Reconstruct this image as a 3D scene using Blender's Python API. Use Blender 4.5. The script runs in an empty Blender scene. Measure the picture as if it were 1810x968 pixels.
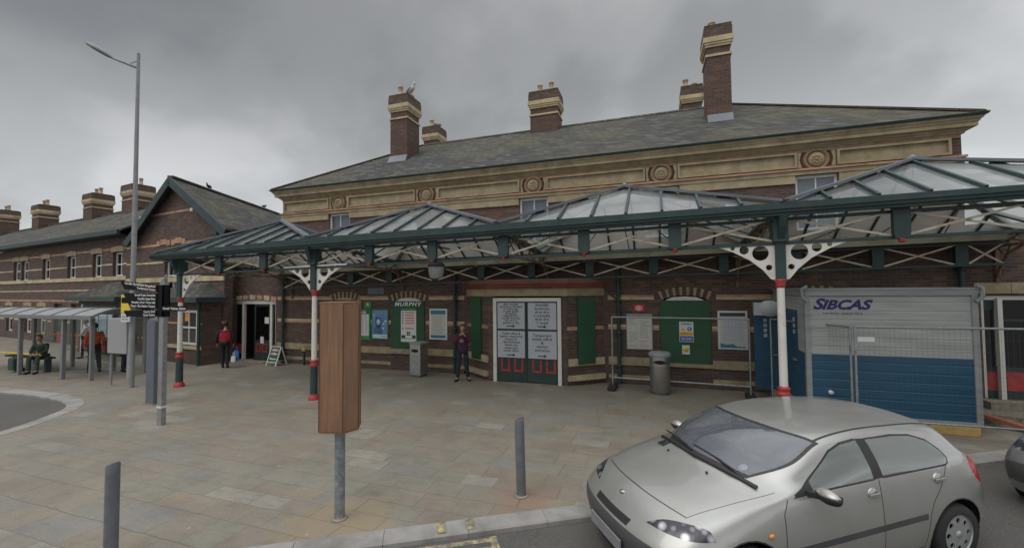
import bpy, bmesh, math, random
import numpy as np
from mathutils import Vector, Matrix, Euler
R = math.radians
random.seed(7)
SC = bpy.context.scene
COL = SC.collection

# ------------------------------------------------------------ camera
FPX = 740.0
CAMY = -12.15
cam_data = bpy.data.cameras.new('camera')
cam = bpy.data.objects.new('camera', cam_data)
COL.objects.link(cam)
cam_data.sensor_fit = 'HORIZONTAL'
cam_data.sensor_width = 36.0
cam_data.lens = 36.0 * FPX / 1810.0
cam_data.clip_start = 0.05
cam_data.clip_end = 3000
cam.location = (0, CAMY, 2.65)
pitch = math.atan(27.0 / 740.0)
cam.rotation_euler = (Matrix.Rotation(R(18.7), 4, 'Z') @ Matrix.Rotation(math.pi / 2 + pitch, 4, 'X')
                      @ Matrix.Rotation(-0.009, 4, 'Z')).to_euler()
SC.camera = cam

# ------------------------------------------------------------ world and sun
world = bpy.data.worlds.new('World')
SC.world = world
world.use_nodes = True
wt = world.node_tree
wt.nodes.clear()
def wn(t, **kw):
    n = wt.nodes.new(t)
    for k, v in kw.items(): setattr(n, k, v)
    return n
SUN_EL, SUN_AZ = 52.0, 215.0      # azimuth of the sun measured clockwise from +Y
out = wn('ShaderNodeOutputWorld'); bg = wn('ShaderNodeBackground'); bg.inputs[1].default_value = 0.15
sky = wn('ShaderNodeTexSky', sky_type='NISHITA'); sky.sun_disc = False
sky.sun_elevation = R(SUN_EL); sky.sun_rotation = R(SUN_AZ)
tc = wn('ShaderNodeTexCoord'); sep = wn('ShaderNodeSeparateXYZ')
wt.links.new(tc.outputs['Generated'], sep.inputs[0])
# overcast deck: noise laid out on a flat cloud layer
addz = wn('ShaderNodeMath', operation='ADD'); addz.inputs[1].default_value = 0.50
wt.links.new(sep.outputs[2], addz.inputs[0])
dx = wn('ShaderNodeMath', operation='DIVIDE'); dy = wn('ShaderNodeMath', operation='DIVIDE')
wt.links.new(sep.outputs[0], dx.inputs[0]); wt.links.new(addz.outputs[0], dx.inputs[1])
wt.links.new(sep.outputs[1], dy.inputs[0]); wt.links.new(addz.outputs[0], dy.inputs[1])
cmb = wn('ShaderNodeCombineXYZ'); wt.links.new(dx.outputs[0], cmb.inputs[0]); wt.links.new(dy.outputs[0], cmb.inputs[1])
n1 = wn('ShaderNodeTexNoise'); n1.inputs['Scale'].default_value = 2.0; n1.inputs['Detail'].default_value = 6.0; n1.inputs['Roughness'].default_value = 0.48; n1.inputs['Distortion'].default_value = 0.12
mp = wn('ShaderNodeMapping'); mp.inputs['Location'].default_value = (3.1, 1.7, 0.4)
wt.links.new(cmb.outputs[0], mp.inputs[0]); wt.links.new(mp.outputs[0], n1.inputs['Vector'])
cr = wn('ShaderNodeValToRGB')
cr.color_ramp.interpolation = 'EASE'
e = cr.color_ramp.elements
e[0].position = 0.36; e[0].color = (1.80, 1.84, 1.86, 1)
e[1].position = 0.66; e[1].color = (3.15, 3.18, 3.2, 1)
m = e.new(0.50); m.color = (2.35, 2.39, 2.41, 1)
wt.links.new(n1.outputs[0], cr.inputs[0])
# brighter towards the horizon
hz = wn('ShaderNodeMapRange'); hz.inputs[1].default_value = 0.0; hz.inputs[2].default_value = 0.50
hz.inputs[3].default_value = 2.35; hz.inputs[4].default_value = 1.0; hz.interpolation_type = 'SMOOTHSTEP'
wt.links.new(sep.outputs[2], hz.inputs[0])
# bright overcast zenith, raised above the view to light the ground
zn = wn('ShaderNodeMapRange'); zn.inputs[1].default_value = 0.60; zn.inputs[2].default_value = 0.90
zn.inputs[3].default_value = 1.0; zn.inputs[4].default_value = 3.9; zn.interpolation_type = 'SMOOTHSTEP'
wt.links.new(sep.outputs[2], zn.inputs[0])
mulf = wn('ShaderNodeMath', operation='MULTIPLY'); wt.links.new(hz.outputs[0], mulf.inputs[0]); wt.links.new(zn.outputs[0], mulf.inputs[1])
vm = wn('ShaderNodeVectorMath', operation='SCALE'); wt.links.new(cr.outputs[0], vm.inputs[0]); 
# the cloud deck is thinner towards the right-hand side of the street
rx = wn('ShaderNodeMapRange'); rx.inputs[1].default_value = -0.9; rx.inputs[2].default_value = 0.5; rx.inputs[3].default_value = 0.85; rx.inputs[4].default_value = 1.35; rx.interpolation_type = 'SMOOTHSTEP'
wt.links.new(sep.outputs[0], rx.inputs[0])
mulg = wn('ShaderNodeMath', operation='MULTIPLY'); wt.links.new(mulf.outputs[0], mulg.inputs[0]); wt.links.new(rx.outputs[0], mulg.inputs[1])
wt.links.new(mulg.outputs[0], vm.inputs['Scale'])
mx = wn('ShaderNodeMix', data_type='RGBA'); mx.inputs[0].default_value = 0.94
wt.links.new(sky.outputs[0], mx.inputs[6]); wt.links.new(vm.outputs[0], mx.inputs[7])
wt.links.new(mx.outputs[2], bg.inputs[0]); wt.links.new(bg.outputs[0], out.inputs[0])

sun_data = bpy.data.lights.new('sun', 'SUN'); sun = bpy.data.objects.new('sun', sun_data); COL.objects.link(sun)
sun_data.energy = 1.5; sun_data.angle = R(50); sun_data.color = (1.0, 0.97, 0.92)
az = R(SUN_AZ)
sdir = Vector((math.sin(az) * math.cos(R(SUN_EL)), math.cos(az) * math.cos(R(SUN_EL)), math.sin(R(SUN_EL))))
sun.rotation_euler = sdir.to_track_quat('Z', 'Y').to_euler()
sun.location = sdir * 60
SC.view_settings.view_transform = 'Standard'; SC.view_settings.look = 'None'
SC.view_settings.exposure = -0.13; SC.view_settings.gamma = 1.0; SC.view_settings.use_curve_mapping = False
SC.render.engine = 'CYCLES'
SC.cycles.max_bounces = 8; SC.cycles.transparent_max_bounces = 16

# ------------------------------------------------------------ materials
class NT:
    def __init__(s, name):
        s.m = bpy.data.materials.new(name); s.m.use_nodes = True
        s.t = s.m.node_tree; s.b = s.t.nodes['Principled BSDF']; s.o = s.t.nodes['Material Output']
    def n(s, t, ins=None, **kw):
        x = s.t.nodes.new(t)
        for k, v in kw.items(): setattr(x, k, v)
        for k, v in (ins or {}).items(): s.set(x.inputs[k], v)
        return x
    def set(s, sock, v):
        if isinstance(v, bpy.types.NodeSocket): s.t.links.new(v, sock)
        else: sock.default_value = v
    def math(s, op, a, b=0.0, c=0.0, clamp=False):
        x = s.n('ShaderNodeMath', {0: a, 1: b, 2: c}, operation=op); x.use_clamp = clamp
        return x.outputs[0]
    def mix(s, f, a, b, bt='MIX'):
        x = s.n('ShaderNodeMix', {0: f, 6: a, 7: b}, data_type='RGBA', blend_type=bt)
        return x.outputs[2]
    def noise(s, vec, scale, detail=4, rough=0.55, out=0):
        x = s.n('ShaderNodeTexNoise', {'Scale': scale, 'Detail': detail, 'Roughness': rough})
        if vec is not None: s.set(x.inputs['Vector'], vec)
        return x.outputs[out]
    def ramp(s, f, stops, interp='LINEAR'):
        x = s.n('ShaderNodeValToRGB', {0: f}); r = x.color_ramp; r.interpolation = interp
        while len(r.elements) < len(stops): r.elements.new(0.5)
        for e_, (p, c) in zip(r.elements, stops):
            e_.position = p; e_.color = (*c, 1) if len(c) == 3 else c
        return x.outputs[0]
    def thin_fresnel(s, ior):
        # a thin pane reflects alike from both sides
        g = s.n('ShaderNodeNewGeometry').outputs['Backfacing']
        return s.n('ShaderNodeFresnel', {'IOR': s.math('MULTIPLY_ADD', g, 1.0 / ior - ior, ior)})
    def obj(s): return s.n('ShaderNodeTexCoord').outputs['Object']
    def bump(s, h, strength=0.3, dist=0.01):
        x = s.n('ShaderNodeBump', {'Strength': strength, 'Distance': dist, 'Height': h})
        s.set(s.b.inputs['Normal'], x.outputs[0])
    def wallvec(s, zs=1.0):
        o = s.n('ShaderNodeSeparateXYZ', {0: s.obj()})
        return s.n('ShaderNodeCombineXYZ', {0: s.math('ADD', o.outputs[0], o.outputs[1]), 1: s.math('MULTIPLY', o.outputs[2], zs)}).outputs[0]

def c4(c): return (*c, 1)
MATS = {}
def simple(name, col, rough=0.6, metal=0.0, var=0.18, scale=3.0, bump=0.0, spec=0.5, dirt=None, coat=0.0):
    k = NT(name); o = k.obj()
    f = k.noise(o, scale, 5, 0.6)
    lo = tuple(c * (1 - var) for c in col); hi = tuple(min(1, c * (1 + var)) for c in col)
    c = k.ramp(f, [(0.3, lo), (0.7, hi)])
    if dirt:
        dcol, dscale, t0, t1 = dirt
        g = k.ramp(k.noise(o, dscale, 6, 0.65), [(t0, (0, 0, 0)), (t1, (1, 1, 1))])
        c = k.mix(g, c, c4(dcol))
    k.set(k.b.inputs['Base Color'], c)
    k.b.inputs['Roughness'].default_value = rough; k.b.inputs['Metallic'].default_value = metal
    k.b.inputs['Specular IOR Level'].default_value = spec
    k.b.inputs['Coat Weight'].default_value = coat
    if bump: k.bump(k.noise(o, scale * 14, 4), bump, 0.004)
    MATS[name] = k.m
    return k.m

def brick_mat(name, cols, mortar=(0.10, 0.085, 0.075), bw=0.225, rh=0.075, ms=0.009, dirt=0.5):
    k = NT(name); v = k.wallvec(); o = k.obj()
    b = k.n('ShaderNodeTexBrick', {'Vector': v, 'Color1': (0, 0, 0, 1), 'Color2': (1, 1, 1, 1), 'Mortar': (0.5, 0.5, 0.5, 1), 'Scale': 1.0,
        'Mortar Size': ms, 'Mortar Smooth': 0.2, 'Bias': 0.0, 'Brick Width': bw, 'Row Height': rh})
    n = len(cols)
    c = k.ramp(b.outputs['Color'], [((i + 0.5) / n, cc) for i, cc in enumerate(cols)])
    g = k.noise(o, 0.55, 6, 0.65)
    c = k.mix(k.math('MULTIPLY', k.ramp(g, [(0.35, (0, 0, 0)), (0.7, (1, 1, 1))]), dirt), c, (0.045, 0.036, 0.034, 1))
    g2 = k.ramp(k.noise(o, 2.3, 5, 0.6), [(0.55, (0, 0, 0)), (0.8, (1, 1, 1))])
    c = k.mix(k.math('MULTIPLY', g2, 0.28), c, (0.22, 0.15, 0.12, 1))
    c = k.mix(b.outputs['Fac'], c, c4(mortar))
    k.set(k.b.inputs['Base Color'], c); k.b.inputs['Roughness'].default_value = 0.85
    h = k.math('SUBTRACT', k.math('MULTIPLY', k.noise(o, 40, 3), 0.3), b.outputs['Fac'])
    k.bump(h, 0.5, 0.006)
    MATS[name] = k.m
    return k.m

brick_mat('brick', [(0.074, 0.045, 0.036), (0.122, 0.063, 0.044), (0.098, 0.054, 0.040), (0.058, 0.040, 0.036), (0.162, 0.084, 0.056)])
brick_mat('brick_red', [(0.085, 0.044, 0.032), (0.125, 0.056, 0.038), (0.070, 0.040, 0.031), (0.150, 0.072, 0.046)], dirt=0.45)
simple('stone', (0.325, 0.265, 0.165), 0.85, var=0.22, scale=2.6, bump=0.3, dirt=((0.19, 0.155, 0.10), 3.4, 0.48, 0.78))
simple('stone_pale', (0.46, 0.38, 0.24), 0.85, var=0.2, scale=2.2, bump=0.3, dirt=((0.2, 0.15, 0.1), 1.3, 0.5, 0.78))
simple('stone_pink', (0.42, 0.24, 0.16), 0.85, var=0.25, scale=2.0, bump=0.2, dirt=((0.15, 0.1, 0.08), 1.5, 0.5, 0.75))
simple('stone_red', (0.20, 0.068, 0.048), 0.8, var=0.2, scale=1.5, bump=0.2, dirt=((0.09, 0.045, 0.035), 1.2, 0.5, 0.8))
simple('green_paint', (0.019, 0.041, 0.041), 0.55, var=0.3, scale=3.5, dirt=((0.060, 0.050, 0.038), 5, 0.58, 0.74))
simple('green_board', (0.018, 0.075, 0.032), 0.6, var=0.15, scale=1.5)
simple('cream_paint', (0.50, 0.46, 0.36), 0.55, var=0.12, scale=3, dirt=((0.22, 0.12, 0.05), 4, 0.50, 0.72))
simple('cream_beam', (0.30, 0.275, 0.20), 0.6, var=0.15, scale=1.2, dirt=((0.16, 0.12, 0.06), 2, 0.48, 0.75))
simple('rusty_iron', (0.20, 0.15, 0.09), 0.8, var=0.4, scale=6, dirt=((0.10, 0.045, 0.02), 5, 0.42, 0.65))
simple('white_paint', (0.62, 0.60, 0.56), 0.5, var=0.08, scale=2, dirt=((0.4, 0.36, 0.3), 3, 0.55, 0.85))
simple('red_paint', (0.34, 0.035, 0.035), 0.5, var=0.2, scale=8, dirt=((0.15, 0.03, 0.03), 9, 0.5, 0.75))
simple('lead', (0.13, 0.15, 0.175), 0.5, var=0.15, scale=2, metal=0.3)
simple('sash_paint', (0.60, 0.60, 0.58), 0.5, var=0.05)
simple('pot_clay', (0.44, 0.33, 0.24), 0.8, var=0.25, scale=5)
simple('ring_stone', (0.25, 0.165, 0.10), 0.85, var=0.3, scale=6)
simple('blind_blue', (0.42, 0.48, 0.58), 0.6, var=0.06)
simple('moss_cap', (0.070, 0.058, 0.032), 0.95, var=0.4, scale=6)
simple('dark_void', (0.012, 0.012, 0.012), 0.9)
simple('interior', (0.05, 0.045, 0.04), 0.9)
simple('black_sign', (0.010, 0.010, 0.012), 0.8, var=0.05, spec=0.15)
simple('lettering_white', (0.75, 0.75, 0.75), 0.6, var=0.02)
simple('lettering_black', (0.02, 0.02, 0.02), 0.6, var=0.02)
simple('lettering_navy', (0.012, 0.012, 0.12), 0.5, var=0.02)
simple('lettering_pink', (0.5, 0.12, 0.2), 0.5, var=0.02)
simple('lettering_red', (0.6, 0.09, 0.05), 0.5, var=0.02)
simple('paper', (0.60, 0.61, 0.62), 0.5, var=0.04)
simple('paper_warm', (0.50, 0.49, 0.45), 0.5, var=0.06)
simple('sheet_grey', (0.42, 0.44, 0.48), 0.5, var=0.05)
simple('frame_green', (0.03, 0.22, 0.07), 0.5)
simple('poster_blue', (0.12, 0.22, 0.42), 0.4, var=0.5, scale=2.5)
simple('poster_pale', (0.50, 0.60, 0.72), 0.4, var=0.2, scale=6)
simple('poster_dark', (0.06, 0.11, 0.26), 0.4, var=0.3, scale=6)
simple('teal', (0.03, 0.17, 0.28), 0.5)
simple('yellow', (0.65, 0.38, 0.03), 0.5)
simple('sign_yellow', (0.68, 0.50, 0.05), 0.5)
simple('orange_sign', (0.7, 0.3, 0.04), 0.5)
simple('sign_blue', (0.02, 0.07, 0.38), 0.5)
simple('rail_red', (0.45, 0.02, 0.03), 0.5)
simple('steel', (0.42, 0.42, 0.41), 0.36, metal=0.9, var=0.12, scale=4)
simple('steel_dark', (0.13, 0.13, 0.13), 0.5, metal=0.6)
simple('galv', (0.34, 0.35, 0.36), 0.5, metal=0.75, var=0.2, scale=12)
simple('wire_grey', (0.075, 0.085, 0.09), 0.6)
simple('galv_matt', (0.24, 0.245, 0.25), 0.65, var=0.14, scale=6)
simple('bollard_grey', (0.125, 0.13, 0.145), 0.5, var=0.22, scale=7, dirt=((0.18, 0.19, 0.2), 9, 0.6, 0.8))
simple('bollard_galv', (0.20, 0.22, 0.235), 0.55, metal=0.2, var=0.35, scale=16, dirt=((0.33, 0.36, 0.38), 12, 0.55, 0.7))
simple('bollard_top', (0.05, 0.055, 0.06), 0.6)
simple('slab_grey', (0.11, 0.122, 0.142), 0.5, var=0.12, scale=3)
simple('noticeback', (0.30, 0.30, 0.315), 0.6, var=0.05)
simple('shelter_frame', (0.18, 0.185, 0.19), 0.45, var=0.1)
simple('seat_dark', (0.035, 0.05, 0.045), 0.6)
simple('timber', (0.42, 0.28, 0.11), 0.8, var=0.2, scale=5)
simple('timber_red', (0.30, 0.11, 0.06), 0.8, var=0.3, scale=5)
simple('rubber', (0.018, 0.018, 0.018), 0.8, var=0.2)
simple('black_plastic', (0.02, 0.02, 0.021), 0.5, var=0.15)
simple('grey_plastic', (0.06, 0.06, 0.062), 0.5, var=0.15)
simple('hub_silver', (0.42, 0.43, 0.44), 0.35, metal=0.6, var=0.08)
simple('seat_fabric', (0.035, 0.036, 0.04), 0.9)
simple('tail_red', (0.42, 0.01, 0.015), 0.15, var=0.1)
simple('amber', (0.7, 0.3, 0.06), 0.2)
simple('plate_white', (0.6, 0.6, 0.55), 0.5)
simple('skin', (0.42, 0.23, 0.16), 0.6, var=0.06)
simple('hair_dark', (0.02, 0.014, 0.01), 0.7)
simple('hair_brown', (0.08, 0.045, 0.025), 0.7)
simple('hair_ginger', (0.26, 0.08, 0.03), 0.7)
simple('cloth_maroon', (0.085, 0.018, 0.035), 0.9, var=0.25, scale=8)
simple('cloth_black', (0.014, 0.014, 0.018), 0.9, var=0.3, scale=8)
simple('cloth_navy', (0.02, 0.024, 0.04), 0.9, var=0.3, scale=8)
simple('cloth_red', (0.33, 0.012, 0.03), 0.85, var=0.2, scale=8)
simple('cloth_white', (0.55, 0.53, 0.60), 0.85, var=0.08, scale=8)
simple('cloth_orange', (0.62, 0.09, 0.04), 0.85, var=0.15, scale=8)
simple('cloth_green', (0.03, 0.06, 0.045), 0.9, var=0.3, scale=8)
simple('cloth_grey', (0.20, 0.20, 0.21), 0.9)
simple('bag_blue', (0.03, 0.15, 0.42), 0.5, var=0.3, scale=12)
simple('bag_white', (0.6, 0.6, 0.58), 0.6)
simple('feather_grey', (0.22, 0.23, 0.24), 0.9, var=0.3, scale=12)
simple('feather_white', (0.65, 0.65, 0.63), 0.9)
simple('feather_dark', (0.03, 0.03, 0.033), 0.9)
simple('kerb_stone', (0.27, 0.265, 0.25), 0.85, var=0.2, scale=2.5, bump=0.35, dirt=((0.17, 0.16, 0.145), 1.7, 0.45, 0.7))
simple('road_yellow', (0.42, 0.36, 0.16), 0.8, var=0.2, scale=9, dirt=((0.14, 0.13, 0.115), 11, 0.38, 0.56))
simple('cement_pad', (0.235, 0.20, 0.155), 0.9, var=0.25, scale=9, bump=0.4)

def wood_mat():
    k = NT('box_wood'); o = k.obj(); s = k.n('ShaderNodeMapping', {'Vector': o, 'Scale': (26, 26, 1.1)})
    f = k.noise(s.outputs[0], 1.6, 5, 0.6)
    g = k.noise(o, 1.6, 4, 0.6)
    c = k.ramp(f, [(0.3, (0.175, 0.092, 0.052)), (0.55, (0.255, 0.138, 0.080)), (0.75, (0.30, 0.17, 0.105))])
    c = k.mix(k.ramp(g, [(0.35, (0, 0, 0)), (0.75, (0.55, 0.55, 0.55))]), c, (0.15, 0.08, 0.045, 1))
    k.set(k.b.inputs['Base Color'], c); k.b.inputs['Roughness'].default_value = 0.65
    k.bump(f, 0.2, 0.003); MATS['box_wood'] = k.m
wood_mat()

def slate_mat():
    k = NT('slate'); v = k.wallvec(1.7); o = k.obj()
    b = k.n('ShaderNodeTexBrick', {'Vector': v, 'Color1': (0, 0, 0, 1), 'Color2': (1, 1, 1, 1), 'Mortar': (0.5, 0.5, 0.5, 1), 'Scale': 1.0,
        'Mortar Size': 0.012, 'Mortar Smooth': 0.3, 'Bias': 0.0, 'Brick Width': 0.27, 'Row Height': 0.2})
    c = k.ramp(b.outputs['Color'], [(0.1, (0.030, 0.032, 0.031)), (0.4, (0.046, 0.048, 0.045)), (0.7, (0.060, 0.061, 0.056)), (0.95, (0.090, 0.090, 0.080))])
    moss = k.math('MULTIPLY', k.ramp(k.noise(o, 0.42, 6, 0.6), [(0.47, (0, 0, 0)), (0.66, (1, 1, 1))]), k.ramp(k.noise(o, 6.0, 4, 0.7), [(0.3, (0.15, 0.15, 0.15)), (0.62, (1, 1, 1))]))
    c = k.mix(k.math('MULTIPLY', moss, 0.65), c, (0.110, 0.092, 0.036, 1))
    c = k.mix(1.0, c, k.ramp(k.noise(o, 13, 5, 0.8), [(0.3, (0.62, 0.62, 0.62)), (0.7, (1.5, 1.5, 1.5))]), 'MULTIPLY')
    st = k.n('ShaderNodeMapping', {'Vector': o, 'Scale': (2.2, 2.2, 0.25)})
    c = k.mix(k.math('MULTIPLY', k.ramp(k.noise(st.outputs[0], 1.0, 5, 0.6), [(0.5, (0, 0, 0)), (0.75, (1, 1, 1))]), 0.35), c, (0.045, 0.045, 0.043, 1))
    pale = k.ramp(k.noise(o, 3.2, 6, 0.75), [(0.66, (0, 0, 0)), (0.76, (1, 1, 1))])
    c = k.mix(k.math('MULTIPLY', pale, 0.35), c, (0.20, 0.20, 0.19, 1))
    c = k.mix(k.math('MULTIPLY', b.outputs['Fac'], 0.7), c, (0.025, 0.026, 0.026, 1))
    k.set(k.b.inputs['Base Color'], c); k.b.inputs['Roughness'].default_value = 0.92
    k.bump(k.math('SUBTRACT', b.outputs['Color'], b.outputs['Fac']), 0.6, 0.012); MATS['slate'] = k.m
slate_mat()

def paving_mat():
    k = NT('sandstone_paving'); o = k.obj()
    s = k.n('ShaderNodeSeparateXYZ', {0: o})
    # uneven course heights and stone lengths
    y = k.math('ADD', s.outputs[1], k.math('MULTIPLY', k.math('SINE', k.math('MULTIPLY', s.outputs[1], 3.9)), 0.05))
    y = k.math('ADD', y, k.math('MULTIPLY', k.math('SINE', k.math('MULTIPLY', s.outputs[1], 1.7)), 0.08))
    row = k.math('FLOOR', k.math('DIVIDE', y, 0.36))
    rnd = k.n('ShaderNodeTexWhiteNoise', {'W': row}, noise_dimensions='1D').outputs['Value']
    x = k.math('ADD', s.outputs[0], k.math('MULTIPLY', rnd, 0.9))
    x = k.math('ADD', x, k.math('MULTIPLY', k.math('SINE', k.math('ADD', k.math('MULTIPLY', x, 2.9), k.math('MULTIPLY', rnd, 9))), 0.15))
    v = k.n('ShaderNodeCombineXYZ', {0: x, 1: y}).outputs[0]
    wob = k.n('ShaderNodeVectorMath', {0: k.noise(o, 2.6, 4, 0.6, out=1), 1: (0.5, 0.5, 0.5)}, operation='SUBTRACT').outputs[0]
    v = k.n('ShaderNodeVectorMath', {0: wob, 1: (0.055, 0.055, 0), 2: v}, operation='MULTIPLY_ADD').outputs[0]
    b = k.n('ShaderNodeTexBrick', {'Vector': v, 'Color1': (0, 0, 0, 1), 'Color2': (1, 1, 1, 1), 'Mortar': (0.5, 0.5, 0.5, 1), 'Scale': 1.0,
        'Mortar Size': 0.007, 'Mortar Smooth': 0.35, 'Bias': 0.0, 'Brick Width': 0.62, 'Row Height': 0.36})
    c = k.ramp(b.outputs['Color'], [(0.0, (0.215, 0.198, 0.165)), (0.16, (0.205, 0.203, 0.170)), (0.30, (0.215, 0.188, 0.150)), (0.44, (0.208, 0.208, 0.172)),
        (0.58, (0.188, 0.195, 0.188)), (0.70, (0.232, 0.202, 0.156)), (0.82, (0.208, 0.176, 0.142)), (0.94, (0.262, 0.255, 0.225))], 'CONSTANT')
    # veining inside each stone
    w = k.n('ShaderNodeMapping', {'Vector': o, 'Scale': (1.0, 2.6, 1)})
    sh = k.n('ShaderNodeVectorMath', {0: b.outputs['Color'], 1: (7.0, 11.0, 3.0), 2: w.outputs[0]}, operation='MULTIPLY_ADD').outputs[0]
    vn = k.noise(sh, 2.4, 8, 0.7)
    c = k.mix(k.math('MULTIPLY', k.ramp(vn, [(0.4, (0, 0, 0)), (0.68, (1, 1, 1))]), 0.62), c, (0.232, 0.188, 0.142, 1))
    vm_ = k.noise(sh, 5.5, 6, 0.7)
    c = k.mix(k.math('MULTIPLY', k.ramp(vm_, [(0.48, (0, 0, 0)), (0.66, (1, 1, 1))]), 0.5), c, (0.150, 0.140, 0.115, 1))
    c = k.mix(k.math('MULTIPLY', k.ramp(k.noise(o, 0.9, 5, 0.6), [(0.42, (0, 0, 0)), (0.7, (1, 1, 1))]), 0.45), c, (0.205, 0.197, 0.172, 1))
    c = k.mix(k.math('MULTIPLY', k.ramp(k.noise(o, 0.33, 4, 0.6), [(0.5, (0, 0, 0)), (0.75, (1, 1, 1))]), 0.45), c, (0.155, 0.150, 0.140, 1))
    c = k.mix(1.0, c, k.ramp(k.noise(o, 1.5, 7, 0.7), [(0.3, (0.80, 0.79, 0.78)), (0.5, (1.0, 0.99, 0.98)), (0.7, (1.14, 1.12, 1.10))]), 'MULTIPLY')
    fine = k.ramp(k.noise(o, 55, 3, 0.7), [(0.25, (0.78, 0.78, 0.78)), (0.75, (1.2, 1.2, 1.2))])
    c = k.mix(1.0, c, fine, 'MULTIPLY')
    # cement and sand stains left round the two right-hand bollards
    for cx_, cy_, rr, col_ in ((-3.45, -8.15, 0.62, (0.275, 0.220, 0.140, 1)), (-1.62, -7.0, 0.42, (0.235, 0.165, 0.120, 1)), (-9.5, -6.45, 0.3, (0.27, 0.25, 0.21, 1)), (-11.3, -5.5, 0.35, (0.26, 0.20, 0.155, 1))):
        dd = k.n('ShaderNodeVectorMath', {0: o, 1: (cx_, cy_, 0)}, operation='DISTANCE').outputs['Value']
        dd = k.math('ADD', dd, k.math('MULTIPLY', k.math('SUBTRACT', k.noise(o, 3.4, 6, 0.7), 0.5), 1.3))
        c = k.mix(k.math('MULTIPLY', k.ramp(dd, [(rr - 0.15, (1, 1, 1)), (rr + 0.12, (0, 0, 0))]), 0.7), c, col_)
    vor = k.n('ShaderNodeTexVoronoi', {'Vector': o, 'Scale': 2.3, 'Randomness': 1.0})
    gum = k.math('LESS_THAN', vor.outputs['Distance'], 0.048)
    c = k.mix(k.math('MULTIPLY', gum, 0.55), c, (0.38, 0.37, 0.34, 1))
    c = k.mix(k.math('MULTIPLY', b.outputs['Fac'], 0.55), c, (0.105, 0.092, 0.074, 1))
    k.set(k.b.inputs['Base Color'], c)
    k.set(k.b.inputs['Roughness'], k.math('ADD', k.math('MULTIPLY', vn, 0.3), 0.45))
    h = k.math('SUBTRACT', k.math('ADD', k.math('MULTIPLY', b.outputs['Color'], 0.3), k.math('MULTIPLY', k.noise(o, 14, 6, 0.65), 0.5)), b.outputs['Fac'])
    k.bump(h, 0.35, 0.008); MATS['paving'] = k.m
paving_mat()

def asphalt_mat():
    k = NT('asphalt'); o = k.obj()
    c = k.ramp(k.noise(o, 60, 3, 0.7), [(0.3, (0.052, 0.050, 0.047)), (0.6, (0.092, 0.089, 0.084)), (0.75, (0.17, 0.165, 0.15))])
    c = k.mix(k.math('MULTIPLY', k.ramp(k.noise(o, 0.8, 6, 0.6), [(0.4, (0, 0, 0)), (0.7, (1, 1, 1))]), 0.5), c, (0.115, 0.105, 0.092, 1))
    k.set(k.b.inputs['Base Color'], c); k.b.inputs['Roughness'].default_value = 0.85
    k.bump(k.noise(o, 70, 3, 0.7), 0.6, 0.008); MATS['asphalt'] = k.m
asphalt_mat()

def canopy_glass():
    k = NT('canopy_glass'); o = k.obj()
    tr = k.n('ShaderNodeBsdfTransparent', {'Color': (0.70, 0.74, 0.72, 1)})
    df = k.n('ShaderNodeBsdfTranslucent', {'Color': (0.62, 0.64, 0.62, 1)})
    d2 = k.n('ShaderNodeBsdfDiffuse', {'Color': (0.70, 0.74, 0.73, 1)})
    gl = k.n('ShaderNodeBsdfGlossy', {'Color': (0.95, 0.97, 1, 1), 'Roughness': 0.05})
    m0 = k.n('ShaderNodeMixShader', {0: 0.5, 1: df.outputs[0], 2: d2.outputs[0]})
    dirt = k.ramp(k.noise(o, 0.4, 1, 0.5), [(0.40, (0.26, 0.26, 0.26)), (0.60, (0.62, 0.62, 0.62))])
    m1 = k.n('ShaderNodeMixShader', {0: dirt, 1: tr.outputs[0], 2: m0.outputs[0]})
    fr = k.thin_fresnel(1.85)
    m2 = k.n('ShaderNodeMixShader', {0: fr.outputs[0], 1: m1.outputs[0], 2: gl.outputs[0]})
    k.set(k.o.inputs[0], m2.outputs[0]); MATS['canopy_glass'] = k.m
canopy_glass()

def glass_mat(name, tint, refl=1.5, rough=0.02, haze=0.0, dcol=(0.5, 0.52, 0.52)):
    k = NT(name)
    tr = k.n('ShaderNodeBsdfTransparent', {'Color': c4(tint)})
    gl = k.n('ShaderNodeBsdfGlossy', {'Color': (1, 1, 1, 1), 'Roughness': rough})
    fr = k.thin_fresnel(refl)
    df = k.n('ShaderNodeBsdfDiffuse', {'Color': c4(dcol)}); m0 = k.n('ShaderNodeMixShader', {0: haze, 1: tr.outputs[0], 2: df.outputs[0]})  # pale diffuse haze lightens the car glass in place of reflected sky
    m = k.n('ShaderNodeMixShader', {0: fr.outputs[0], 1: m0.outputs[0], 2: gl.outputs[0]})
    k.set(k.o.inputs[0], m.outputs[0]); MATS[name] = k.m
glass_mat('clear_glass', (0.86, 0.90, 0.88), 1.5)
glass_mat('window_glass', (0.60, 0.62, 0.64), 1.7)
glass_mat('car_glass', (0.66, 0.72, 0.69), 2.1, haze=0.24, dcol=(0.50, 0.56, 0.52))
glass_mat('screen_glass', (0.60, 0.64, 0.70), 1.85, haze=0.20, dcol=(0.42, 0.46, 0.54))

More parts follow.
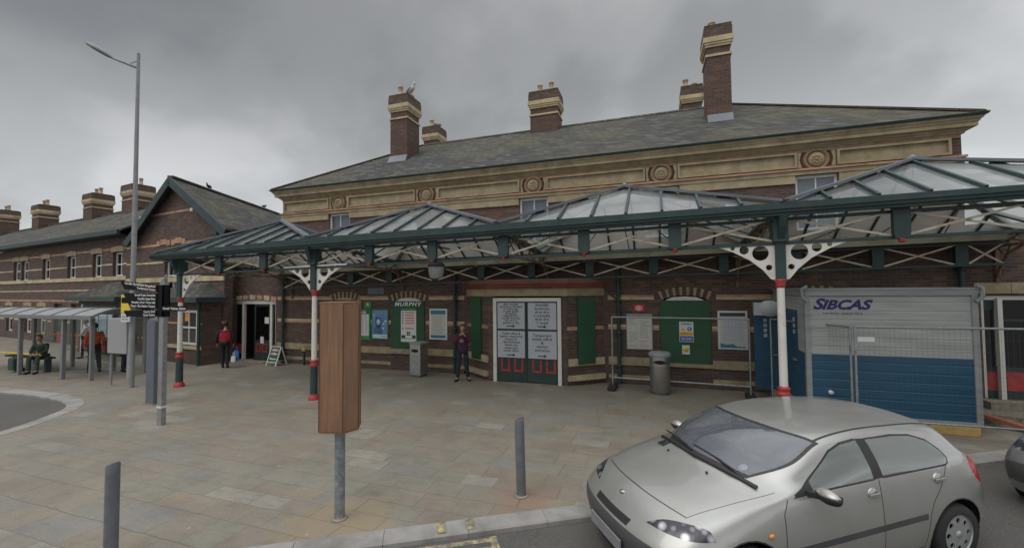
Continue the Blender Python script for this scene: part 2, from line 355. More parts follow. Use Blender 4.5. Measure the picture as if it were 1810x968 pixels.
def car_paint(name, col):
    k = NT(name); o = k.obj()
    fl = k.n('ShaderNodeTexVoronoi', {'Vector': o, 'Scale': 900.0})
    c = k.mix(k.math('MULTIPLY', fl.outputs['Distance'], 0.25), c4(col), c4(tuple(min(1, x * 1.5) for x in col)))
    d = k.ramp(k.noise(o, 2.2, 6, 0.65), [(0.4, (1, 1, 1)), (0.8, (0.86, 0.84, 0.8))])
    c = k.mix(1.0, c, d, 'MULTIPLY')
    k.set(k.b.inputs['Base Color'], c)
    k.b.inputs['Metallic'].default_value = 0.58; k.b.inputs['Roughness'].default_value = 0.36
    k.b.inputs['Coat Weight'].default_value = 0.8; k.b.inputs['Coat Roughness'].default_value = 0.05
    MATS[name] = k.m
car_paint('silver_paint', (0.36, 0.362, 0.348)); car_paint('dark_silver_paint', (0.24, 0.245, 0.25))
def lamp_glass():
    k = NT('headlamp'); o = k.obj()
    v = k.n('ShaderNodeTexVoronoi', {'Vector': o, 'Scale': 11.0, 'Randomness': 0.6}, feature='F1')
    c = k.ramp(v.outputs['Distance'], [(0.1, (0.55, 0.55, 0.58)), (0.32, (0.30, 0.30, 0.32)), (0.5, (0.04, 0.04, 0.05))])
    k.set(k.b.inputs['Base Color'], c); k.b.inputs['Metallic'].default_value = 0.6; k.b.inputs['Roughness'].default_value = 0.25
    k.b.inputs['Coat Weight'].default_value = 0.5; k.b.inputs['Coat Roughness'].default_value = 0.1
    k.bump(v.outputs['Distance'], 0.25, 0.02); MATS['headlamp'] = k.m
lamp_glass()

def cont_mat(name, col):
    k = NT(name); o = k.obj(); s = k.n('ShaderNodeSeparateXYZ', {0: o})
    mp_ = k.n('ShaderNodeMapping', {'Vector': o, 'Scale': (0.6, 0.6, 5)})
    f = k.noise(mp_.outputs[0], 1.5, 5, 0.6)
    lo = tuple(c * 0.8 for c in col); hi = tuple(c * 1.15 for c in col)
    c = k.ramp(f, [(0.3, lo), (0.7, hi)])
    k.set(k.b.inputs['Base Color'], c); k.b.inputs['Roughness'].default_value = 0.5
    MATS[name] = k.m
cont_mat('cabin_grey', (0.36, 0.37, 0.36)); cont_mat('cabin_blue', (0.020, 0.078, 0.14)); cont_mat('cabin_frame', (0.27, 0.285, 0.29))
# ------------------------------------------------------------ mesh helpers
def root_matrix(o):
    while o.parent: o = o.parent
    return Matrix.LocRotScale(o.location, o.rotation_euler, o.scale)

def tag(o, label=None, cat=None, group=None, kind=None):
    if label: o['label'] = label
    if cat: o['category'] = cat
    if group: o['group'] = group
    if kind: o['kind'] = kind
    return o

def thing(name, label, cat, loc=(0, 0, 0), rz=0.0, group=None):
    o = bpy.data.objects.new(name, None); COL.objects.link(o)
    o.empty_display_size = 0.2; o.location = loc; o.rotation_euler = (0, 0, rz)
    return tag(o, label, cat, group)

def copy_tree(o, parent=None):
    c = o.copy(); COL.objects.link(c)
    if parent: c.parent = parent
    for ch in list(o.children): copy_tree(ch, c)
    return c

class MB:
    """collects shapes, then links them as ONE mesh object"""
    def __init__(s, smooth=False): s.v = []; s.f = []; s.mi = []; s.m = 0; s.sm = []; s.smooth = smooth
    def add(s, vs, fs):
        b = len(s.v); s.v += [tuple(map(float, p)) for p in vs]
        for f in fs: s.f.append([b + i for i in f]); s.mi.append(s.m); s.sm.append(s.smooth)
        return s
    def quad(s, a, b, c, d): return s.add([a, b, c, d], [(0, 1, 2, 3)])
    def poly(s, pts): return s.add(pts, [tuple(range(len(pts)))])
    def box(s, x0, x1, y0, y1, z0, z1):
        if x0 > x1: x0, x1 = x1, x0
        if y0 > y1: y0, y1 = y1, y0
        if z0 > z1: z0, z1 = z1, z0
        vs = [(x, y, z) for z in (z0, z1) for y in (y0, y1) for x in (x0, x1)]
        return s.add(vs, [(0, 2, 3, 1), (4, 5, 7, 6), (0, 1, 5, 4), (2, 6, 7, 3), (0, 4, 6, 2), (1, 3, 7, 5)])
    def bar(s, p, q, w, h, up=(0, 0, 1)):
        p = Vector(p); q = Vector(q); d = (q - p).normalized(); u = Vector(up)
        if abs(d.dot(u)) > 0.98: u = Vector((0, 1, 0))
        a = d.cross(u).normalized(); b = a.cross(d).normalized()
        vs = []
        for c in (p, q):
            for sa, sb in ((-1, -1), (1, -1), (1, 1), (-1, 1)): vs.append(c + a * (sa * w / 2) + b * (sb * h / 2))
        return s.add(vs, [(0, 1, 2, 3), (7, 6, 5, 4), (0, 4, 5, 1), (1, 5, 6, 2), (2, 6, 7, 3), (3, 7, 4, 0)])
    def tube(s, pts, radii, n=10, cap=True):
        pts = [Vector(p) for p in pts]
        if not hasattr(radii, '__len__'): radii = [radii] * len(pts)
        vs = []; fs = []; prev = None
        for i, p in enumerate(pts):
            d = (pts[min(i + 1, len(pts) - 1)] - pts[max(i - 1, 0)]).normalized()
            if prev is None:
                u = Vector((0, 0, 1)) if abs(d.z) < 0.9 else Vector((1, 0, 0))
                a = d.cross(u).normalized()
            else: a = (prev - d * prev.dot(d)).normalized()
            prev = a; b = d.cross(a)
            for k in range(n):
                t = 2 * math.pi * k / n
                vs.append(p + (a * math.cos(t) + b * math.sin(t)) * radii[i])
        for i in range(len(pts) - 1):
            for k in range(n):
                k2 = (k + 1) % n
                fs.append((i * n + k, i * n + k2, (i + 1) * n + k2, (i + 1) * n + k))
        sm = s.smooth; s.smooth = True; s.add(vs, fs); s.smooth = sm
        if cap:
            s.add(vs[:n][::-1], [tuple(range(n))]); s.add(vs[-n:], [tuple(range(n))])
        return s
    def lathe(s, prof, c=(0, 0, 0), n=24, axis='z', sx=1.0, sy=1.0, cap=True):
        vs = []; fs = []
        for r, h in prof:
            for k in range(n):
                t = 2 * math.pi * k / n
                x, y = r * math.cos(t) * sx, r * math.sin(t) * sy
                p = (x, y, h) if axis == 'z' else ((x, h, y) if axis == 'y' else (h, x, y))
                vs.append((p[0] + c[0], p[1] + c[1], p[2] + c[2]))
        for i in range(len(prof) - 1):
            for k in range(n):
                k2 = (k + 1) % n; fs.append((i * n + k, i * n + k2, (i + 1) * n + k2, (i + 1) * n + k))
        sm = s.smooth; s.smooth = True; s.add(vs, fs); s.smooth = sm
        if cap and prof[0][0] > 1e-4: s.add(vs[:n][::-1], [tuple(range(n))])
        if cap and prof[-1][0] > 1e-4: s.add(vs[-n:], [tuple(range(n))])
        return s
    def prism(s, pts, y0, y1, axis='y'):
        """outline in the x-z plane (axis y), y-z (axis x) or x-y (axis z), extruded"""
        def P(a, b, d): return (a, d, b) if axis == 'y' else ((d, a, b) if axis == 'x' else (a, b, d))
        n = len(pts); vs = [P(a, b, y0) for a, b in pts] + [P(a, b, y1) for a, b in pts]
        fs = [tuple(range(n)), tuple(range(2 * n - 1, n - 1, -1))] + [(i, (i + 1) % n, n + (i + 1) % n, n + i) for i in range(n)]
        return s.add(vs, fs)
    def sphere(s, c, r, n=12, sc=(1, 1, 1)):
        vs = []; fs = []
        for i in range(n // 2 + 1):
            t = math.pi * i / (n // 2)
            for k in range(n):
                p = 2 * math.pi * k / n
                vs.append((c[0] + r * sc[0] * math.sin(t) * math.cos(p), c[1] + r * sc[1] * math.sin(t) * math.sin(p), c[2] + r * sc[2] * math.cos(t)))
        for i in range(n // 2):
            for k in range(n): fs.append((i * n + k, (i + 1) * n + k, (i + 1) * n + (k + 1) % n, i * n + (k + 1) % n))
        sm = s.smooth; s.smooth = True; s.add(vs, fs); s.smooth = sm
        return s
    def plate(s, outline, holes, d, place):
        """flat plate with round holes: outline and holes in 2-D, extruded by d, place(u, v, w) -> point"""
        bm = bmesh.new(); es = []
        def loop(pts):
            vs = [bm.verts.new((a, b, 0)) for a, b in pts]
            for i in range(len(vs)): es.append(bm.edges.new((vs[i], vs[(i + 1) % len(vs)])))
        loop(outline)
        for cx, cy, r in holes: loop([(cx + r * math.cos(t * math.pi / 8), cy + r * math.sin(t * math.pi / 8)) for t in range(16)])
        bmesh.ops.triangle_fill(bm, edges=es, use_beauty=True)
        fs = [f for f in bm.faces]
        ret = bmesh.ops.extrude_face_region(bm, geom=fs)
        for g in ret['geom']:
            if isinstance(g, bmesh.types.BMVert): g.co.z += d
        bm.verts.ensure_lookup_table()
        s.add([place(*v.co) for v in bm.verts], [tuple(v.index for v in f.verts) for f in bm.faces])
        bm.free(); return s
    def mesh(s, me, M=None):
        M = M or Matrix()
        return s.add([M @ v.co for v in me.vertices], [tuple(p.vertices) for p in me.polygons])
    def warp(s, fn): s.v = [tuple(fn(*p)) for p in s.v]; return s
    def build(s, name, mats, parent=None, loc=None, bevel=0.0, local=False, fix=True, rz=0.0):
        me = bpy.data.meshes.new(name)
        if parent is not None: inv = Matrix() if local else root_matrix(parent).inverted()
        else: inv = Matrix.LocRotScale(Vector(loc or (0, 0, 0)), Euler((0, 0, rz)), Vector((1, 1, 1))).inverted()
        if parent is None and local: inv = Matrix()
        vs = [inv @ Vector(p) for p in s.v]
        me.from_pydata(vs, [], s.f)
        if not isinstance(mats, (list, tuple)): mats = [mats]
        for mm in mats: me.materials.append(MATS[mm])
        me.polygons.foreach_set('material_index', s.mi); me.polygons.foreach_set('use_smooth', s.sm)
        if fix:
            bm = bmesh.new(); bm.from_mesh(me); bmesh.ops.recalc_face_normals(bm, faces=bm.faces); bm.to_mesh(me); bm.free()
        me.update()
        o = bpy.data.objects.new(name, me); COL.objects.link(o)
        if parent is not None: o.parent = parent
        else: o.location = loc or (0, 0, 0); o.rotation_euler = (0, 0, rz)
        if bevel:
            b = o.modifiers.new('bevel', 'BEVEL'); b.width = bevel; b.segments = 2; b.limit_method = 'ANGLE'; b.angle_limit = R(35)
        return o

def text_mesh(s, size, bold=0.0, shear=0.0, align='CENTER', sx=1.0, spacing=1.0, lines=1.0):
    cu = bpy.data.curves.new('lettering', 'FONT'); cu.body = s; cu.size = size; cu.align_x = align; cu.align_y = 'CENTER'
    cu.offset = bold; cu.shear = shear; cu.space_character = spacing; cu.space_line = lines; cu.resolution_u = 3; cu.fill_mode = 'FRONT'
    o = bpy.data.objects.new('lettering', cu); COL.objects.link(o)
    dg = bpy.context.evaluated_depsgraph_get()
    me = bpy.data.meshes.new_from_object(o.evaluated_get(dg))
    bpy.data.objects.remove(o); bpy.data.curves.remove(cu)
    for v in me.vertices: v.co.x *= sx
    return me
FRONT = Matrix.Rotation(math.pi / 2, 4, 'X')      # text plane -> faces -Y
def add_text(mb, s, size, pos, rz=0.0, th=0.002, **kw):
    me = text_mesh(s, size, **kw)
    M = Matrix.Translation(pos) @ Matrix.Rotation(rz, 4, 'Z') @ FRONT
    mb.mesh(me, M)
    bpy.data.meshes.remove(me)
    return mb

def wall_grid(mb, x0, x1, z0, z1, yf, yb, holes, P=None):
    """wall between y=yf (front) and yb with real rectangular openings"""
    P = P or (lambda x, y, z: (x, y, z))
    xs = sorted({x0, x1, *[h[0] for h in holes], *[h[1] for h in holes]}); zs = sorted({z0, z1, *[h[2] for h in holes], *[h[3] for h in holes]})
    xs = [x for x in xs if x0 <= x <= x1]; zs = [z for z in zs if z0 <= z <= z1]
    inh = lambda x, z: any(h[0] < x < h[1] and h[2] < z < h[3] for h in holes)
    solid = lambda i, j: 0 <= i < len(xs) - 1 and 0 <= j < len(zs) - 1 and not inh((xs[i] + xs[i + 1]) / 2, (zs[j] + zs[j + 1]) / 2)
    for i in range(len(xs) - 1):
        for j in range(len(zs) - 1):
            if not solid(i, j): continue
            a, b, c, d = xs[i], xs[i + 1], zs[j], zs[j + 1]
            mb.quad(P(a, yf, c), P(b, yf, c), P(b, yf, d), P(a, yf, d)); mb.quad(P(a, yb, c), P(a, yb, d), P(b, yb, d), P(b, yb, c))
            if not solid(i - 1, j): mb.quad(P(a, yf, c), P(a, yf, d), P(a, yb, d), P(a, yb, c))
            if not solid(i + 1, j): mb.quad(P(b, yf, c), P(b, yb, c), P(b, yb, d), P(b, yf, d))
            if not solid(i, j - 1): mb.quad(P(a, yf, c), P(a, yb, c), P(b, yb, c), P(b, yf, c))
            if not solid(i, j + 1): mb.quad(P(a, yf, d), P(b, yf, d), P(b, yb, d), P(a, yb, d))
    return mb

def sash(parent, xc, w, z0, z1, y, name='window', inset=0.12, curtain=None):
    """sash window: frame, with panes as sub-part"""
    f = MB(); yy = y + inset; t = 0.06
    f.box(xc - w / 2, xc - w / 2 + t, yy, yy + 0.07, z0, z1); f.box(xc + w / 2 - t, xc + w / 2, yy, yy + 0.07, z0, z1)
    f.box(xc - w / 2 + t, xc + w / 2 - t, yy, yy + 0.07, z0, z0 + 0.07); f.box(xc - w / 2 + t, xc + w / 2 - t, yy, yy + 0.07, z1 - 0.07, z1)
    zm = (z0 + z1) / 2
    f.box(xc - w / 2 + t, xc + w / 2 - t, yy + 0.002, yy + 0.06, zm - 0.03, zm + 0.03)
    f.box(xc - 0.014, xc + 0.014, yy + 0.004, yy + 0.05, z0 + 0.07, zm - 0.03); f.box(xc - 0.014, xc + 0.014, yy + 0.004, yy + 0.05, zm + 0.03, z1 - 0.07)
    o = f.build(name, 'sash_paint', parent)
    g = MB(); g.quad((xc - w / 2 + t, yy + 0.03, z0 + 0.07), (xc + w / 2 - t, yy + 0.03, z0 + 0.07), (xc + w / 2 - t, yy + 0.03, z1 - 0.07), (xc - w / 2 + t, yy + 0.03, z1 - 0.07))
    g.build('pane', 'window_glass', o)
    b = MB()
    b.box(xc - w / 2 + 0.02, xc + w / 2 - 0.02, yy + 0.16, yy + 0.2, z0, zm if curtain is None else z0 + (z1 - z0) * curtain)
    b.build('blind', 'blind_blue', o)
    return o

def flat_panel(parent, name, mat, x0, x1, z0, z1, y, th=0.01):
    return MB().box(x0, x1, y - th, y, z0, z1).build(name, mat, parent)
# ------------------------------------------------------------ ground, pavement, kerbs, road marks
g = MB(); g.quad((-900, -900, -0.06), (900, -900, -0.06), (900, 900, -0.06), (-900, 900, -0.06))
tag(g.build('road', 'asphalt'), kind='structure')
kd = Vector((0.852, 0.520)); kd.normalize(); kn = Vector((-kd.y, kd.x))   # kerb direction, normal towards the pavement
K0 = Vector((-2.07, -7.93))
def kp(t, off=0.0): p = K0 + kd * t + kn * off; return (p.x, p.y)
isl = [(-40, -6.9), (-26, -6.3), (-19.5, -5.95), (-17.2, -5.80), (-15.9, -5.70), (-14.8, -5.73), (-14.0, -5.82), (-13.35, -6.0), (-12.9, -6.28), (-12.55, -6.68), (-12.25, -7.12), (-12.0, -7.6), (-11.9, -8.3), (-12.1, -9.3), (-12.9, -10.6), (-14.5, -12.2), (-18, -15), (-40, -28)]
def offset_line(pts, d):
    res = []
    for i, p in enumerate(pts):
        a = Vector(pts[max(i - 1, 0)]); b = Vector(pts[min(i + 1, len(pts) - 1)]); t = (b - a).normalized(); n = Vector((-t.y, t.x))
        q = Vector(p) + n * d; res.append((q.x, q.y))
    return res
def dense(pts, k=6):
    res = []
    for i in range(len(pts) - 1):
        p0 = np.array(pts[max(i - 1, 0)]); p1 = np.array(pts[i]); p2 = np.array(pts[i + 1]); p3 = np.array(pts[min(i + 2, len(pts) - 1)])
        for j in range(k):
            t = j / k
            res.append(tuple(0.5 * ((2 * p1) + (-p0 + p2) * t + (2 * p0 - 5 * p1 + 4 * p2 - p3) * t * t + (-p0 + 3 * p1 - 3 * p2 + p3) * t ** 3)))
    res.append(pts[-1]); return res
isl_s = isl[:2] + dense(isl[2:15], 4) + isl[15:]
isl_out = offset_line(isl_s, 0.30)
pav = [kp(40, 0.24), kp(-18, 0.24)] + [(-20, -30), (-40, -30)] + isl_out[::-1] + [(-60, 60), (45, 60)]
bm = bmesh.new(); vs = [bm.verts.new((x, y, 0)) for x, y in pav]
es = [bm.edges.new((vs[i], vs[(i + 1) % len(vs)])) for i in range(len(vs))]
bmesh.ops.triangle_fill(bm, edges=es, use_beauty=True)
for f in bm.faces:
    if f.normal.z < 0: f.normal_flip()
me = bpy.data.meshes.new('pavement'); bm.to_mesh(me); bm.free(); me.materials.append(MATS['paving'])
o = bpy.data.objects.new('pavement', me); COL.objects.link(o); tag(o, kind='structure')
def kerb(pts, w, name, wobble=0.0):
    m_ = MB(); inner = pts; outer = offset_line(pts, w)
    L = 0.0; segs = []
    for i in range(len(pts) - 1):
        a, b = Vector(pts[i]), Vector(pts[i + 1]); n = max(1, int(round((b - a).length / 0.9)))
        for j in range(n): segs.append((a.lerp(b, j / n), a.lerp(b, (j + 1) / n), Vector(outer[i]).lerp(Vector(outer[i + 1]), j / n), Vector(outer[i]).lerp(Vector(outer[i + 1]), (j + 1) / n)))
    long = (Vector(pts[1]) - Vector(pts[0])).length
    for k, (a, b, c, d) in enumerate(segs):
        if abs(a.x) > 24 or abs(a.y) > 24: pass
        g_ = 0.003 / max((b - a).length, 0.1)
        a2, b2, c2, d2 = a.lerp(b, g_), b.lerp(a, g_), c.lerp(d, g_), d.lerp(c, g_)
        zt = 0.004 + random.uniform(0, 0.004); ch = 0.02
        e1, e2 = a2.lerp(c2, ch / w), b2.lerp(d2, ch / w)
        v_ = [(a2.x, a2.y, -0.07), (b2.x, b2.y, -0.07), (a2.x, a2.y, zt - ch), (b2.x, b2.y, zt - ch), (e1.x, e1.y, zt), (e2.x, e2.y, zt), (c2.x, c2.y, zt), (d2.x, d2.y, zt), (c2.x, c2.y, -0.02), (d2.x, d2.y, -0.02)]
        m_.add(v_, [(0, 1, 3, 2), (2, 3, 5, 4), (4, 5, 7, 6), (6, 7, 9, 8), (0, 2, 4, 6, 8), (1, 9, 7, 5, 3)])
    # joint filler just below the top
    for i in range(len(pts) - 1):
        m_.quad((*pts[i], -0.012), (*pts[i + 1], -0.012), (*outer[i + 1], -0.012), (*outer[i], -0.012))
    return tag(m_.build(name, 'kerb_stone'), kind='structure')
kerb([kp(-18), kp(30)], 0.26, 'kerb')
kerb(isl_s, 0.30, 'kerb')
# double yellow lines and the two loading ticks on the kerb
m_ = MB()
for off in (-0.06, -0.22):
    a, b, c, d = kp(-9, off), kp(0.33, off), kp(0.33, off - 0.075), kp(-9, off - 0.075)
    m_.quad((*a, -0.0555), (*b, -0.0555), (*c, -0.0555), (*d, -0.0555))
a, b, c, d = kp(0.33, -0.04), kp(0.41, -0.04), kp(0.41, -0.31), kp(0.33, -0.31); m_.quad((*a, -0.0555), (*b, -0.0555), (*c, -0.0555), (*d, -0.0555))
for t in (-0.22, 0.10):
    a, b, c, d = kp(t, 0.03), kp(t + 0.09, 0.03), kp(t + 0.09, 0.25), kp(t, 0.25); m_.quad((*a, 0.0125), (*b, 0.0125), (*c, 0.0125), (*d, 0.0125))
tag(m_.build('road_markings', 'road_yellow'), kind='structure')
# ------------------------------------------------------------ main station building
ST = thing('station_building', 'two-storey dark brick railway station with buff cornice and hipped slate roof behind the canopy', 'station building', (-3.4, 0, 0))
EX0, EX1 = -13.25, 6.66           # ends of the upper storey
UW = [-10.62, -7.05, -3.40, 0.25, 3.86]
# upper storey wall with real window openings
holes = [(x - 0.45, x + 0.45, 4.05, 5.42) for x in UW]
mb = MB(); wall_grid(mb, EX0, EX1, 3.3, 6.1, 0.0, 0.3, holes)
mb.box(EX0, EX0 + 0.3, 0.302, 8.2, 0.0, 6.1); mb.box(EX1 - 0.3, EX1, 0.302, 8.2, 0.0, 6.1); mb.box(EX0, EX1, 8.2, 8.5, 0.0, 6.1)
mb.build('upper_wall', 'brick_red', ST)
# ground floor wall: link block on the left, wing on the right
gh = [(-15.86, -13.55, -0.02, 2.33), (-8.32, -7.22, 0.72, 2.40), (0.24, 1.29, 0.66, 2.45), (-5.62, -1.38, -0.02, 2.5), (3.3, 4.3, 0.66, 2.4), (6.86, 8.9, 0.16, 2.42)]
mb = MB(); wall_grid(mb, -16.6, 9.6, -0.02, 3.298, 0.0, 0.3, gh)
wall_grid(mb, -16.6, EX0 - 0.003, 3.3, 4.3, 0.0, 0.3, []); mb.box(EX1 + 0.003, 9.6, 0.0, 0.3, 3.3, 3.9)
mb.build('lower_wall', 'brick', ST)
mb = MB(); mb.box(-16.5, EX0 - 0.02, 0.1, 6, 4.05, 4.12); mb.box(EX1 + 0.02, 9.6, -0.1, 6, 3.9, 4.0); mb.build('flat_roof', 'lead', ST)
# dark rooms behind the openings
mb = MB()
for a, b in ((-16.0, -13.4), (-5.5, -1.5), (6.6, 9.5)):
    mb.box(a, b, 3.2, 3.25, 0, 2.9); mb.box(a - 0.05, a, 0.302, 3.2, 0, 2.9); mb.box(b, b + 0.05, 0.302, 3.2, 0, 2.9); mb.box(a, b, 0.302, 3.2, 2.9, 2.95); mb.box(a, b, 0.302, 3.2, 0.003, 0.012)
mb.build('room', 'interior', ST)
def band(z0, z1, proud, mat, spans, name, y=0.0):
    mb = MB()
    for a, b in spans:
        x = a                                   # single stones with fine joints
        while x < b - 0.01:
            w = min(random.uniform(0.55, 1.0), b - x)
            if b - x - w < 0.25: w = b - x
            mb.box(x + 0.003, x + w - 0.003, y - proud, y + 0.01, z0, z1); x += w
    return mb.build(name, mat, ST)
G1 = [(-16.5, -15.95), (-13.45, -8.45), (-7.1, -5.72), (-1.25, 0.12), (1.42, 3.2), (4.4, 6.7)]
band(0.52, 0.74, 0.035, 'stone', G1, 'sill_course')
band(0.15, 0.25, 0.03, 'stone', G1, 'plinth_course')
band(1.50, 1.57, 0.012, 'stone_pink', [(-16.5, -15.95), (-13.45, -8.45), (-7.1, -5.72), (-1.25, 0.12), (1.42, 3.2), (4.4, 6.7)], 'string_course')
band(1.57, 1.635, 0.012, 'stone_pale', [(-16.5, -15.95), (-13.45, -8.45), (-7.1, -5.72), (-1.25, 0.12), (1.42, 3.2), (4.4, 6.7)], 'string_course')
band(2.33, 2.40, 0.012, 'stone_pale', [(-16.5, -15.95), (-13.45, -8.55), (-7.0, -5.72), (-1.25, 0.0), (1.54, 3.0), (4.6, 6.7)], 'string_course')
band(2.40, 2.46, 0.010, 'stone_pink', [(-16.5, -15.95), (-13.45, -8.55), (-7.0, -5.72), (-1.25, 0.0), (1.54, 3.0), (4.6, 6.7)], 'string_course')
mb = MB(); mb.box(-16.5, -15.95, -0.05, 0, 0, 0.149); mb.box(-13.45, -5.72, -0.05, 0, 0, 0.149); mb.box(-1.3, 6.7, -0.05, 0, 0, 0.149); mb.build('plinth', 'brick', ST)
def arch(xc, w, z, rise, h, mats, name='window_arch', n=9, y=0.0, parent=None, proud=0.02):
    """segmental arch of wedge stones over an opening; every second one brick when two materials are given"""
    mb = MB(); r = (w * w / 4 + rise * rise) / (2 * rise); a = math.asin(w / 2 / r); cz = z + rise - r
    for i in range(n):
        mb.m = i % len(mats)
        t0 = -a + 2 * a * i / n + 0.004; t1 = -a + 2 * a * (i + 1) / n - 0.004
        P = [(xc + rr * math.sin(t), cz + rr * math.cos(t)) for rr, t in ((r, t0), (r, t1), (r + h, t1), (r + h, t0))]
        mb.prism(P, y - proud, y + 0.05)
    return mb.build(name, mats, parent or ST)
arch(-7.77, 1.22, 2.28, 0.12, 0.22, ['stone', 'brick_red'], n=15)
arch(0.77, 1.18, 2.33, 0.12, 0.22, ['stone', 'brick_red'], n=15)
arch(3.8, 1.18, 2.33, 0.12, 0.22, ['stone', 'brick_red'], n=15)
arch(-10.35, 1.18, 2.28, 0.12, 0.22, ['stone', 'brick_red'], n=15)
arch(-14.7, 2.45, 2.26, 0.09, 0.17, ['stone_pink', 'stone_pale'], 'door_arch', n=7)
# head stones over the right-hand doors
mb = MB()
for i in range(3): mb.box(6.75 + i * 0.62, 6.75 + i * 0.62 + 0.61, -0.03, 0.02, 2.46, 2.70)
mb.build('door_head', 'stone', ST)
# green boards over the windows, each with its sill
def board(xc, w, z0, z1, name='window_board'):
    mb = MB(); mb.box(xc - w / 2, xc - 0.002, -0.035, -0.008, z0, z1); mb.box(xc + 0.002, xc + w / 2, -0.0352, -0.008, z0, z1)
    for i in range(5):
        z = z0 + 0.1 + i * (z1 - z0 - 0.2) / 4
        for sx in (-1, 1): mb.box(xc + sx * (w / 2 - 0.05) - 0.008, xc + sx * (w / 2 - 0.05) + 0.008, -0.039, -0.0352, z - 0.008, z + 0.008)
    return mb.build(name, 'green_board', ST)
board(-7.78, 1.24, 0.70, 2.28); board(0.77, 1.24, 0.63, 2.30); board(3.8, 1.2, 0.63, 2.3); board(-10.35, 1.2, 0.72, 2.26)
mb = MB()
for xc in (-7.78, 0.77, 3.8, -10.35): mb.box(xc - 0.68, xc + 0.68, -0.07, 0.05, 0.54, 0.63 if xc > -7 else 0.70)
mb.build('window_sill', 'stone', ST)
mb = MB(); 
for xc, z in ((-7.77, 2.285), (0.77, 2.31)): mb.prism([(xc - 0.5, z), (xc + 0.5, z), (xc + 0.3, z + 0.085), (xc, z + 0.11), (xc - 0.3, z + 0.085)], -0.01, 0.02)
mb.build('fanlight', 'sash_paint', ST)
# upper windows
for x in UW:
    sash(ST, x, 0.9, 4.05, 5.42, 0.0, inset=0.06, curtain=0.97)
# entablature
mb = MB()
xs = [EX0 - 0.02] + [v for x in UW for v in (x - 0.46, x + 0.46)] + [EX1 + 0.02]
for i in range(0, len(xs), 2): mb.box(xs[i], xs[i + 1], -0.05, 0.005, 5.22, 5.42)
mb.box(EX0 - 0.03, EX1 + 0.03, -0.07, 0.0, 5.424, 5.52)
mb.build('lower_band', 'stone', ST)
mb = MB(); mb.box(EX0 - 0.05, EX1 + 0.05, -0.11, 0, 5.524, 5.57); mb.build('string_moulding', 'stone_pink', ST)
mb = MB(); pts = [EX0 + 0.12] + UW + [EX1 - 0.22]
for i in range(len(pts) - 1):
    a = pts[i] + (0.42 if i else 0.0); b = pts[i + 1] - (0.42 if i < len(pts) - 2 else 0.0)
    mb.box(a, b, -0.02, 0, 5.60, 5.98)
    for (p, q, r_, s_) in ((a, b, 5.60, 5.645), (a, b, 5.935, 5.98), (a, a + 0.05, 5.645, 5.935), (b - 0.05, b, 5.645, 5.935)): mb.box(p, q, -0.10, -0.021, r_, s_)
mb.build('frieze_panel', 'stone', ST)
for x in UW:
    mb = MB(); mb.lathe([(0.28, -0.0), (0.28, -0.05), (0.25, -0.09), (0.225, -0.09), (0.21, -0.04), (0.0, -0.04)], (x, 0, 5.78), 28, 'y')
    r_o = mb.build('roundel', 'ring_stone', ST)
    c = MB(); c.lathe([(0.17, -0.04), (0.17, -0.07), (0.13, -0.085), (0.0, -0.085)], (x, 0, 5.78), 24, 'y')
    for k in range(8):
        t = k * math.pi / 4; c.sphere((x + 0.09 * math.cos(t), -0.086, 5.78 + 0.09 * math.sin(t)), 0.035, 8, (1, 0.7, 1))
    c.sphere((x, -0.09, 5.78), 0.035, 8); c.build('rosette', 'stone', r_o)
    w = MB()
    for sx in (-1, 1):
        w.prism([(x + sx * 0.31, 5.6), (x + sx * 0.40, 5.6), (x + sx * 0.40, 5.98), (x + sx * 0.31, 5.98), (x + sx * 0.355, 5.79)], -0.05, 0)
    w.build('roundel_surround', 'stone', r_o)
# cornice profile swept round three sides
prof = [(0.0, 6.08), (0.05, 6.08), (0.05, 6.11), (0.09, 6.13), (0.10, 6.165), (0.20, 6.18), (0.20, 6.27), (0.225, 6.275), (0.225, 6.30), (0.26, 6.33), (0.275, 6.36), (0.275, 6.385), (0.0, 6.385)]
def sweep_rect(mb, prof, x0, x1, y0, y1):
    rings = [[(x0 - d, y0 - d, z), (x1 + d, y0 - d, z), (x1 + d, y1 + d, z), (x0 - d, y1 + d, z)] for d, z in prof]
    for i in range(len(rings) - 1):
        for k in range(4):
            k2 = (k + 1) % 4; mb.quad(rings[i][k], rings[i][k2], rings[i + 1][k2], rings[i + 1][k])
    return mb
mb = MB(); mb.box(EX0 + 0.02, EX1 - 0.02, -0.03, 0.0, 5.985, 6.078); mb.build('under_cornice_band', 'ring_stone', ST)
mb = MB(); sweep_rect(mb, prof, EX0, EX1, 0, 8.5); mb.build('cornice', 'stone', ST, fix=False)
mb = MB(); sweep_rect(mb, [(0.20, 6.388), (0.32, 6.388), (0.34, 6.43), (0.32, 6.445), (0.20, 6.445)], EX0, EX1, 0, 8.5); mb.build('gutter', 'green_paint', ST, fix=False)
# hipped roof
RX0, RX1, RY0, RY1, RZ = EX0 - 0.29, EX1 + 0.29, -0.29, 8.79, 6.43
RA, RB, RYC, RT = -9.75, 2.70, 4.25, 9.15
mb = MB()
A, B, C_, D_ = (RX0, RY0, RZ), (RX1, RY0, RZ), (RX1, RY1, RZ), (RX0, RY1, RZ); P, Q = (RA, RYC, RT), (RB, RYC, RT)
mb.poly([A, B, Q, P]); mb.poly([B, C_, Q]); mb.poly([C_, D_, P, Q]); mb.poly([D_, A, P])
roof = mb.build('roof', 'slate', ST)
mb = MB()
for i in range(int((RB - RA) / 0.45) + 1):
    x = RA + i * 0.45
    if x + 0.44 <= RB + 0.1: mb.prism([(RYC - 0.13, RT - 0.05), (RYC, RT + 0.055), (RYC + 0.13, RT - 0.05)], x, x + 0.435, 'x')
mb.build('ridge_tile', 'slate', roof)
mb = MB()
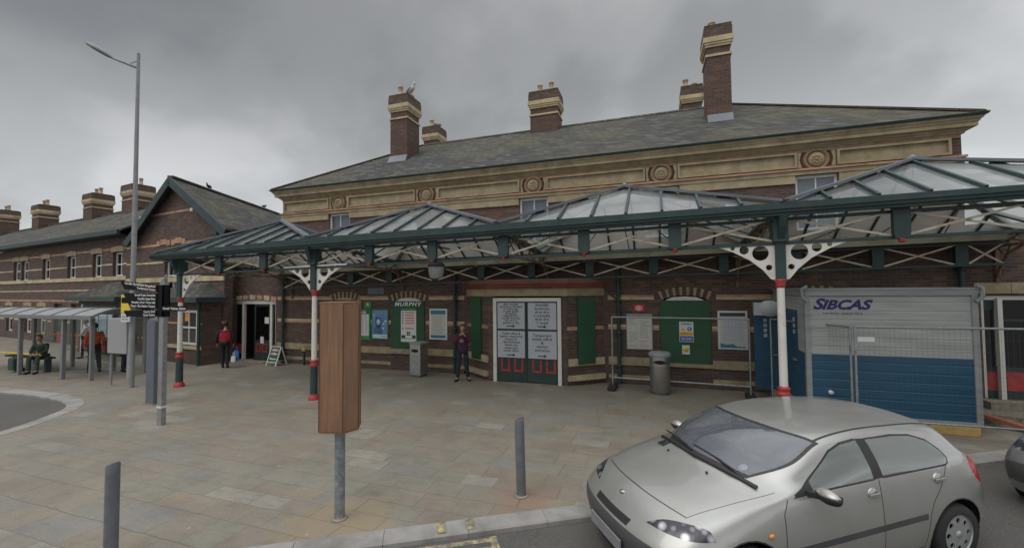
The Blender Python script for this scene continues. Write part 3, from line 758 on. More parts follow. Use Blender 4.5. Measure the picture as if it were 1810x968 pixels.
for a, b in ((A, P), (B, Q), (C_, Q), (D_, P)):
    a = Vector(a); b = Vector(b); n = int((b - a).length / 0.4)
    for i in range(n): mb.bar(a.lerp(b, i / n) + Vector((0, 0, 0.015)), a.lerp(b, (i + 0.96) / n) + Vector((0, 0, 0.015)), 0.2, 0.05)
mb.build('hip_tile', 'moss_cap', roof)
def roofz(y): return RZ + (y - RY0) * (RT - RZ) / (RYC - RY0)
def chimney(x0, x1, y0, y1, zb, zt, pots, parent, tall=True, P=None):
    mb = MB(); h = zt - zb; k = 0.0
    z = [zt - 1.02, zt - 0.95, zt - 0.72, zt - 0.42]
    mb.m = 0; mb.box(x0, x1, y0, y1, zb, z[0]); mb.box(x0 + 0.01, x1 - 0.01, y0 + 0.01, y1 - 0.01, z[1], z[2])
    mb.m = 1; mb.box(x0 - 0.035, x1 + 0.035, y0 - 0.035, y1 + 0.035, z[0], z[1])
    for i, (d, a, b) in enumerate(((0.03, z[2], z[2] + 0.07), (0.055, z[2] + 0.07, z[2] + 0.14), (0.08, z[2] + 0.14, z[3]))): mb.box(x0 - d, x1 + d, y0 - d, y1 + d, a, b)
    mb.m = 4; mb.box(x0 - 0.06, x1 + 0.06, y0 - 0.06, y1 + 0.06, z[3], zt - 0.14); mb.m = 2; mb.box(x0 - 0.045, x1 + 0.045, y0 - 0.045, y1 + 0.045, zt - 0.14, zt - 0.03); mb.box(x0 + 0.05, x1 - 0.05, y0 + 0.05, y1 - 0.05, zt - 0.03, zt + 0.01)
    mb.m = 3; mb.box(x0 - 0.05, x1 + 0.05, y0 - 0.05, y1 + 0.05, zb, zb + 0.02)
    if P: mb.warp(P)
    o = mb.build('chimney', ['brick_red', 'stone_pale', 'moss_cap', 'lead', 'brick'], parent)
    for (px, py, ph) in pots:
        q = MB(); q.lathe([(0.10, zt - 0.02), (0.115, zt + 0.05), (0.095, zt + 0.09), (0.09, zt + ph - 0.08), (0.115, zt + ph - 0.06), (0.115, zt + ph), (0.08, zt + ph), (0.08, zt + ph - 0.1), (0, zt + ph - 0.1)], (px, py, 0), 14)
        if P: q.warp(P)
        q.build('chimney_pot', 'pot_clay', o)
    return o
def flash(x0, x1, y0, y1):
    return MB().prism([(y0 - 0.18, roofz(y0 - 0.18) + 0.012), (y0 - 0.003, roofz(y0) + 0.012), (y0 - 0.003, roofz(y0) + 0.2), (y0 - 0.02, roofz(y0) + 0.2)], x0 - 0.02, x1 + 0.02, 'x')
CH = [(-9.85, -9.08, 1.95, 2.85, 7.4, 10.45, [(-9.55, 2.2, 0.42), (-9.3, 2.62, 0.2)]),
      (-10.5, -9.75, 5.6, 6.4, 7.6, 10.62, [(-10.15, 5.8, 0.36), (-10.0, 6.2, 0.3)]),
      (-4.55, -3.45, 3.75, 4.6, 8.4, 10.55, [(-4.22, 4.1, 0.38), (-3.75, 4.1, 0.42)]),
      (1.70, 2.38, 2.0, 2.95, 7.4, 10.85, [(1.92, 2.4, 0.30), (2.1, 2.7, 0.3)]),
      (1.20, 1.90, 5.3, 6.1, 7.8, 10.55, [(1.35, 5.6, 0.36), (1.7, 5.9, 0.3)])]
for c in CH: chimney(*c, ST)
for i in (0, 3): flash(*CH[i][:4]).build('flashing', 'lead', ST)
# small plaque and faint window-shaped outline
flat_panel(ST, 'plaque', 'lead', -9.38, -8.72, 2.52, 2.74, -0.002, 0.02)
# drainpipes
def pipe(x, y=-0.09, z1=3.2):
    mb = MB(); mb.tube([(x, y, 0.0), (x, y, z1)], 0.05, 10)
    for z in (0.5, 1.4, 2.3, 3.0): mb.lathe([(0.0, z - 0.04), (0.065, z - 0.04), (0.065, z + 0.04), (0, z + 0.04)], (x, y, 0), 10); mb.box(x - 0.09, x + 0.09, y + 0.04, -0.001, z - 0.02, z + 0.02)
    return mb
for x in (-16.15, -13.1, -6.02, -0.95, 6.50):
    mb = pipe(x)
    if x == -16.15: mb.tube([(x, -0.09, 2.55), (x + 0.25, -0.3, 2.85), (x + 0.25, -0.3, 3.2)], 0.05, 8)
    if x in (-6.02, -0.95):
        s_ = 1 if x < -3 else -1; mb.tube([(x, -0.09, 2.3), (x + s_ * 0.32, -0.35, 2.62), (x + s_ * 0.36, -0.4, 2.8)], 0.03, 8)
    mb.build('drainpipe', 'green_paint', ST)

# ---- projecting entrance bay
BF = -0.72; BX = [-5.62, -4.62, -2.28, -1.38]
def cant(side):
    a, b = ((BX[0], 0.0), (BX[1], BF)) if side < 0 else ((BX[2], BF), (BX[3], 0.0))
    a = Vector((*a, 0)); b = Vector((*b, 0)); d = (b - a); L = d.length; d.normalize(); n = Vector((-d.y, d.x, 0))
    if n.y > 0: n = -n
    return a, d, L, n
mb = MB(); sc_ = MB(); bdm = MB(); sl = MB(); sp = MB()
for side in (-1, 1):
    a, d, L, n = cant(side)
    Pf = lambda u, w, z, a=a, d=d, n=n: tuple(a + d * u - n * w + Vector((0, 0, z)))
    wall_grid(mb, 0, L, -0.02, 2.45, 0.0, 0.2, [], Pf)
    def pb(m_, u0, u1, w0, w1, z0, z1):
        vs = [Pf(u, w, z) for z in (z0, z1) for w in (w0, w1) for u in (u0, u1)]
        m_.add(vs, [(0, 2, 3, 1), (4, 5, 7, 6), (0, 1, 5, 4), (2, 6, 7, 3), (0, 4, 6, 2), (1, 3, 7, 5)])
    pb(sc_, 0.02, L, -0.04, -0.002, 0.52, 0.72); pb(sc_, 0.0, L, -0.10, -0.002, 0.13, 0.27)
    pb(sp, 0, L, -0.012, -0.001, 1.50, 1.60)
    u0 = L * 0.5 - 0.27; pb(bdm, u0, u0 + 0.54, -0.06, -0.013, 0.56, 2.40)
mb.box(BX[1], -4.46, BF, BF + 0.25, -0.02, 2.45); mb.box(-2.44, BX[2], BF, BF + 0.25, -0.02, 2.45)
mb.build('bay_wall', 'brick', ST); sc_.build('bay_stone_course', 'stone_pale', ST); sp.build('bay_string_course', 'stone_pink', ST)
bdm.build('narrow_window_board', 'green_board', ST)
def bay_slab(off, z0, z1, mat, name):
    k = off
    P_ = [(BX[0] - k * 1.1, -0.001), (BX[1] - k * 0.42, BF - k), (BX[2] + k * 0.42, BF - k), (BX[3] + k * 1.1, -0.001)]
    return MB().prism(P_, z0, z1, 'z').build(name, mat, ST)
bay_slab(0.03, 2.452, 2.66, 'stone', 'bay_lintel')
bay_slab(0.07, 2.662, 2.72, 'stone_red', 'bay_cornice'); bay_slab(0.12, 2.722, 2.80, 'stone_red', 'bay_cornice'); bay_slab(0.18, 2.802, 2.90, 'stone_red', 'bay_cornice'); bay_slab(0.10, 2.902, 2.93, 'lead', 'bay_roof')
# boarded entrance door
dr = MB(); dr.box(-4.455, -4.355, BF - 0.03, BF + 0.12, 0, 2.40); dr.box(-2.545, -2.445, BF - 0.03, BF + 0.12, 0, 2.40); dr.box(-4.355, -2.545, BF - 0.029, BF + 0.12, 2.30, 2.40)
door = dr.build('entrance_door', 'white_paint', ST)
lf = MB()
for a, b in ((-4.353, -3.455), (-3.445, -2.547)): lf.box(a, b, BF + 0.02, BF + 0.07, 0.02, 2.298)
lf.build('door_leaf', 'green_paint', door)
tr = MB()
for a in (-4.23, -3.83, -3.29, -2.89):
    for (p, q, r_, s_) in ((a, a + 0.06, 0.30, 0.66), (a + 0.22, a + 0.28, 0.30, 0.66), (a + 0.06, a + 0.22, 0.30, 0.36)): tr.box(p, q, BF + 0.005, BF + 0.019, r_, s_)
tr.build('red_panel_moulding', 'red_paint', door)
# four notices on the door
WELSH1 = "Mae'r swyddfa\ndocynnau a chyntedd\nyr orsaf ar gau\nar gyfer gwaith\nadnewyddu\nDefnyddiwch y\nswyddfa docynnau\ndros dro os\ngwelwch yn dda"
NOT = [(-4.32, -3.50, 1.52, 2.26, WELSH1, 0.072, 0.95), (-3.40, -2.58, 1.52, 2.26, 'Swyddfa\ndocynnau\ndros dro\na mynedfa\ndros dro\n\'r orsaf', 0.108, 1.0),
       (-4.32, -3.50, 0.70, 1.46, 'Ticket office &\nstation concourse\nclosed for\nrefurbishment\nPlease use\ntemporary\nticket office', 0.088, 1.0), (-3.40, -2.58, 0.70, 1.46, 'Temporary\nticket office\n&\nstation\nentrance', 0.112, 1.1)]
for i, (a, b, z0, z1, t, s_, ls) in enumerate(NOT):
    n = MB(); n.box(a, b, BF - 0.012, BF + 0.018, z0, z1)
    no = n.build('door_notice', 'sheet_grey', door)
    k = MB(); add_text(k, t, s_, ((a + b) / 2, BF - 0.0135, (z0 + z1) / 2 + 0.06), bold=0.0022, sx=0.98, spacing=1.08, lines=0.92)
    xc = (a + b) / 2; zc = z0 + 0.075
    k.prism([(xc - 0.13, zc - 0.013), (xc + 0.05, zc - 0.013), (xc + 0.05, zc - 0.045), (xc + 0.13, zc), (xc + 0.05, zc + 0.045), (xc + 0.05, zc + 0.013), (xc - 0.13, zc + 0.013)], BF - 0.016, BF - 0.0125)
    k.build('notice_lettering', 'lettering_black', no, fix=False)
# left-hand doorway (open)
dw = MB()
for a, b in ((-15.84, -15.76), (-15.33, -15.23), (-13.90, -13.80), (-13.63, -13.56)): dw.box(a, b, 0.06, 0.16, 0, 2.24)
dw.prism([(-15.84, 2.17), (-13.56, 2.17), (-13.56, 2.26), (-14.1, 2.31), (-14.7, 2.33), (-15.3, 2.31), (-15.84, 2.26)], 0.05, 0.17)
dwo = dw.build('open_doorway', 'white_paint', ST)
lf = MB()
def leaf(mb, x0, x1, y, z0=0.02, z1=2.16):
    mb.box(x0, x0 + 0.07, y, y + 0.04, z0, z1); mb.box(x1 - 0.07, x1, y, y + 0.04, z0, z1); mb.box(x0 + 0.07, x1 - 0.07, y, y + 0.04, z1 - 0.08, z1); mb.box(x0 + 0.07, x1 - 0.07, y, y + 0.04, z0, 0.78)
leaf(lf, -14.72, -13.91, 0.09)
o = lf.build('door_leaf', 'green_paint', dwo)
g_ = MB(); g_.box(-14.65, -13.98, 0.105, 0.113, 0.78, 2.08); g_.box(-15.755, -15.335, 0.1, 0.108, 0.6, 2.17); g_.box(-13.79, -13.64, 0.1, 0.108, 0.6, 2.17); g_.build('door_glass', 'window_glass', dwo)
t_ = MB()
for a in (-14.62, -14.30):
    for (p, q, r_, s_) in ((a, a + 0.05, 0.32, 0.66), (a + 0.2, a + 0.25, 0.32, 0.66), (a + 0.05, a + 0.2, 0.32, 0.37), (a + 0.05, a + 0.2, 0.61, 0.66)): t_.box(p, q, 0.078, 0.089, r_, s_)
for a in (-15.74,): t_.box(a, a + 0.38, 0.08, 0.092, 0.25, 0.62)
t_.box(-13.785, -13.645, 0.08, 0.092, 0.25, 0.62); t_.build('red_panel_moulding', 'red_paint', dwo)
p_ = MB(); p_.box(-14.2, -13.99, 0.095, 0.1, 1.42, 1.66); p_.box(-14.4, -14.23, 0.082, 0.088, 0.66, 0.92); p_.build('door_notice', 'paper', dwo)
mb = MB(); mb.box(-15.7, -13.7, -0.45, 0.0, 0.003, 0.03); mb.build('door_step', 'cement_pad', ST)
# inner doors seen through the opening
mb = MB()
for x in (-15.9, -15.45, -15.0, -14.55): mb.box(x, x + 0.05, 2.2, 2.25, 0, 2.2)
mb.build('inner_screen', 'timber_red', ST)
# right-hand doors
dw = MB(); dw.box(6.87, 6.93, 0.05, 0.15, 0.16, 2.40); dw.box(7.13, 7.21, -0.02, 0.15, 0.16, 2.36); dw.box(6.93, 8.9, 0.05, 0.15, 2.32, 2.41); dw.box(8.2, 8.28, 0.05, 0.15, 0.16, 2.32)
dwo = dw.build('doorway', 'white_paint', ST)
q = MB(); q.box(6.93, 7.13, 0.09, 0.13, 0.16, 0.85); q.box(7.21, 8.2, 0.09, 0.13, 0.16, 0.85); q.box(6.93, 7.13, 0.09, 0.13, 2.1, 2.32); q.box(7.21, 8.2, 0.09, 0.13, 1.85, 1.9); q.build('door_leaf', 'green_paint', dwo)
q = MB(); q.box(6.93, 7.13, 0.1, 0.11, 0.86, 2.1); q.box(7.21, 8.2, 0.1, 0.11, 0.86, 1.85); q.box(7.21, 8.2, 0.1, 0.11, 1.9, 2.32); q.build('door_glass', 'window_glass', dwo)
q = MB(); q.box(6.945, 7.115, 0.075, 0.089, 0.34, 0.74); q.box(7.28, 7.62, 0.075, 0.089, 0.34, 0.74); q.box(7.74, 8.1, 0.075, 0.089, 0.34, 0.74); q.build('red_panel_moulding', 'red_paint', dwo)
mb = MB(); mb.box(6.75, 8.9, -0.35, -0.001, 0.003, 0.155); mb.build('door_step', 'cement_pad', ST)

# ------------------------------------------------------------ gabled wing and long left wing (their front runs 7.5 degrees off the main front)
PH = R(7.5); W0 = Vector((-15.8, -0.6, 0)); WD = Vector((-math.cos(PH), math.sin(PH), 0)); WI = Vector((math.sin(PH), math.cos(PH), 0))
SK = Vector((-0.357, 0.934, 0)).normalized()        # the gabled roof runs back at a skew
def WP(s, d, z): p = W0 + WD * s + WI * d; return (p.x, p.y, z)
def SP(s, d, z): p = W0 + WD * s + SK * d; return (p.x, p.y, z)
def WPx(s, d, z): return WP(s, d, z)
GW = thing('gabled_building', 'gabled brick cross wing with green bargeboards, between the long low wing and the main block', 'building', WP(3.4, 0, 0))
mb = MB()
gw = [(2.85, 3.85, 2.75, 3.95), (5.05, 5.95, 0.5, 2.1)]
wall_grid(mb, -0.45, 6.85, -0.4, 5.0, 0.0, 0.3, [(h[0], h[1], h[2], h[3]) for h in gw], WP)
mb.poly([WP(-0.45, 0, 5.0), WP(6.45, 0, 5.0), WP(3.1, 0, 7.16)])
mb.poly([SP(-0.45, 0.01, -0.4), SP(-0.45, 9, -0.4), SP(-0.45, 9, 5.0), SP(-0.45, 0.01, 5.0)])
mb.build('wall', 'brick', GW)
def wbox(mb, s0, s1, d0, d1, z0, z1, P=WP):
    vs = [P(s, d, z) for z in (z0, z1) for d in (d0, d1) for s in (s0, s1)]
    return mb.add(vs, [(0, 2, 3, 1), (4, 5, 7, 6), (0, 1, 5, 4), (2, 6, 7, 3), (0, 4, 6, 2), (1, 3, 7, 5)])
def wband(parent, z0, z1, proud, mat, spans, name='string_course'):
    mb = MB()
    for a, b in spans: wbox(mb, a, b, -proud, 0.02, z0, z1)
    return mb.build(name, mat, parent)
wband(GW, 4.62, 4.72, 0.015, 'stone_pink', [(-0.45, 2.3), (4.4, 7.1)])
wband(GW, 5.95, 6.04, 0.015, 'stone_pink', [(1.4, 5.5)])
wband(GW, 3.88, 3.96, 0.015, 'stone_pale', [(-0.45, 2.75), (3.95, 7.1)])
wband(GW, 3.08, 3.28, 0.04, 'stone_pale', [(-0.45, 7.1)], 'sill_course')
wband(GW, 2.22, 2.32, 0.015, 'stone_pink', [(-0.45, 7.1)]); wband(GW, 1.45, 1.55, 0.015, 'stone_pale', [(-0.45, 4.95), (6.05, 7.1)])
wband(GW, 0.38, 0.5, 0.04, 'stone_pale', [(-0.45, 7.1)], 'sill_course')
mb = MB()
for s0 in (2.25, 3.4):
    for i in range(4): wbox(mb, s0 + i * 0.26, s0 + i * 0.26 + 0.25, -0.04, 0.02, 4.62 + (0.05 if i in (1, 2) else 0), 4.84 + (0.06 if i in (1, 2) else 0))
mb.build('window_arch', 'stone_pink', GW)
def wsash(parent, sc, w, z0, z1, d=0.12, depth0=0.0):
    f = MB(); t = 0.07; d += depth0
    wbox(f, sc - w / 2, sc - w / 2 + t, d, d + 0.07, z0, z1); wbox(f, sc + w / 2 - t, sc + w / 2, d, d + 0.07, z0, z1)
    wbox(f, sc - w / 2 + t, sc + w / 2 - t, d, d + 0.07, z0, z0 + 0.08); wbox(f, sc - w / 2 + t, sc + w / 2 - t, d, d + 0.07, z1 - 0.08, z1)
    zm = (z0 + z1) / 2; wbox(f, sc - w / 2 + t, sc + w / 2 - t, d + 0.003, d + 0.06, zm - 0.03, zm + 0.03); wbox(f, sc - 0.018, sc + 0.018, d + 0.005, d + 0.05, z0 + 0.08, zm - 0.03); wbox(f, sc - 0.018, sc + 0.018, d + 0.005, d + 0.05, zm + 0.03, z1 - 0.08)
    o = f.build('window', 'sash_paint', parent)
    g_ = MB(); g_.quad(WP(sc - w / 2 + t, d + 0.03, z0 + 0.08), WP(sc + w / 2 - t, d + 0.03, z0 + 0.08), WP(sc + w / 2 - t, d + 0.03, z1 - 0.08), WP(sc - w / 2 + t, d + 0.03, z1 - 0.08)); g_.build('pane', 'window_glass', o)
    b = MB(); wbox(b, sc - w / 2 + 0.02, sc + w / 2 - 0.02, d + 0.2, d + 0.22, z0 + (z1 - z0) * random.uniform(0.35, 0.6), z1); b.build('blind', 'paper', o)
    return o
wsash(GW, 3.35, 1.0, 2.75, 3.95); wsash(GW, 5.5, 0.9, 0.5, 2.1)
# gable roof
rz0, rz1 = 5.1, 7.3
mb = MB()
for (s_e, s_r) in ((-0.75, 3.1), (6.55, 3.1)):
    for (zz, flip) in ((0, 0),):
        a, b, c, d = SP(s_e, -0.3, rz0 - 0.15), SP(s_e, 10.5, rz0 - 0.15), SP(s_r, 10.5, rz1), SP(s_r, -0.3, rz1)
        up = Vector((0, 0, 0.09)); lo = [Vector(p) for p in (a, b, c, d)]; hi = [p + up for p in lo]
        mb.add(lo + hi, [(0, 1, 2, 3), (7, 6, 5, 4), (0, 4, 5, 1), (1, 5, 6, 2), (2, 6, 7, 3), (3, 7, 4, 0)])
groof = mb.build('roof', 'slate', GW)
mb = MB(); n = 24
for i in range(n):
    a = Vector(SP(3.1, -0.3 + 10.8 * i / n, rz1 + 0.11)); b = Vector(SP(3.1, -0.3 + 10.8 * (i + 0.96) / n, rz1 + 0.11)); mb.bar(a, b, 0.24, 0.08)
mb.build('ridge_tile', 'slate', groof)
mb = MB()
for s_e in (-0.8, 6.6):
    a = Vector(SP(s_e, -0.36, rz0 - 0.30)); b = Vector(SP(3.1, -0.36, rz1 - 0.08)); mb.bar(a, b, 0.06, 0.32)
mb.build('bargeboard', 'green_paint', GW)
mb = MB()
for s_e in (-0.2, 6.5): wbox(mb, s_e - 0.22, s_e + 0.22, -0.3, 0.0, 4.78, 4.98)
mb.build('kneeler', 'green_paint', GW)
mb = MB(); wbox(mb, -0.42, -0.3, -0.02, 0.0, 4.85, 5.0)
for s_, z_ in ((1.4, 5.9), (5.35, 5.9)): wbox(mb, s_ - 0.09, s_ + 0.09, -0.25, 0, z_ - 0.06, z_ + 0.07)
mb.build('floodlight', 'white_paint', GW)
# low hipped bay at the foot of the gable
LB = MB(); wbox(LB, -0.35, 2.9, -0.7, -0.02, -0.1, 2.42); 
lbo = LB.build('lodge_wall', 'brick', GW)
mb = MB()
a, b, c, d = WP(-0.6, -1.0, 2.45), WP(3.2, -1.0, 2.45), WP(3.2, 0, 2.45), WP(-0.6, 0, 2.45); e_, f_ = WP(0.5, -0.03, 3.02), WP(2.0, -0.03, 3.02)
mb.poly([a, b, f_, e_]); mb.poly([b, c, f_]); mb.poly([a, e_, d]); mb.poly([a, d, c, b]); mb.build('lodge_roof', 'slate', GW)
mb = MB(); wbox(mb, -0.65, 3.25, -1.05, -0.93, 2.28, 2.46); wbox(mb, -0.65, -0.55, -0.93, 0, 2.28, 2.46); wbox(mb, 3.15, 3.25, -0.93, 0, 2.28, 2.46); mb.build('lodge_gutter', 'green_paint', GW)
wsash(GW, 0.40, 1.1, 0.72, 1.98, d=-0.06, depth0=-0.69); wsash(GW, 2.4, 0.7, 0.72, 1.98, d=-0.06, depth0=-0.69)
mb = MB(); wbox(mb, -0.35, 2.9, -0.74, -0.7, 0.55, 0.68); mb.build('lodge_sill', 'stone_pale', GW)
mb = MB(); wbox(mb, -0.35, -0.18, -0.715, -0.7, 1.45, 1.53); wbox(mb, 0.98, 2.02, -0.715, -0.7, 1.45, 1.53); mb.build('lodge_string_course', 'stone_pink', GW)
mb = MB(); p0 = Vector(WP(-0.30, -0.78, 0)); mb.tube([p0, p0 + Vector((0, 0, 2.3))], 0.05, 8); mb.build('lodge_drainpipe', 'green_paint', GW)
mb = MB(); wbox(mb, 0.45, 0.68, -0.735, -0.728, 1.58, 1.9); mb.build('window_poster', 'orange_sign', GW)

LW = thing('station_wing', 'long two-storey brick wing under a slate roof with four chimneys, left behind the bus shelter', 'building', WP(18, 0, 0))
lws = [20.55, 19.3, 16.2, 12.95, 10.05, 7.95]
hol = [(s - 0.5, s + 0.5, 3.42, 4.55) for s in lws] + [(s - 0.5, s + 0.5, 0.4, 1.9) for s in (21.5, 18.6, 16.6)] + [(11.3, 12.9, -0.39, 2.1), (13.9, 15.0, -0.39, 2.1)]
mb = MB(); wall_grid(mb, 6.853, 46, -0.4, 5.25, 0.0, 0.3, hol, WP); wall_grid(mb, 7.103, 46, -0.4, 5.25, 7.0, 7.3, [], WP); mb.build('wall', 'brick', LW)
def gaps(a, b, cs, w):
    r_ = []; x = a
    for c in sorted(cs):
        if c - w / 2 > x: r_.append((x, c - w / 2))
        x = c + w / 2
    if x < b: r_.append((x, b))
    return r_
wband(LW, 4.66, 4.75, 0.015, 'stone_pink', [(7.11, 46)]); wband(LW, 3.95, 4.03, 0.015, 'stone_pale', gaps(7.11, 46, lws, 1.1))
wband(LW, 3.24, 3.42, 0.04, 'stone_pale', [(7.11, 46)], 'sill_course'); wband(LW, 2.2, 2.3, 0.015, 'stone_pink', [(7.11, 46)])
wband(LW, 2.75, 2.82, 0.012, 'stone_pale', [(7.11, 46)])
wband(LW, 1.1, 1.2, 0.015, 'stone_pale', gaps(7.11, 46, [21.5, 18.6, 16.6, 12.1, 14.45], 1.7))
mb = MB()
for s in lws:
    for i in range(5): wbox(mb, s - 0.6 + i * 0.24, s - 0.6 + i * 0.24 + 0.23, -0.05, 0.02, 4.56 + 0.012 * (2 - abs(i - 2)), 4.80 + 0.02 * (2 - abs(i - 2)))
for s in (21.5, 18.6, 16.6):
    for i in range(5): wbox(mb, s - 0.6 + i * 0.24, s - 0.6 + i * 0.24 + 0.23, -0.05, 0.02, 1.92 + 0.012 * (2 - abs(i - 2)), 2.14 + 0.02 * (2 - abs(i - 2)))
mb.build('window_arch', 'stone', LW)
for s in lws: wsash(LW, s, 1.0, 3.42, 4.55)
for s in (21.5, 18.6, 16.6): wsash(LW, s, 1.0, 0.4, 1.9)
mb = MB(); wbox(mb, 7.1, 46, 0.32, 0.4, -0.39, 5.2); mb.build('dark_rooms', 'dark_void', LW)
mb = MB(); wbox(mb, 11.3, 12.9, 0.12, 0.18, -0.39, 2.1); wbox(mb, 13.9, 15.0, 0.12, 0.18, -0.39, 2.1); mb.build('door', 'green_paint', LW)
mb = MB(); wbox(mb, 11.45, 12.0, 0.10, 0.118, 0.0, 0.6); wbox(mb, 12.2, 12.75, 0.10, 0.118, 0.0, 0.6); wbox(mb, 14.0, 14.9, 0.10, 0.118, 0.0, 0.6); mb.build('red_door_panel', 'red_paint', LW)
# roof
mb = MB(); ez, rz = 5.42, 7.75
for (d0, d1) in ((-0.45, 3.65), (7.75, 3.65)):
    lo = [Vector(WP(6.5, d0, ez)), Vector(WP(46, d0, ez)), Vector(WP(46, d1, rz)), Vector(WP(6.5, d1, rz))]; hi = [p + Vector((0, 0, 0.08)) for p in lo]
    mb.add(lo + hi, [(0, 1, 2, 3), (7, 6, 5, 4), (0, 4, 5, 1), (1, 5, 6, 2), (2, 6, 7, 3), (3, 7, 4, 0)])
lro = mb.build('roof', 'slate', LW)
mb = MB(); wbox(mb, 6.75, 46, -0.52, -0.38, 5.28, 5.48); wbox(mb, 6.9, 46, -0.38, -0.0, 5.26, 5.30); mb.build('eaves_gutter', 'green_paint', LW)
mb = MB(); wbox(mb, 7.0, 46, 3.52, 3.78, rz + 0.03, rz + 0.14); mb.build('ridge_tile', 'slate', lro)
for (s, top) in ((37.8, 9.8), (29.6, 9.45), (20.7, 9.35), (15.3, 9.32)):
    x0, x1 = s - 0.66, s + 0.66
    P = lambda x, y, z: WP(x, y, z)
    chimney(x0, x1, 3.1, 4.2, 7.2, top, [(s - 0.32, 3.65, 0.45), (s + 0.32, 3.65, 0.45)], LW, P=P)
# hipped porch in front of the wing
mb = MB(); wbox(mb, 5.2, 9.2, -0.9, -0.02, -0.1, 2.3); mb.build('porch_wall', 'brick', LW)
mb = MB(); wbox(mb, 5.45, 8.6, -0.93, -0.90, 0.0, 2.1); pdo = mb.build('porch_doors', 'green_paint', LW)
mb = MB()
for k in range(4): wbox(mb, 5.52 + k * 0.78, 6.22 + k * 0.78, -0.95, -0.931, 0.75, 2.02)
mb.build('porch_glass', 'blind_blue', pdo)
mb = MB()
for k in range(4): wbox(mb, 5.55 + k * 0.78, 6.19 + k * 0.78, -0.955, -0.931, 0.12, 0.6)
mb.build('red_door_panel', 'red_paint', pdo)
mb = MB(); wbox(mb, 8.6, 8.72, -0.97, -0.90, 0, 2.15); mb.build('porch_post', 'white_paint', LW)
mb = MB()
a, b, c, d = WP(4.9, -1.2, 2.48), WP(9.6, -1.2, 2.48), WP(9.6, 0, 2.48), WP(4.9, 0, 2.48); e_ = WP(6.8, -0.3, 3.15); f_ = WP(7.3, -0.3, 3.15)
mb.poly([a, b, f_, e_]); mb.poly([b, c, f_]); mb.poly([a, e_, d]); mb.poly([d, e_, f_, c]); mb.poly([a, d, c, b]); mb.build('porch_roof', 'slate', LW)
mb = MB(); wbox(mb, 4.85, 9.65, -1.25, -1.13, 2.30, 2.49); wbox(mb, 4.85, 4.95, -1.13, -0.02, 2.30, 2.49); wbox(mb, 9.55, 9.65, -1.13, -0.02, 2.30, 2.49); mb.build('porch_gutter', 'green_paint', LW)
# ------------------------------------------------------------ glazed canopy
CN = thing('station_canopy', 'long green iron canopy with hipped glass roofs in front of the brick station', 'canopy', (-3, -3.9, 0))
VX = [-13.5, -7.98, -3.05, 2.10, 7.25]         # valleys
AP = [-10.85, -5.72, -0.60, 4.72]
CY = -3.9; GY = -4.1; BY = -0.35
def cw(x, y, z):
    if z < 1.0: return (x, y, z)
    k = min(1.0, (z - 1.0) / 1.6)
    return (x, y, z + k * (0.011 * (x + 3.0) - 0.13 * max(0.0, min(1.0, (-8.0 - x) / 5.5))))
ET, EB, AT = 3.98, 3.66, 4.93
def cb(mb, name, mats, parent, **kw): return mb.warp(cw).build(name, mats, parent, **kw)
for i in range(4):
    x0, x1, xa = VX[i], VX[i + 1], AP[i]; ya = -2.2
    A_, B_, C_, D_, Z_ = (x0, GY, ET), (x1, GY, ET), (x1, BY, EB), (x0, BY, EB), (xa, ya, AT)
    g_ = MB()
    for a, b in ((A_, B_), (B_, C_), (C_, D_), (D_, A_)): g_.poly([a, b, Z_])
    go = cb(g_, 'glazed_roof', 'canopy_glass', CN)
    bars = MB()
    for (a, b, n) in ((A_, B_, 8), (B_, C_, 6), (C_, D_, 8), (D_, A_, 6)):
        a = Vector(a); b = Vector(b); z = Vector(Z_); L = (b - a).length; d = (b - a).normalized()
        foot = a + d * (z - a).dot(d); up = z - foot; tf = (foot - a).length / L
        for k in range(1, n):
            t = k / n; f_ = t / tf if t <= tf else (1 - t) / (1 - tf)
            p = a + (b - a) * t; q = p + up * f_
            bars.bar(p + Vector((0, 0, 0.02)), q + Vector((0, 0, 0.02)), 0.045, 0.075)
        for s_, k in ((1, 1),):
            bars.bar(a + Vector((0, 0, -0.03)), b + Vector((0, 0, -0.03)), 0.06, 0.10)
    cb(bars, 'glazing_bars', 'green_paint', go)
    hp = MB()
    for p in (A_, B_, C_, D_): hp.bar(Vector(p) + Vector((0, 0, 0.055)), Vector(Z_) + Vector((0, 0, 0.055)), 0.17, 0.05)
    hp.lathe([(0.0, AT + 0.14), (0.06, AT + 0.10), (0.12, AT + 0.03)], (xa, ya, 0), 8)
    cb(hp, 'hip_flashing', 'lead', go)
    pu = MB()
    for f_ in (0.5,):
        P_ = [Vector(p).lerp(Vector(Z_), f_) + Vector((0, 0, -0.07)) for p in (A_, B_, C_, D_)]
        for k in range(4): pu.bar(P_[k], P_[(k + 1) % 4], 0.05, 0.06)
    cb(pu, 'purlins', 'rusty_iron', go)
# front gutter beam, moulded
def gut(mb, pts):
    for (y0, y1, z0, z1) in pts: mb.box(-13.55, 7.3, GY + y0, GY + y1, z0, z1)
    return mb
mb = gut(MB(), [(-0.11, 0.02, 3.915, 3.975), (-0.08, 0.02, 3.865, 3.913), (-0.04, 0.05, 3.815, 3.863)])
mb.bar((-13.59, GY - 0.1, 3.925), (-13.59, BY, 3.62), 0.07, 0.12)
cb(mb, 'front_gutter', 'green_paint', CN)
mb = MB(); mb.box(-13.5, 7.25, BY - 0.10, BY + 0.06, 3.50, 3.63); mb.box(-13.5, 7.25, BY + 0.06, -0.01, 3.54, 3.60); cb(mb, 'rear_gutter_beam', 'cream_beam', CN)
# valley gutters
mb = MB()
for x in VX[1:4]: mb.bar((x, GY + 0.02, 3.945), (x, BY, 3.625), 0.24, 0.05)
cb(mb, 'valley_gutter', 'lead', CN)
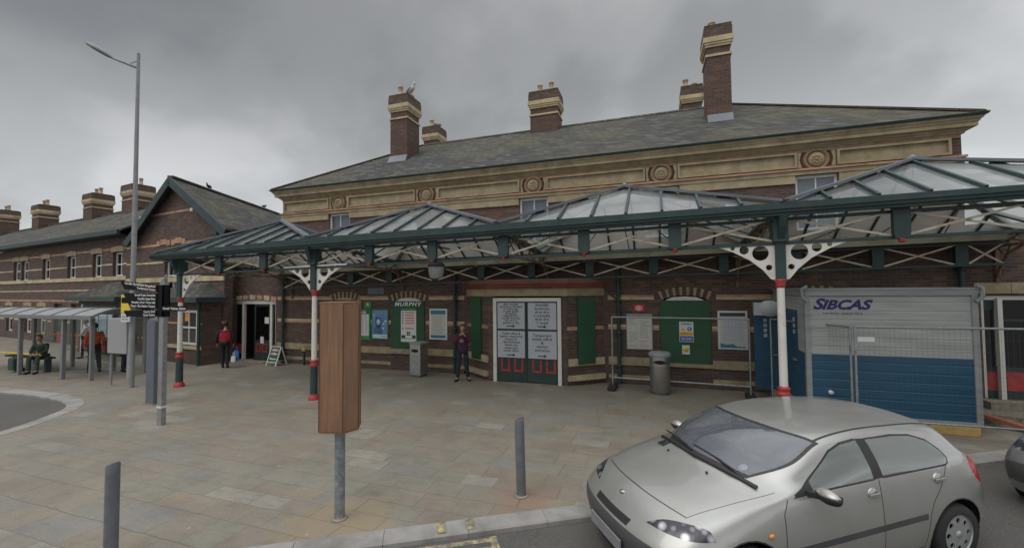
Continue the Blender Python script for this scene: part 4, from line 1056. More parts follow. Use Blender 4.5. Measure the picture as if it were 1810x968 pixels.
# lattice girders
COLX = [-12.72, -7.95, 2.05, 7.2]
def lattice(y, z0, z1, xs, name, blockw, mat_x, block_drop=0.0, red=False, th=0.035):
    fr = MB(); fr.box(xs[0], xs[-1], y - 0.035, y + 0.035, z0 - 0.02, z0 + 0.03)
    fr.box(xs[0], xs[-1], y - 0.03, y + 0.03, z1 - 0.02, z1 + 0.03)
    o = cb(fr, name, 'green_paint', CN)
    xb = MB()
    for a, b in zip(xs[:-1], xs[1:]):
        a += blockw / 2; b -= blockw / 2; n = 1; w = (b - a) / n
        for k in range(n):
            p, q = a + w * k, a + w * (k + 1)
            xb.bar((p, y - 0.012, z0 + 0.02), (q, y - 0.012, z1 - 0.01), th, 0.02, up=(0, 1, 0)); xb.bar((p, y + 0.012, z1 - 0.01), (q, y + 0.012, z0 + 0.02), th, 0.02, up=(0, 1, 0))
    cb(xb, 'cross_brace', mat_x, o)
    return o
FX = [-12.72, -11.13, -9.54, -7.95, -6.28, -4.62, -2.95, -1.28, 0.38, 2.05, 3.70, 5.35, 7.0]
lattice(CY, 3.36, 3.77, FX, 'front_girder', 0.18, 'cream_paint')
for x in FX:
    if any(abs(x - c) < 0.1 for c in COLX): continue
    m_ = MB(); m_.box(x - 0.11, x + 0.11, CY - 0.12, CY - 0.037, 3.42, 3.81); m_.prism([(x - 0.11, 3.42), (x + 0.11, 3.42), (x + 0.09, 3.32), (x - 0.09, 3.32)], CY - 0.12, CY - 0.037)
    b = cb(m_, 'drop_block', 'green_paint', CN)
    r_ = MB(); r_.lathe([(0.0, 3.25), (0.03, 3.255), (0.042, 3.28), (0.04, 3.30), (0.055, 3.318), (0.0, 3.318)], (x, CY - 0.08, 0), 12); cb(r_, 'red_finial', 'red_paint', b)
RXS = [-12.9, -11.4, -9.85, -8.3, -6.6, -5.0, -3.4, -1.7, 0.0, 1.7, 3.3, 4.9, 6.4, 7.2]
lattice(-0.30, 2.98, 3.44, RXS, 'rear_girder', 0.2, 'cream_paint')
m_ = MB()
for x in RXS[1:-1]: m_.box(x - 0.11, x + 0.11, -0.335, -0.22, 3.0, 3.43)
cb(m_, 'rear_girder_block', 'green_paint', CN)
# cross girders running back to the wall
def cross(x):
    o = MB(); o.box(x - 0.03, x + 0.03, CY + 0.1, -0.05, 3.36, 3.41); o.bar((x, CY + 0.1, 3.86), (x, -0.05, 3.60), 0.06, 0.05)
    n = 5; y0, y1 = CY + 0.12, -0.1; w = (y1 - y0) / n
    for k in range(n):
        o.bar((x - 0.012, y0 + w * k, 3.40), (x - 0.012, y0 + w * (k + 1), 3.83 - 0.05 * k), 0.03, 0.02, up=(1, 0, 0)); o.bar((x + 0.012, y0 + w * k, 3.85 - 0.05 * k), (x + 0.012, y0 + w * (k + 1), 3.40), 0.03, 0.02, up=(1, 0, 0))
    # curved wall bracket under the end
    pts = [(x, -0.02, 2.66), (x, -0.12, 2.95), (x, -0.38, 3.22), (x, -0.75, 3.36)]
    o.tube(pts, 0.03, 8); o.bar((x, -0.03, 2.6), (x, -0.03, 3.36), 0.07, 0.05)
    o.bar((x, -0.1, 2.85), (x, -0.4, 3.36), 0.02, 0.03); o.bar((x, -0.3, 3.16), (x, -0.05, 3.36), 0.02, 0.03)
    return cb(o, 'cross_girder', 'rusty_iron', CN)
for x in (-12.72, -7.95, -2.98, 2.05, 7.15): cross(x)
# fine tie rods and hangers under the glass
m_ = MB()
for i in range(4):
    xa = AP[i]
    for dx in (-1.3, 0, 1.3):
        m_.tube([(xa + dx, GY + 0.25, 3.75), (xa + dx * 0.5, -2.2, 3.95), (xa + dx, BY - 0.1, 3.62)], 0.012, 6)
    m_.tube([(xa, -2.2, 3.95), (xa, -2.2, 4.88)], 0.014, 6)
cb(m_, 'tie_rod', 'rusty_iron', CN)
# columns
def column(x, full=True):
    o = MB(); o.m = 0
    o.lathe([(0.13, 0.0), (0.13, 0.07), (0.10, 0.10), (0.09, 0.14)], (x, CY, 0), 20)
    o.m = 1; o.lathe([(0.09, 0.14), (0.082, 0.84)], (x, CY, 0), 20)
    o.m = 2; o.lathe([(0.064, 0.96), (0.058, 2.60)], (x, CY, 0), 20)
    o.m = 1; o.box(x - 0.075, x + 0.075, CY - 0.075, CY + 0.075, 2.72, 3.78); o.box(x - 0.11, x + 0.11, CY - 0.13, CY + 0.11, 3.36, 3.78)
    o.prism([(CY - 0.13, 3.40), (CY - 0.13, 3.78), (CY - 0.30, 3.78), (CY - 0.24, 3.6)], x - 0.05, x + 0.05, 'x')
    c = cb(o, 'column', ['red_paint', 'green_paint', 'white_paint'], CN)
    r_ = MB(); r_.lathe([(0.085, 0.80), (0.105, 0.83), (0.09, 0.87), (0.078, 0.885), (0.092, 0.92), (0.10, 0.945), (0.062, 0.975)], (x, CY, 0), 20); cb(r_, 'collar', 'red_paint', c)
    r_ = MB(); r_.lathe([(0.06, 2.58), (0.08, 2.61), (0.068, 2.64), (0.095, 2.70), (0.095, 2.725), (0.0, 2.725)], (x, CY, 0), 20); cb(r_, 'collar', 'red_paint', c)
    for sx in (-1, 1):
        if x > 7: continue
        if x < -12 and sx < 0: continue
        k = 0.82 if x < -12 else 1.0
        top = 3.35; m_ = MB()
        outline = [(0.075, top), (0.98 * k, top), (0.98 * k, top - 0.025), (0.72 * k, top - 0.13), (0.46 * k, top - 0.28), (0.26 * k, top - 0.46), (0.14, top - 0.62), (0.075, top - 0.64)]
        holes_ = [(0.29 * k, top - 0.17, 0.13 * k), (0.54 * k, top - 0.105, 0.075 * k), (0.72 * k, top - 0.065, 0.038 * k), (0.165, top - 0.42, 0.05)]
        m_.plate(outline, holes_, 0.035, lambda u, v, w: (x + sx * u, CY - 0.018 + w, v))
        cb(m_, 'bracket', 'white_paint', c)
for x in COLX: column(x)
# hanging lantern
LN = thing('hanging_lantern', 'round frosted glass lantern with a dark lid hung under the canopy between the left columns', 'lantern', (-5.12, -2.9, 2.93))
m_ = MB(); m_.lathe([(0.0, 2.93), (0.13, 2.94), (0.165, 2.98), (0.19, 3.10), (0.19, 3.22), (0.175, 3.24)], (-5.12, -2.9, 0), 20)
simple('frosted', (0.30, 0.31, 0.31), 0.35); m_.build('lamp_shade', 'frosted', LN)
m_ = MB(); m_.lathe([(0.205, 3.23), (0.21, 3.27), (0.15, 3.34), (0.06, 3.38), (0.03, 3.5), (0.0, 3.5)], (-5.12, -2.9, 0), 20); m_.tube([(-5.12, -2.9, 3.48), (-5.12, -2.9, 3.72)], 0.012, 6); m_.tube([(-5.12, GY + 0.3, 3.73), (-5.12, -2.2, 3.73)], 0.02, 6); m_.build('lid', 'black_plastic', LN)
# ------------------------------------------------------------ posters and signs on the wall
def poster(x0, x1, z0, z1, frame, label, cat='poster', name='poster', y=-0.036, fw=0.03):
    t = thing(name, label, cat, ((x0 + x1) / 2, -0.001, z0))
    m_ = MB(); m_.box(x0, x1, y, -0.001, z0, z1); m_.build('frame', frame, t)
    return t
def pan(t, name, mat, x0, x1, z0, z1, y):
    return MB().box(x0, x1, y - 0.002, y, z0, z1).build(name, mat, t)
t = poster(-9.98, -9.27, 0.96, 2.0, 'frame_green', 'green framed timetable sheet half hidden behind the tall wooden box')
s_ = pan(t, 'sheet', 'paper', -9.93, -9.32, 1.1, 1.96, -0.037); pan(t, 'header', 'green_board', -9.93, -9.32, 1.84, 1.96, -0.040)
m_ = MB(); add_text(m_, 'BUSES', 0.10, (-9.55, -0.0435, 1.90), bold=0.002); m_.build('lettering', 'lettering_white', t, fix=False)
m_ = MB()
for i in range(16):
    for a, b in ((-9.88, -9.68), (-9.64, -9.5), (-9.47, -9.36)): m_.box(a, b - random.uniform(0, 0.05), -0.0405, -0.0395, 1.79 - i * 0.04, 1.80 - i * 0.04)
m_.build('print', 'steel_dark', t)
t = poster(-9.21, -8.54, 1.0, 2.0, 'frame_green', 'blue poster with pale portrait figure in a green frame, right of the green framed timetable')
pan(t, 'sheet', 'poster_blue', -9.16, -8.58, 1.16, 1.97, -0.037); pan(t, 'footer', 'poster_pale', -9.16, -8.58, 1.03, 1.158, -0.037)
m_ = MB(); m_.lathe([(0.0, -0.040), (0.15, -0.040), (0.15, -0.0375)], (-8.93, 0, 1.58), 20, 'y', 0.85, 1.3); m_.prism([(-9.12, 1.17), (-8.74, 1.17), (-8.78, 1.38), (-8.86, 1.45), (-9.0, 1.45), (-9.09, 1.36)], -0.0395, -0.0375); m_.build('figure_hair', 'poster_dark', t)
m_ = MB(); m_.lathe([(0.0, -0.043), (0.085, -0.043), (0.085, -0.0405)], (-8.93, 0, 1.57), 18, 'y', 0.9, 1.2)
for (x, z, r_) in ((-8.72, 1.52, 0.035), (-8.64, 1.60, 0.045), (-8.74, 1.36, 0.04), (-9.10, 1.8, 0.03)): m_.lathe([(0.0, -0.042), (r_, -0.042), (r_, -0.0405)], (x, 0, z), 12, 'y')
m_.build('figure_face', 'poster_pale', t)
m_ = MB(); add_text(m_, 'Transport', 0.055, (-8.69, -0.041, 1.09), bold=0.001); m_.build('lettering', 'lettering_black', t, fix=False)
t = poster(-9.51, -9.23, 2.04, 2.27, 'frame_green', 'small square green sign above the two green framed posters', 'sign', 'small_sign')
m_ = MB(); m_.prism([(-9.42, 2.13), (-9.32, 2.13), (-9.32, 2.2), (-9.37, 2.23), (-9.42, 2.2)], -0.041, -0.0365); m_.build('symbol', 'sign_yellow', t)
# contractor's banner on the boarded window
t = thing('contractor_sign', 'green head board reading MURPHY on the boarded window left of the man', 'sign', (-7.78, -0.036, 2.08))
m_ = MB(); m_.box(-8.36, -7.2, -0.050, -0.0365, 2.09, 2.275); m_.build('board', 'green_board', t)
m_ = MB(); add_text(m_, 'MURPHY', 0.185, (-7.78, -0.0515, 2.18), bold=0.004, shear=0.22, sx=1.25, spacing=1.15); m_.build('lettering', 'lettering_white', t, fix=False)
t = thing('site_notice', 'tall white notice with red lines of text on the MURPHY window board', 'notice', (-7.74, -0.036, 0.94))
m_ = MB(); m_.box(-8.03, -7.45, -0.048, -0.0365, 0.94, 1.97); m_.build('sheet', 'paper', t)
m_ = MB(); m_.box(-8.03, -7.45, -0.049, -0.0365, 1.972, 2.06); m_.build('header', 'frame_green', t)
m_ = MB(); k_ = MB()
for i, w_ in enumerate((0.34, 0.31, 0.34, 0.33, 0.34, None, 0.33)):
    z = 1.905 - i * 0.087
    if w_ is None: continue
    m_.box(-7.86, -7.86 + w_, -0.0495, -0.0485, z - 0.018, z + 0.018); k_.box(-7.98, -7.93, -0.0495, -0.0485, z - 0.02, z + 0.02)
m_.build('red_lines', 'lettering_red', t); k_.build('line_symbols', 'lettering_navy', t)
m_ = MB(); m_.box(-8.01, -7.47, -0.0495, -0.0485, 1.05, 1.16); m_.box(-7.80, -7.68, -0.0495, -0.0485, 1.17, 1.28); m_.build('green_band', 'green_board', t)
m_ = MB(); add_text(m_, 'i', 0.12, (-7.74, -0.0505, 1.225), bold=0.003); m_.box(-7.86, -7.6, -0.0515, -0.050, 1.07, 1.14); m_.build('badge', 'lettering_white', t, fix=False)
t = poster(-6.96, -6.32, 1.05, 2.04, 'sash_paint', 'white framed notice with blue header and footer, between the MURPHY board and the drainpipe')
pan(t, 'sheet', 'paper_warm', -6.91, -6.37, 1.10, 1.99, -0.037); pan(t, 'header', 'teal', -6.91, -6.37, 1.86, 1.99, -0.0395); pan(t, 'footer', 'teal', -6.91, -6.37, 1.10, 1.19, -0.0395)
m_ = MB()
for i in range(13): m_.box(-6.86, -6.42 - random.uniform(0, 0.1), -0.040, -0.039, 1.80 - i * 0.045, 1.807 - i * 0.045)
m_.build('print', 'steel_dark', t)
t = poster(-0.75, -0.06, 0.96, 1.94, 'galv_matt', 'grey-white framed timetable sheet below the red rail sign, behind the mesh fence')
pan(t, 'sheet', 'paper_warm', -0.73, -0.08, 0.98, 1.84, -0.037)
m_ = MB()
for i in range(13):
    for a, b in ((-0.69, -0.44), (-0.40, -0.13)):
        if random.random() < 0.8: m_.box(a + random.uniform(0, 0.03), b - random.uniform(0, 0.12), -0.040, -0.0392, 1.78 - i * 0.06, 1.79 - i * 0.06)
m_.build('print', 'steel_dark', t)
t = thing('rail_sign', 'small square red sign with white double arrow beside the entrance bay', 'sign', (-0.40, -0.001, 2.0))
MB().box(-0.55, -0.26, -0.04, -0.001, 2.0, 2.20).build('sign_plate', 'rail_red', t)
m_ = MB(); cx, cz = -0.405, 2.10
for s in (1, -1):
    Q = lambda a, b: (cx + s * a, cz + s * b)
    m_.prism([Q(-0.095, 0.014), Q(0.005, 0.014), Q(-0.03, 0.056), Q(0.01, 0.056), Q(0.055, 0.014), Q(0.095, 0.014), Q(0.095, 0.032), Q(0.06, 0.032), Q(0.025, 0.066), Q(-0.05, 0.066), Q(-0.02, 0.032), Q(-0.095, 0.032)][::s], -0.044, -0.0405)
m_.bar((cx - 0.028, -0.0425, cz - 0.02), (cx + 0.028, -0.0425, cz + 0.02), 0.004, 0.02, up=(0, 0, 1)); m_.build('double_arrow', 'lettering_white', t)
t = poster(1.56, 2.25, 1.05, 2.04, 'paper', 'framed local map poster with dark green header, right of the boarded window with safety signs')
pan(t, 'sheet', 'paper_warm', 1.60, 2.21, 1.08, 2.0, -0.037); pan(t, 'header', 'green_paint', 1.61, 2.20, 1.90, 1.99, -0.0395); pan(t, 'map', 'sheet_grey', 1.66, 2.14, 1.25, 1.83, -0.0395)
m_ = MB(); m_.prism([(1.61, 1.09), (2.20, 1.09), (2.20, 1.12), (2.0, 1.13), (1.9, 1.19), (1.75, 1.17), (1.61, 1.2)], -0.0405, -0.0380); m_.build('footer', 'teal', t)
t = thing('safety_sign', 'white, yellow and blue construction safety sign on the right-hand boarded window', 'sign', (0.795, -0.036, 1.21))
MB().box(0.62, 0.97, -0.046, -0.0365, 1.21, 1.74).build('sign_plate', 'paper', t)
m_ = MB(); m_.box(0.635, 0.955, -0.0475, -0.0465, 1.375, 1.475); m_.prism([(0.665, 1.51), (0.765, 1.51), (0.715, 1.60)], -0.0475, -0.0465); m_.build('yellow_panel', 'yellow', t)
m_ = MB(); m_.box(0.635, 0.955, -0.0475, -0.0465, 1.225, 1.36); m_.lathe([(0, -0.0475), (0.055, -0.0475), (0.055, -0.0465)], (0.87, 0, 1.555), 18, 'y'); m_.build('blue_panel', 'sign_blue', t)
m_ = MB(); add_text(m_, 'WARNING', 0.055, (0.795, -0.0475, 1.685), bold=0.002); add_text(m_, 'Construction site', 0.035, (0.795, -0.0485, 1.425), bold=0.0008); m_.build('black_lettering', 'lettering_black', t, fix=False)
m_ = MB(); add_text(m_, 'SAFETY HELMETS\nMUST BE WORN', 0.034, (0.795, -0.0485, 1.29), bold=0.0008); m_.box(0.855, 0.885, -0.0485, -0.0478, 1.53, 1.585); m_.build('white_lettering', 'lettering_white', t, fix=False)
t = thing('small_notice', 'small white notice with a yellow disc below the safety sign', 'notice', (0.775, -0.036, 0.88))
MB().box(0.68, 0.87, -0.046, -0.0365, 0.88, 1.12).build('sheet', 'paper', t); m_ = MB(); m_.lathe([(0, -0.0475), (0.07, -0.0475), (0.07, -0.0465)], (0.775, 0, 1.01), 18, 'y'); m_.build('yellow_disc', 'sign_yellow', t)
# ------------------------------------------------------------ litter bins
def bin_square():
    t = thing('litter_bin', 'square stainless steel litter bin below the MURPHY window board', 'litter bin', (-6.94, -0.72, 0), R(-6))
    m_ = MB(); m_.box(-0.20, 0.20, -0.2, 0.2, 0.05, 0.98); m_.build('body', 'steel', t, local=True, bevel=0.02)
    m_ = MB(); m_.box(-0.17, 0.17, -0.17, 0.17, 0, 0.05); m_.build('base', 'steel_dark', t, local=True)
    m_ = MB(); m_.box(-0.215, 0.215, -0.215, 0.215, 0.985, 1.05); m_.build('lid', 'galv_matt', t, local=True, bevel=0.015)
    m_ = MB(); m_.lathe([(0, -0.2035), (0.135, -0.2035), (0.135, -0.199)], (0, 0, 0.80), 24, 'y', 1.0, 0.36); m_.build('mouth', 'dark_void', t, local=True)
    m_ = MB(); m_.box(-0.15, 0.15, -0.203, -0.2005, 0.12, 0.66); m_.build('door_panel', 'galv', t, local=True)
    return t
bin_square()
t = thing('litter_bin', 'round brushed steel litter bin in front of the green window board behind the car', 'litter bin', (0.10, -0.85, 0))
m_ = MB(); m_.lathe([(0.235, 0.05), (0.245, 0.06), (0.245, 0.93)], (0, 0, 0), 32); m_.build('body', 'steel', t, local=True)
m_ = MB(); m_.lathe([(0.22, 0.0), (0.22, 0.05)], (0, 0, 0), 24); m_.build('base', 'steel_dark', t, local=True)
m_ = MB(); m_.lathe([(0.262, 0.93), (0.27, 0.95), (0.27, 1.0), (0.22, 1.04), (0.0, 1.06)], (0, 0, 0), 32); m_.build('lid', 'galv_matt', t, local=True)
m_ = MB()
P_ = []
for i in range(13):
    a = R(-90 - 42 + 84 * i / 12); P_.append((0.2475 * math.cos(a), 0.2475 * math.sin(a), i))
up_ = [(x, y, 0.80 + 0.055 * math.sin(math.pi * i / 12)) for x, y, i in P_]; lo_ = [(x, y, 0.80 - 0.045 * math.sin(math.pi * i / 12)) for x, y, i in P_]
for i in range(12): m_.quad(lo_[i], lo_[i + 1], up_[i + 1], up_[i])
m_.build('mouth', 'dark_void', t, local=True)
m_ = MB(); m_.lathe([(0.2485, 0.70), (0.252, 0.705), (0.252, 0.715), (0.2485, 0.72)], (0, 0, 0), 32); m_.build('band', 'galv', t, local=True)
# ------------------------------------------------------------ sandwich board
t = thing('sandwich_board', 'green folding pavement board with white legs beside the open doorway', 'sandwich board', (-12.98, -0.45, 0), R(-4))
def lean(m_, sgn): return m_.warp(lambda x, y, z: (x, y + sgn * (0.66 - z) * 0.34, z))
for sgn, nm in ((-1, 'front_board'), (1, 'rear_board')):
    m_ = MB(); m_.box(-0.235, 0.235, -0.015, 0.015, 0.14, 0.64); b = lean(m_, sgn).build(nm, 'green_board', t, local=True)
    m_ = MB()
    for x in (-0.25, 0.22): m_.box(x, x + 0.035, -0.02, 0.02, 0.0, 0.66)
    m_.box(-0.215, 0.22, -0.02, 0.02, 0.64, 0.665); m_.box(-0.215, 0.22, -0.018, 0.018, 0.12, 0.14); lean(m_, sgn).build('leg_frame', 'sash_paint', b, local=True)
m_ = MB()
for z in (0.53, 0.40): m_.lathe([(0, -0.017), (0.045, -0.017), (0.045, -0.0155)], (0, 0, z), 20, 'y', 4.0, 1.0)
lean(m_, -1).build('white_lozenges', 'paper', t, local=True)
m_ = MB(); add_text(m_, 'COFFEE', 0.085, (0, -0.019, 0.53), bold=0.002); add_text(m_, 'SNACKS', 0.085, (0, -0.019, 0.40), bold=0.002); lean(m_, -1).build('pink_lettering', 'lettering_pink', t, local=True, fix=False)
m_ = MB(); add_text(m_, 'Welcome', 0.085, (0, -0.019, 0.24), bold=0.002); lean(m_, -1).build('white_lettering', 'lettering_white', t, local=True, fix=False)
# short bollard-like post by the wall
t = thing('wall_tap_post', 'short dark green post with a brown cap against the wall right of the sandwich board', 'post', (-11.95, -0.22, 0))
MB().box(-0.035, 0.035, -0.03, 0.03, 0, 0.5).build('post', 'green_paint', t, local=True); MB().box(-0.07, 0.07, -0.05, 0.05, 0.5, 0.62).build('cap', 'timber', t, local=True, bevel=0.02)

# ------------------------------------------------------------ site cabin
KX0, KX1, KY0, KY1, KZ0, KZ1 = 2.80, 5.41, -2.5, -0.12, 0.15, 2.60
t = thing('site_cabin', 'grey over blue steel site cabin lettered SIBCAS, behind the silver car', 'site cabin', ((KX0 + KX1) / 2, -1.3, 0.15))
def corr(m_, x0, x1, z0, z1, y, pitch_=0.17, dpt=0.006):
    z = z0; f = []
    while z < z1 - 1e-6:
        ze = min(z + pitch_, z1); f += [(z, 0), (z + (ze - z) * 0.80, 0), (z + (ze - z) * 0.86, dpt), (z + (ze - z) * 0.94, dpt)]; z = ze
    f.append((z1, 0))
    for (za, da), (zb, db) in zip(f[:-1], f[1:]): m_.quad((x0, y + da, za), (x1, y + da, za), (x1, y + db, zb), (x0, y + db, zb))
    return m_
corr(MB(), KX0 + 0.08, KX1 - 0.08, KZ0 + 0.06, 1.34, KY0 + 0.02).build('lower_panel', 'cabin_blue', t)
corr(MB(), KX0 + 0.08, KX1 - 0.08, 1.34, KZ1 - 0.14, KY0 + 0.02).build('upper_panel', 'cabin_grey', t)
m_ = MB(); m_.box(KX0 + 0.06, KX1 - 0.06, KY0 + 0.07, KY1 - 0.05, KZ0 + 0.07, KZ1 - 0.05); m_.build('shell', 'cabin_grey', t)
m_ = MB()
m_.box(KX0, KX1, KY0, KY0 + 0.08, KZ0, KZ0 + 0.08); m_.box(KX0, KX1, KY1 - 0.08, KY1, KZ0, KZ0 + 0.08)
m_.box(KX0, KX1, KY0 - 0.01, KY0 + 0.08, KZ1 - 0.13, KZ1 - 0.02); m_.box(KX0 - 0.01, KX1 + 0.01, KY0 - 0.025, KY1 + 0.02, KZ1 - 0.02, KZ1 + 0.01)
m_.box(KX0, KX0 + 0.08, KY0 + 0.08, KY1 - 0.08, KZ0, KZ0 + 0.08); m_.box(KX0, KX0 + 0.08, KY0 + 0.08, KY1 - 0.08, KZ1 - 0.13, KZ1 - 0.02); m_.box(KX1 - 0.08, KX1, KY0 + 0.08, KY1 - 0.08, KZ1 - 0.13, KZ1 - 0.02); m_.box(KX1 - 0.08, KX1, KY0 + 0.08, KY1 - 0.08, KZ0, KZ0 + 0.08)
for x in (KX0, KX1 - 0.08):
    for y in (KY0, KY1 - 0.08): m_.box(x - 0.003, x + 0.083, y - 0.003, y + 0.083, KZ0 + 0.08, KZ1 - 0.131)
m_.build('frame', 'cabin_frame', t)
# left end: grey panels over blue, recessed double doors, one open
m_ = MB(); m_.box(KX0 + 0.02, KX0 + 0.055, KY0 + 0.09, KY0 + 0.55, 1.34, KZ1 - 0.14); m_.build('end_panel', 'cabin_grey', t)
m_ = MB(); m_.box(KX0 + 0.02, KX0 + 0.055, KY0 + 0.09, KY0 + 0.55, KZ0 + 0.09, 1.338); m_.box(KX0 + 0.015, KX0 + 0.055, KY0 + 0.56, KY0 + 1.45, KZ0 + 0.09, 2.15); 
d1 = m_.build('end_door', 'cabin_blue', t); MB().box(KX0 - 0.03, KX0 + 0.013, KY0 + 0.66, KY0 + 0.80, 1.1, 1.14).build('handle', 'galv', d1)
q = MB()
for i in range(3): q.box(KX0 + 0.004, KX0 + 0.0145, KY0 + 0.72, KY0 + 0.82, 1.66 + i * 0.13, 1.74 + i * 0.13)
q.build('stickers', 'sheet_grey', d1)
m_ = MB(); m_.box(KX0 + 0.02, KX0 + 0.055, KY0 + 0.56, KY1 - 0.09, 2.16, KZ1 - 0.14); m_.build('end_panel', 'cabin_grey', t)
m_ = MB(); m_.box(KX0 - 0.52, KX0 - 0.01, -0.62, -0.58, KZ0 + 0.05, 2.08); d2 = m_.build('open_door', 'cabin_blue', t)
q = MB()
for i in range(4): q.box(KX0 - 0.32, KX0 - 0.25, -0.626, -0.6205, 1.45 + i * 0.12, 1.53 + i * 0.12)
q.build('stickers', 'sheet_grey', d2); q = MB(); q.box(KX0 - 0.14, KX0 - 0.04, -0.65, -0.6205, 1.02, 1.05); q.build('handle', 'galv', d2)
# rounded grey housings by the doors, lifting lugs
m_ = MB(); m_.lathe([(0.0, -0.16), (0.22, -0.16), (0.24, -0.12), (0.24, -0.01), (0.0, -0.01)], (KX0 - 0.22, -0.70, 2.14), 20, 'y', 1.0, 0.8); m_.box(KX0 - 0.55, KX0 - 0.23, -0.84, -0.70, 1.98, 2.28); m_.build('cable_housing', 'sheet_grey', t)
for x, s in ((KX0 + 0.02, -1), (KX1 - 0.02, 1)):
    m_ = MB(); m_.tube([(x - s * 0.02, KY0 - 0.03, KZ1 + 0.05), (x + s * 0.07, KY0 - 0.03, KZ1 + 0.0), (x + s * 0.07, KY0 - 0.03, KZ1 - 0.16), (x - s * 0.02, KY0 - 0.03, KZ1 - 0.24)], 0.035, 8); m_.build('lifting_lug', 'cabin_frame', t)
m_ = MB(); add_text(m_, 'S', 0.285, (KX0 + 0.21, KY0 + 0.016, 2.30), bold=0.010, shear=0.35, sx=1.15); add_text(m_, 'IBCAS', 0.245, (KX0 + 0.66, KY0 + 0.016, 2.288), bold=0.010, shear=0.35, sx=1.18, spacing=1.0); m_.build('lettering', 'lettering_navy', t, fix=False)
m_ = MB(); add_text(m_, 'modular space hire', 0.068, (KX0 + 0.62, KY0 + 0.016, 2.135), bold=0.0008, sx=1.2); m_.build('small_lettering', 'steel_dark', t, fix=False)
m_ = MB(); m_.lathe([(0, KY0 - 0.03), (0.04, KY0 - 0.03), (0.04, KY0 + 0.02)], (3.18, 0, 0.62), 14, 'y'); m_.build('socket', 'paper', t)
# timber bearers under cabin
for i, (x, y) in enumerate(((3.0, -2.3), (5.0, -2.42), (4.9, -0.5), (3.0, -0.5))):
    lbl = ['timber bearer under the near left corner of the site cabin', 'pale timber bearer under the near right corner of the site cabin', 'timber bearer under the far right corner of the site cabin', 'timber bearer under the far left corner of the site cabin'][i]
    tag(MB().box(x - 0.35, x + 0.35, y - 0.12, y + 0.12, 0.003, 0.149).build('timber_bearer', 'timber', None, loc=(x, y, 0), bevel=0.006), lbl, 'timber block', 'timber bearers under the site cabin')
tag(MB().bar((5.75, -1.35, 0.20), (6.35, -2.05, 0.06), 0.16, 0.07).build('timber_plank', 'timber_red', None, loc=(6.0, -1.7, 0)), 'reddish plank lying propped right of the site cabin', 'plank')
tag(MB().bar((5.6, -1.1, 0.13), (6.6, -1.5, 0.13), 0.22, 0.05).build('timber_plank', 'cement_pad', None, loc=(6.1, -1.3, 0)), 'pale grey board behind the reddish plank', 'plank')
for x, y in ((5.8, -1.18), (6.45, -1.45)): pass
tag(MB().box(5.75, 6.5, -1.55, -1.05, 0.003, 0.104).build('paving_stack', 'cement_pad', None, loc=(6.1, -1.3, 0), bevel=0.01), 'low concrete slab under the grey board right of the cabin', 'slab')

# ------------------------------------------------------------ temporary mesh fencing
def fence(p, q, label, z0=0.22, z1=1.93):
    p = Vector((*p, 0)); q = Vector((*q, 0)); d = q - p; L = d.length; rz = math.atan2(d.y, d.x)
    t = thing('mesh_fence', label, 'fence', tuple(p), rz, 'temporary mesh fence panels')
    m_ = MB(); 
    for x in (0.02, L - 0.02): m_.tube([(x, 0, 0.10), (x, 0, z1)], 0.021, 8)
    m_.tube([(0.02, 0, z1 - 0.01), (L - 0.02, 0, z1 - 0.01)], 0.019, 8); m_.tube([(0.02, 0, z0), (L - 0.02, 0, z0)], 0.019, 8)
    m_.build('frame', 'galv', t, local=True)
    w = MB(); n = int(L / 0.075)
    for i in range(1, n): x = L * i / n; w.box(x - 0.0008, x + 0.0008, -0.0008, 0.0008, z0, z1)
    for i in range(1, 8): z = z0 + (z1 - z0) * i / 8; w.box(0.03, L - 0.03, 0.0014, 0.004, z - 0.001, z + 0.001)
    w.build('mesh', 'wire_grey', t, local=True)
    for x in (0.02, L - 0.02):
        f = MB(); f.box(x - 0.10, x + 0.10, -0.30, 0.30, 0.003, 0.11); f.build('foot', 'rubber', t, local=True, bevel=0.02)
    return t
f1 = fence((-1.10, -0.72), (2.14, -0.90), 'mesh fence panel against the wall behind the round litter bin', 0.30, 1.90)
f2 = fence((2.52, -1.05), (3.37, -2.95), 'short mesh fence panel beside the open cabin door', 0.30, 1.92)
f3 = fence((3.40, -2.97), (6.75, -2.88), 'long mesh fence panel in front of the blue and grey site cabin', 0.28, 1.93)
m_ = MB(); m_.box(0.05, 0.30, -0.03, -0.022, 1.66, 1.74); m_.build('name_plate', 'paper', f3, local=True)
m_ = MB(); m_.box(-0.06, 0.06, -0.04, 0.03, 1.5, 1.58); m_.build('clamp', 'galv_matt', f3, local=True)
tag(MB().tube([(5.95, -2.75, 0), (5.95, -2.75, 1.95)], 0.03, 10).build('fence_post', 'galv', None, loc=(5.95, -2.75, 0)), 'light steel post at the right end of the fencing, right of the cabin', 'post')
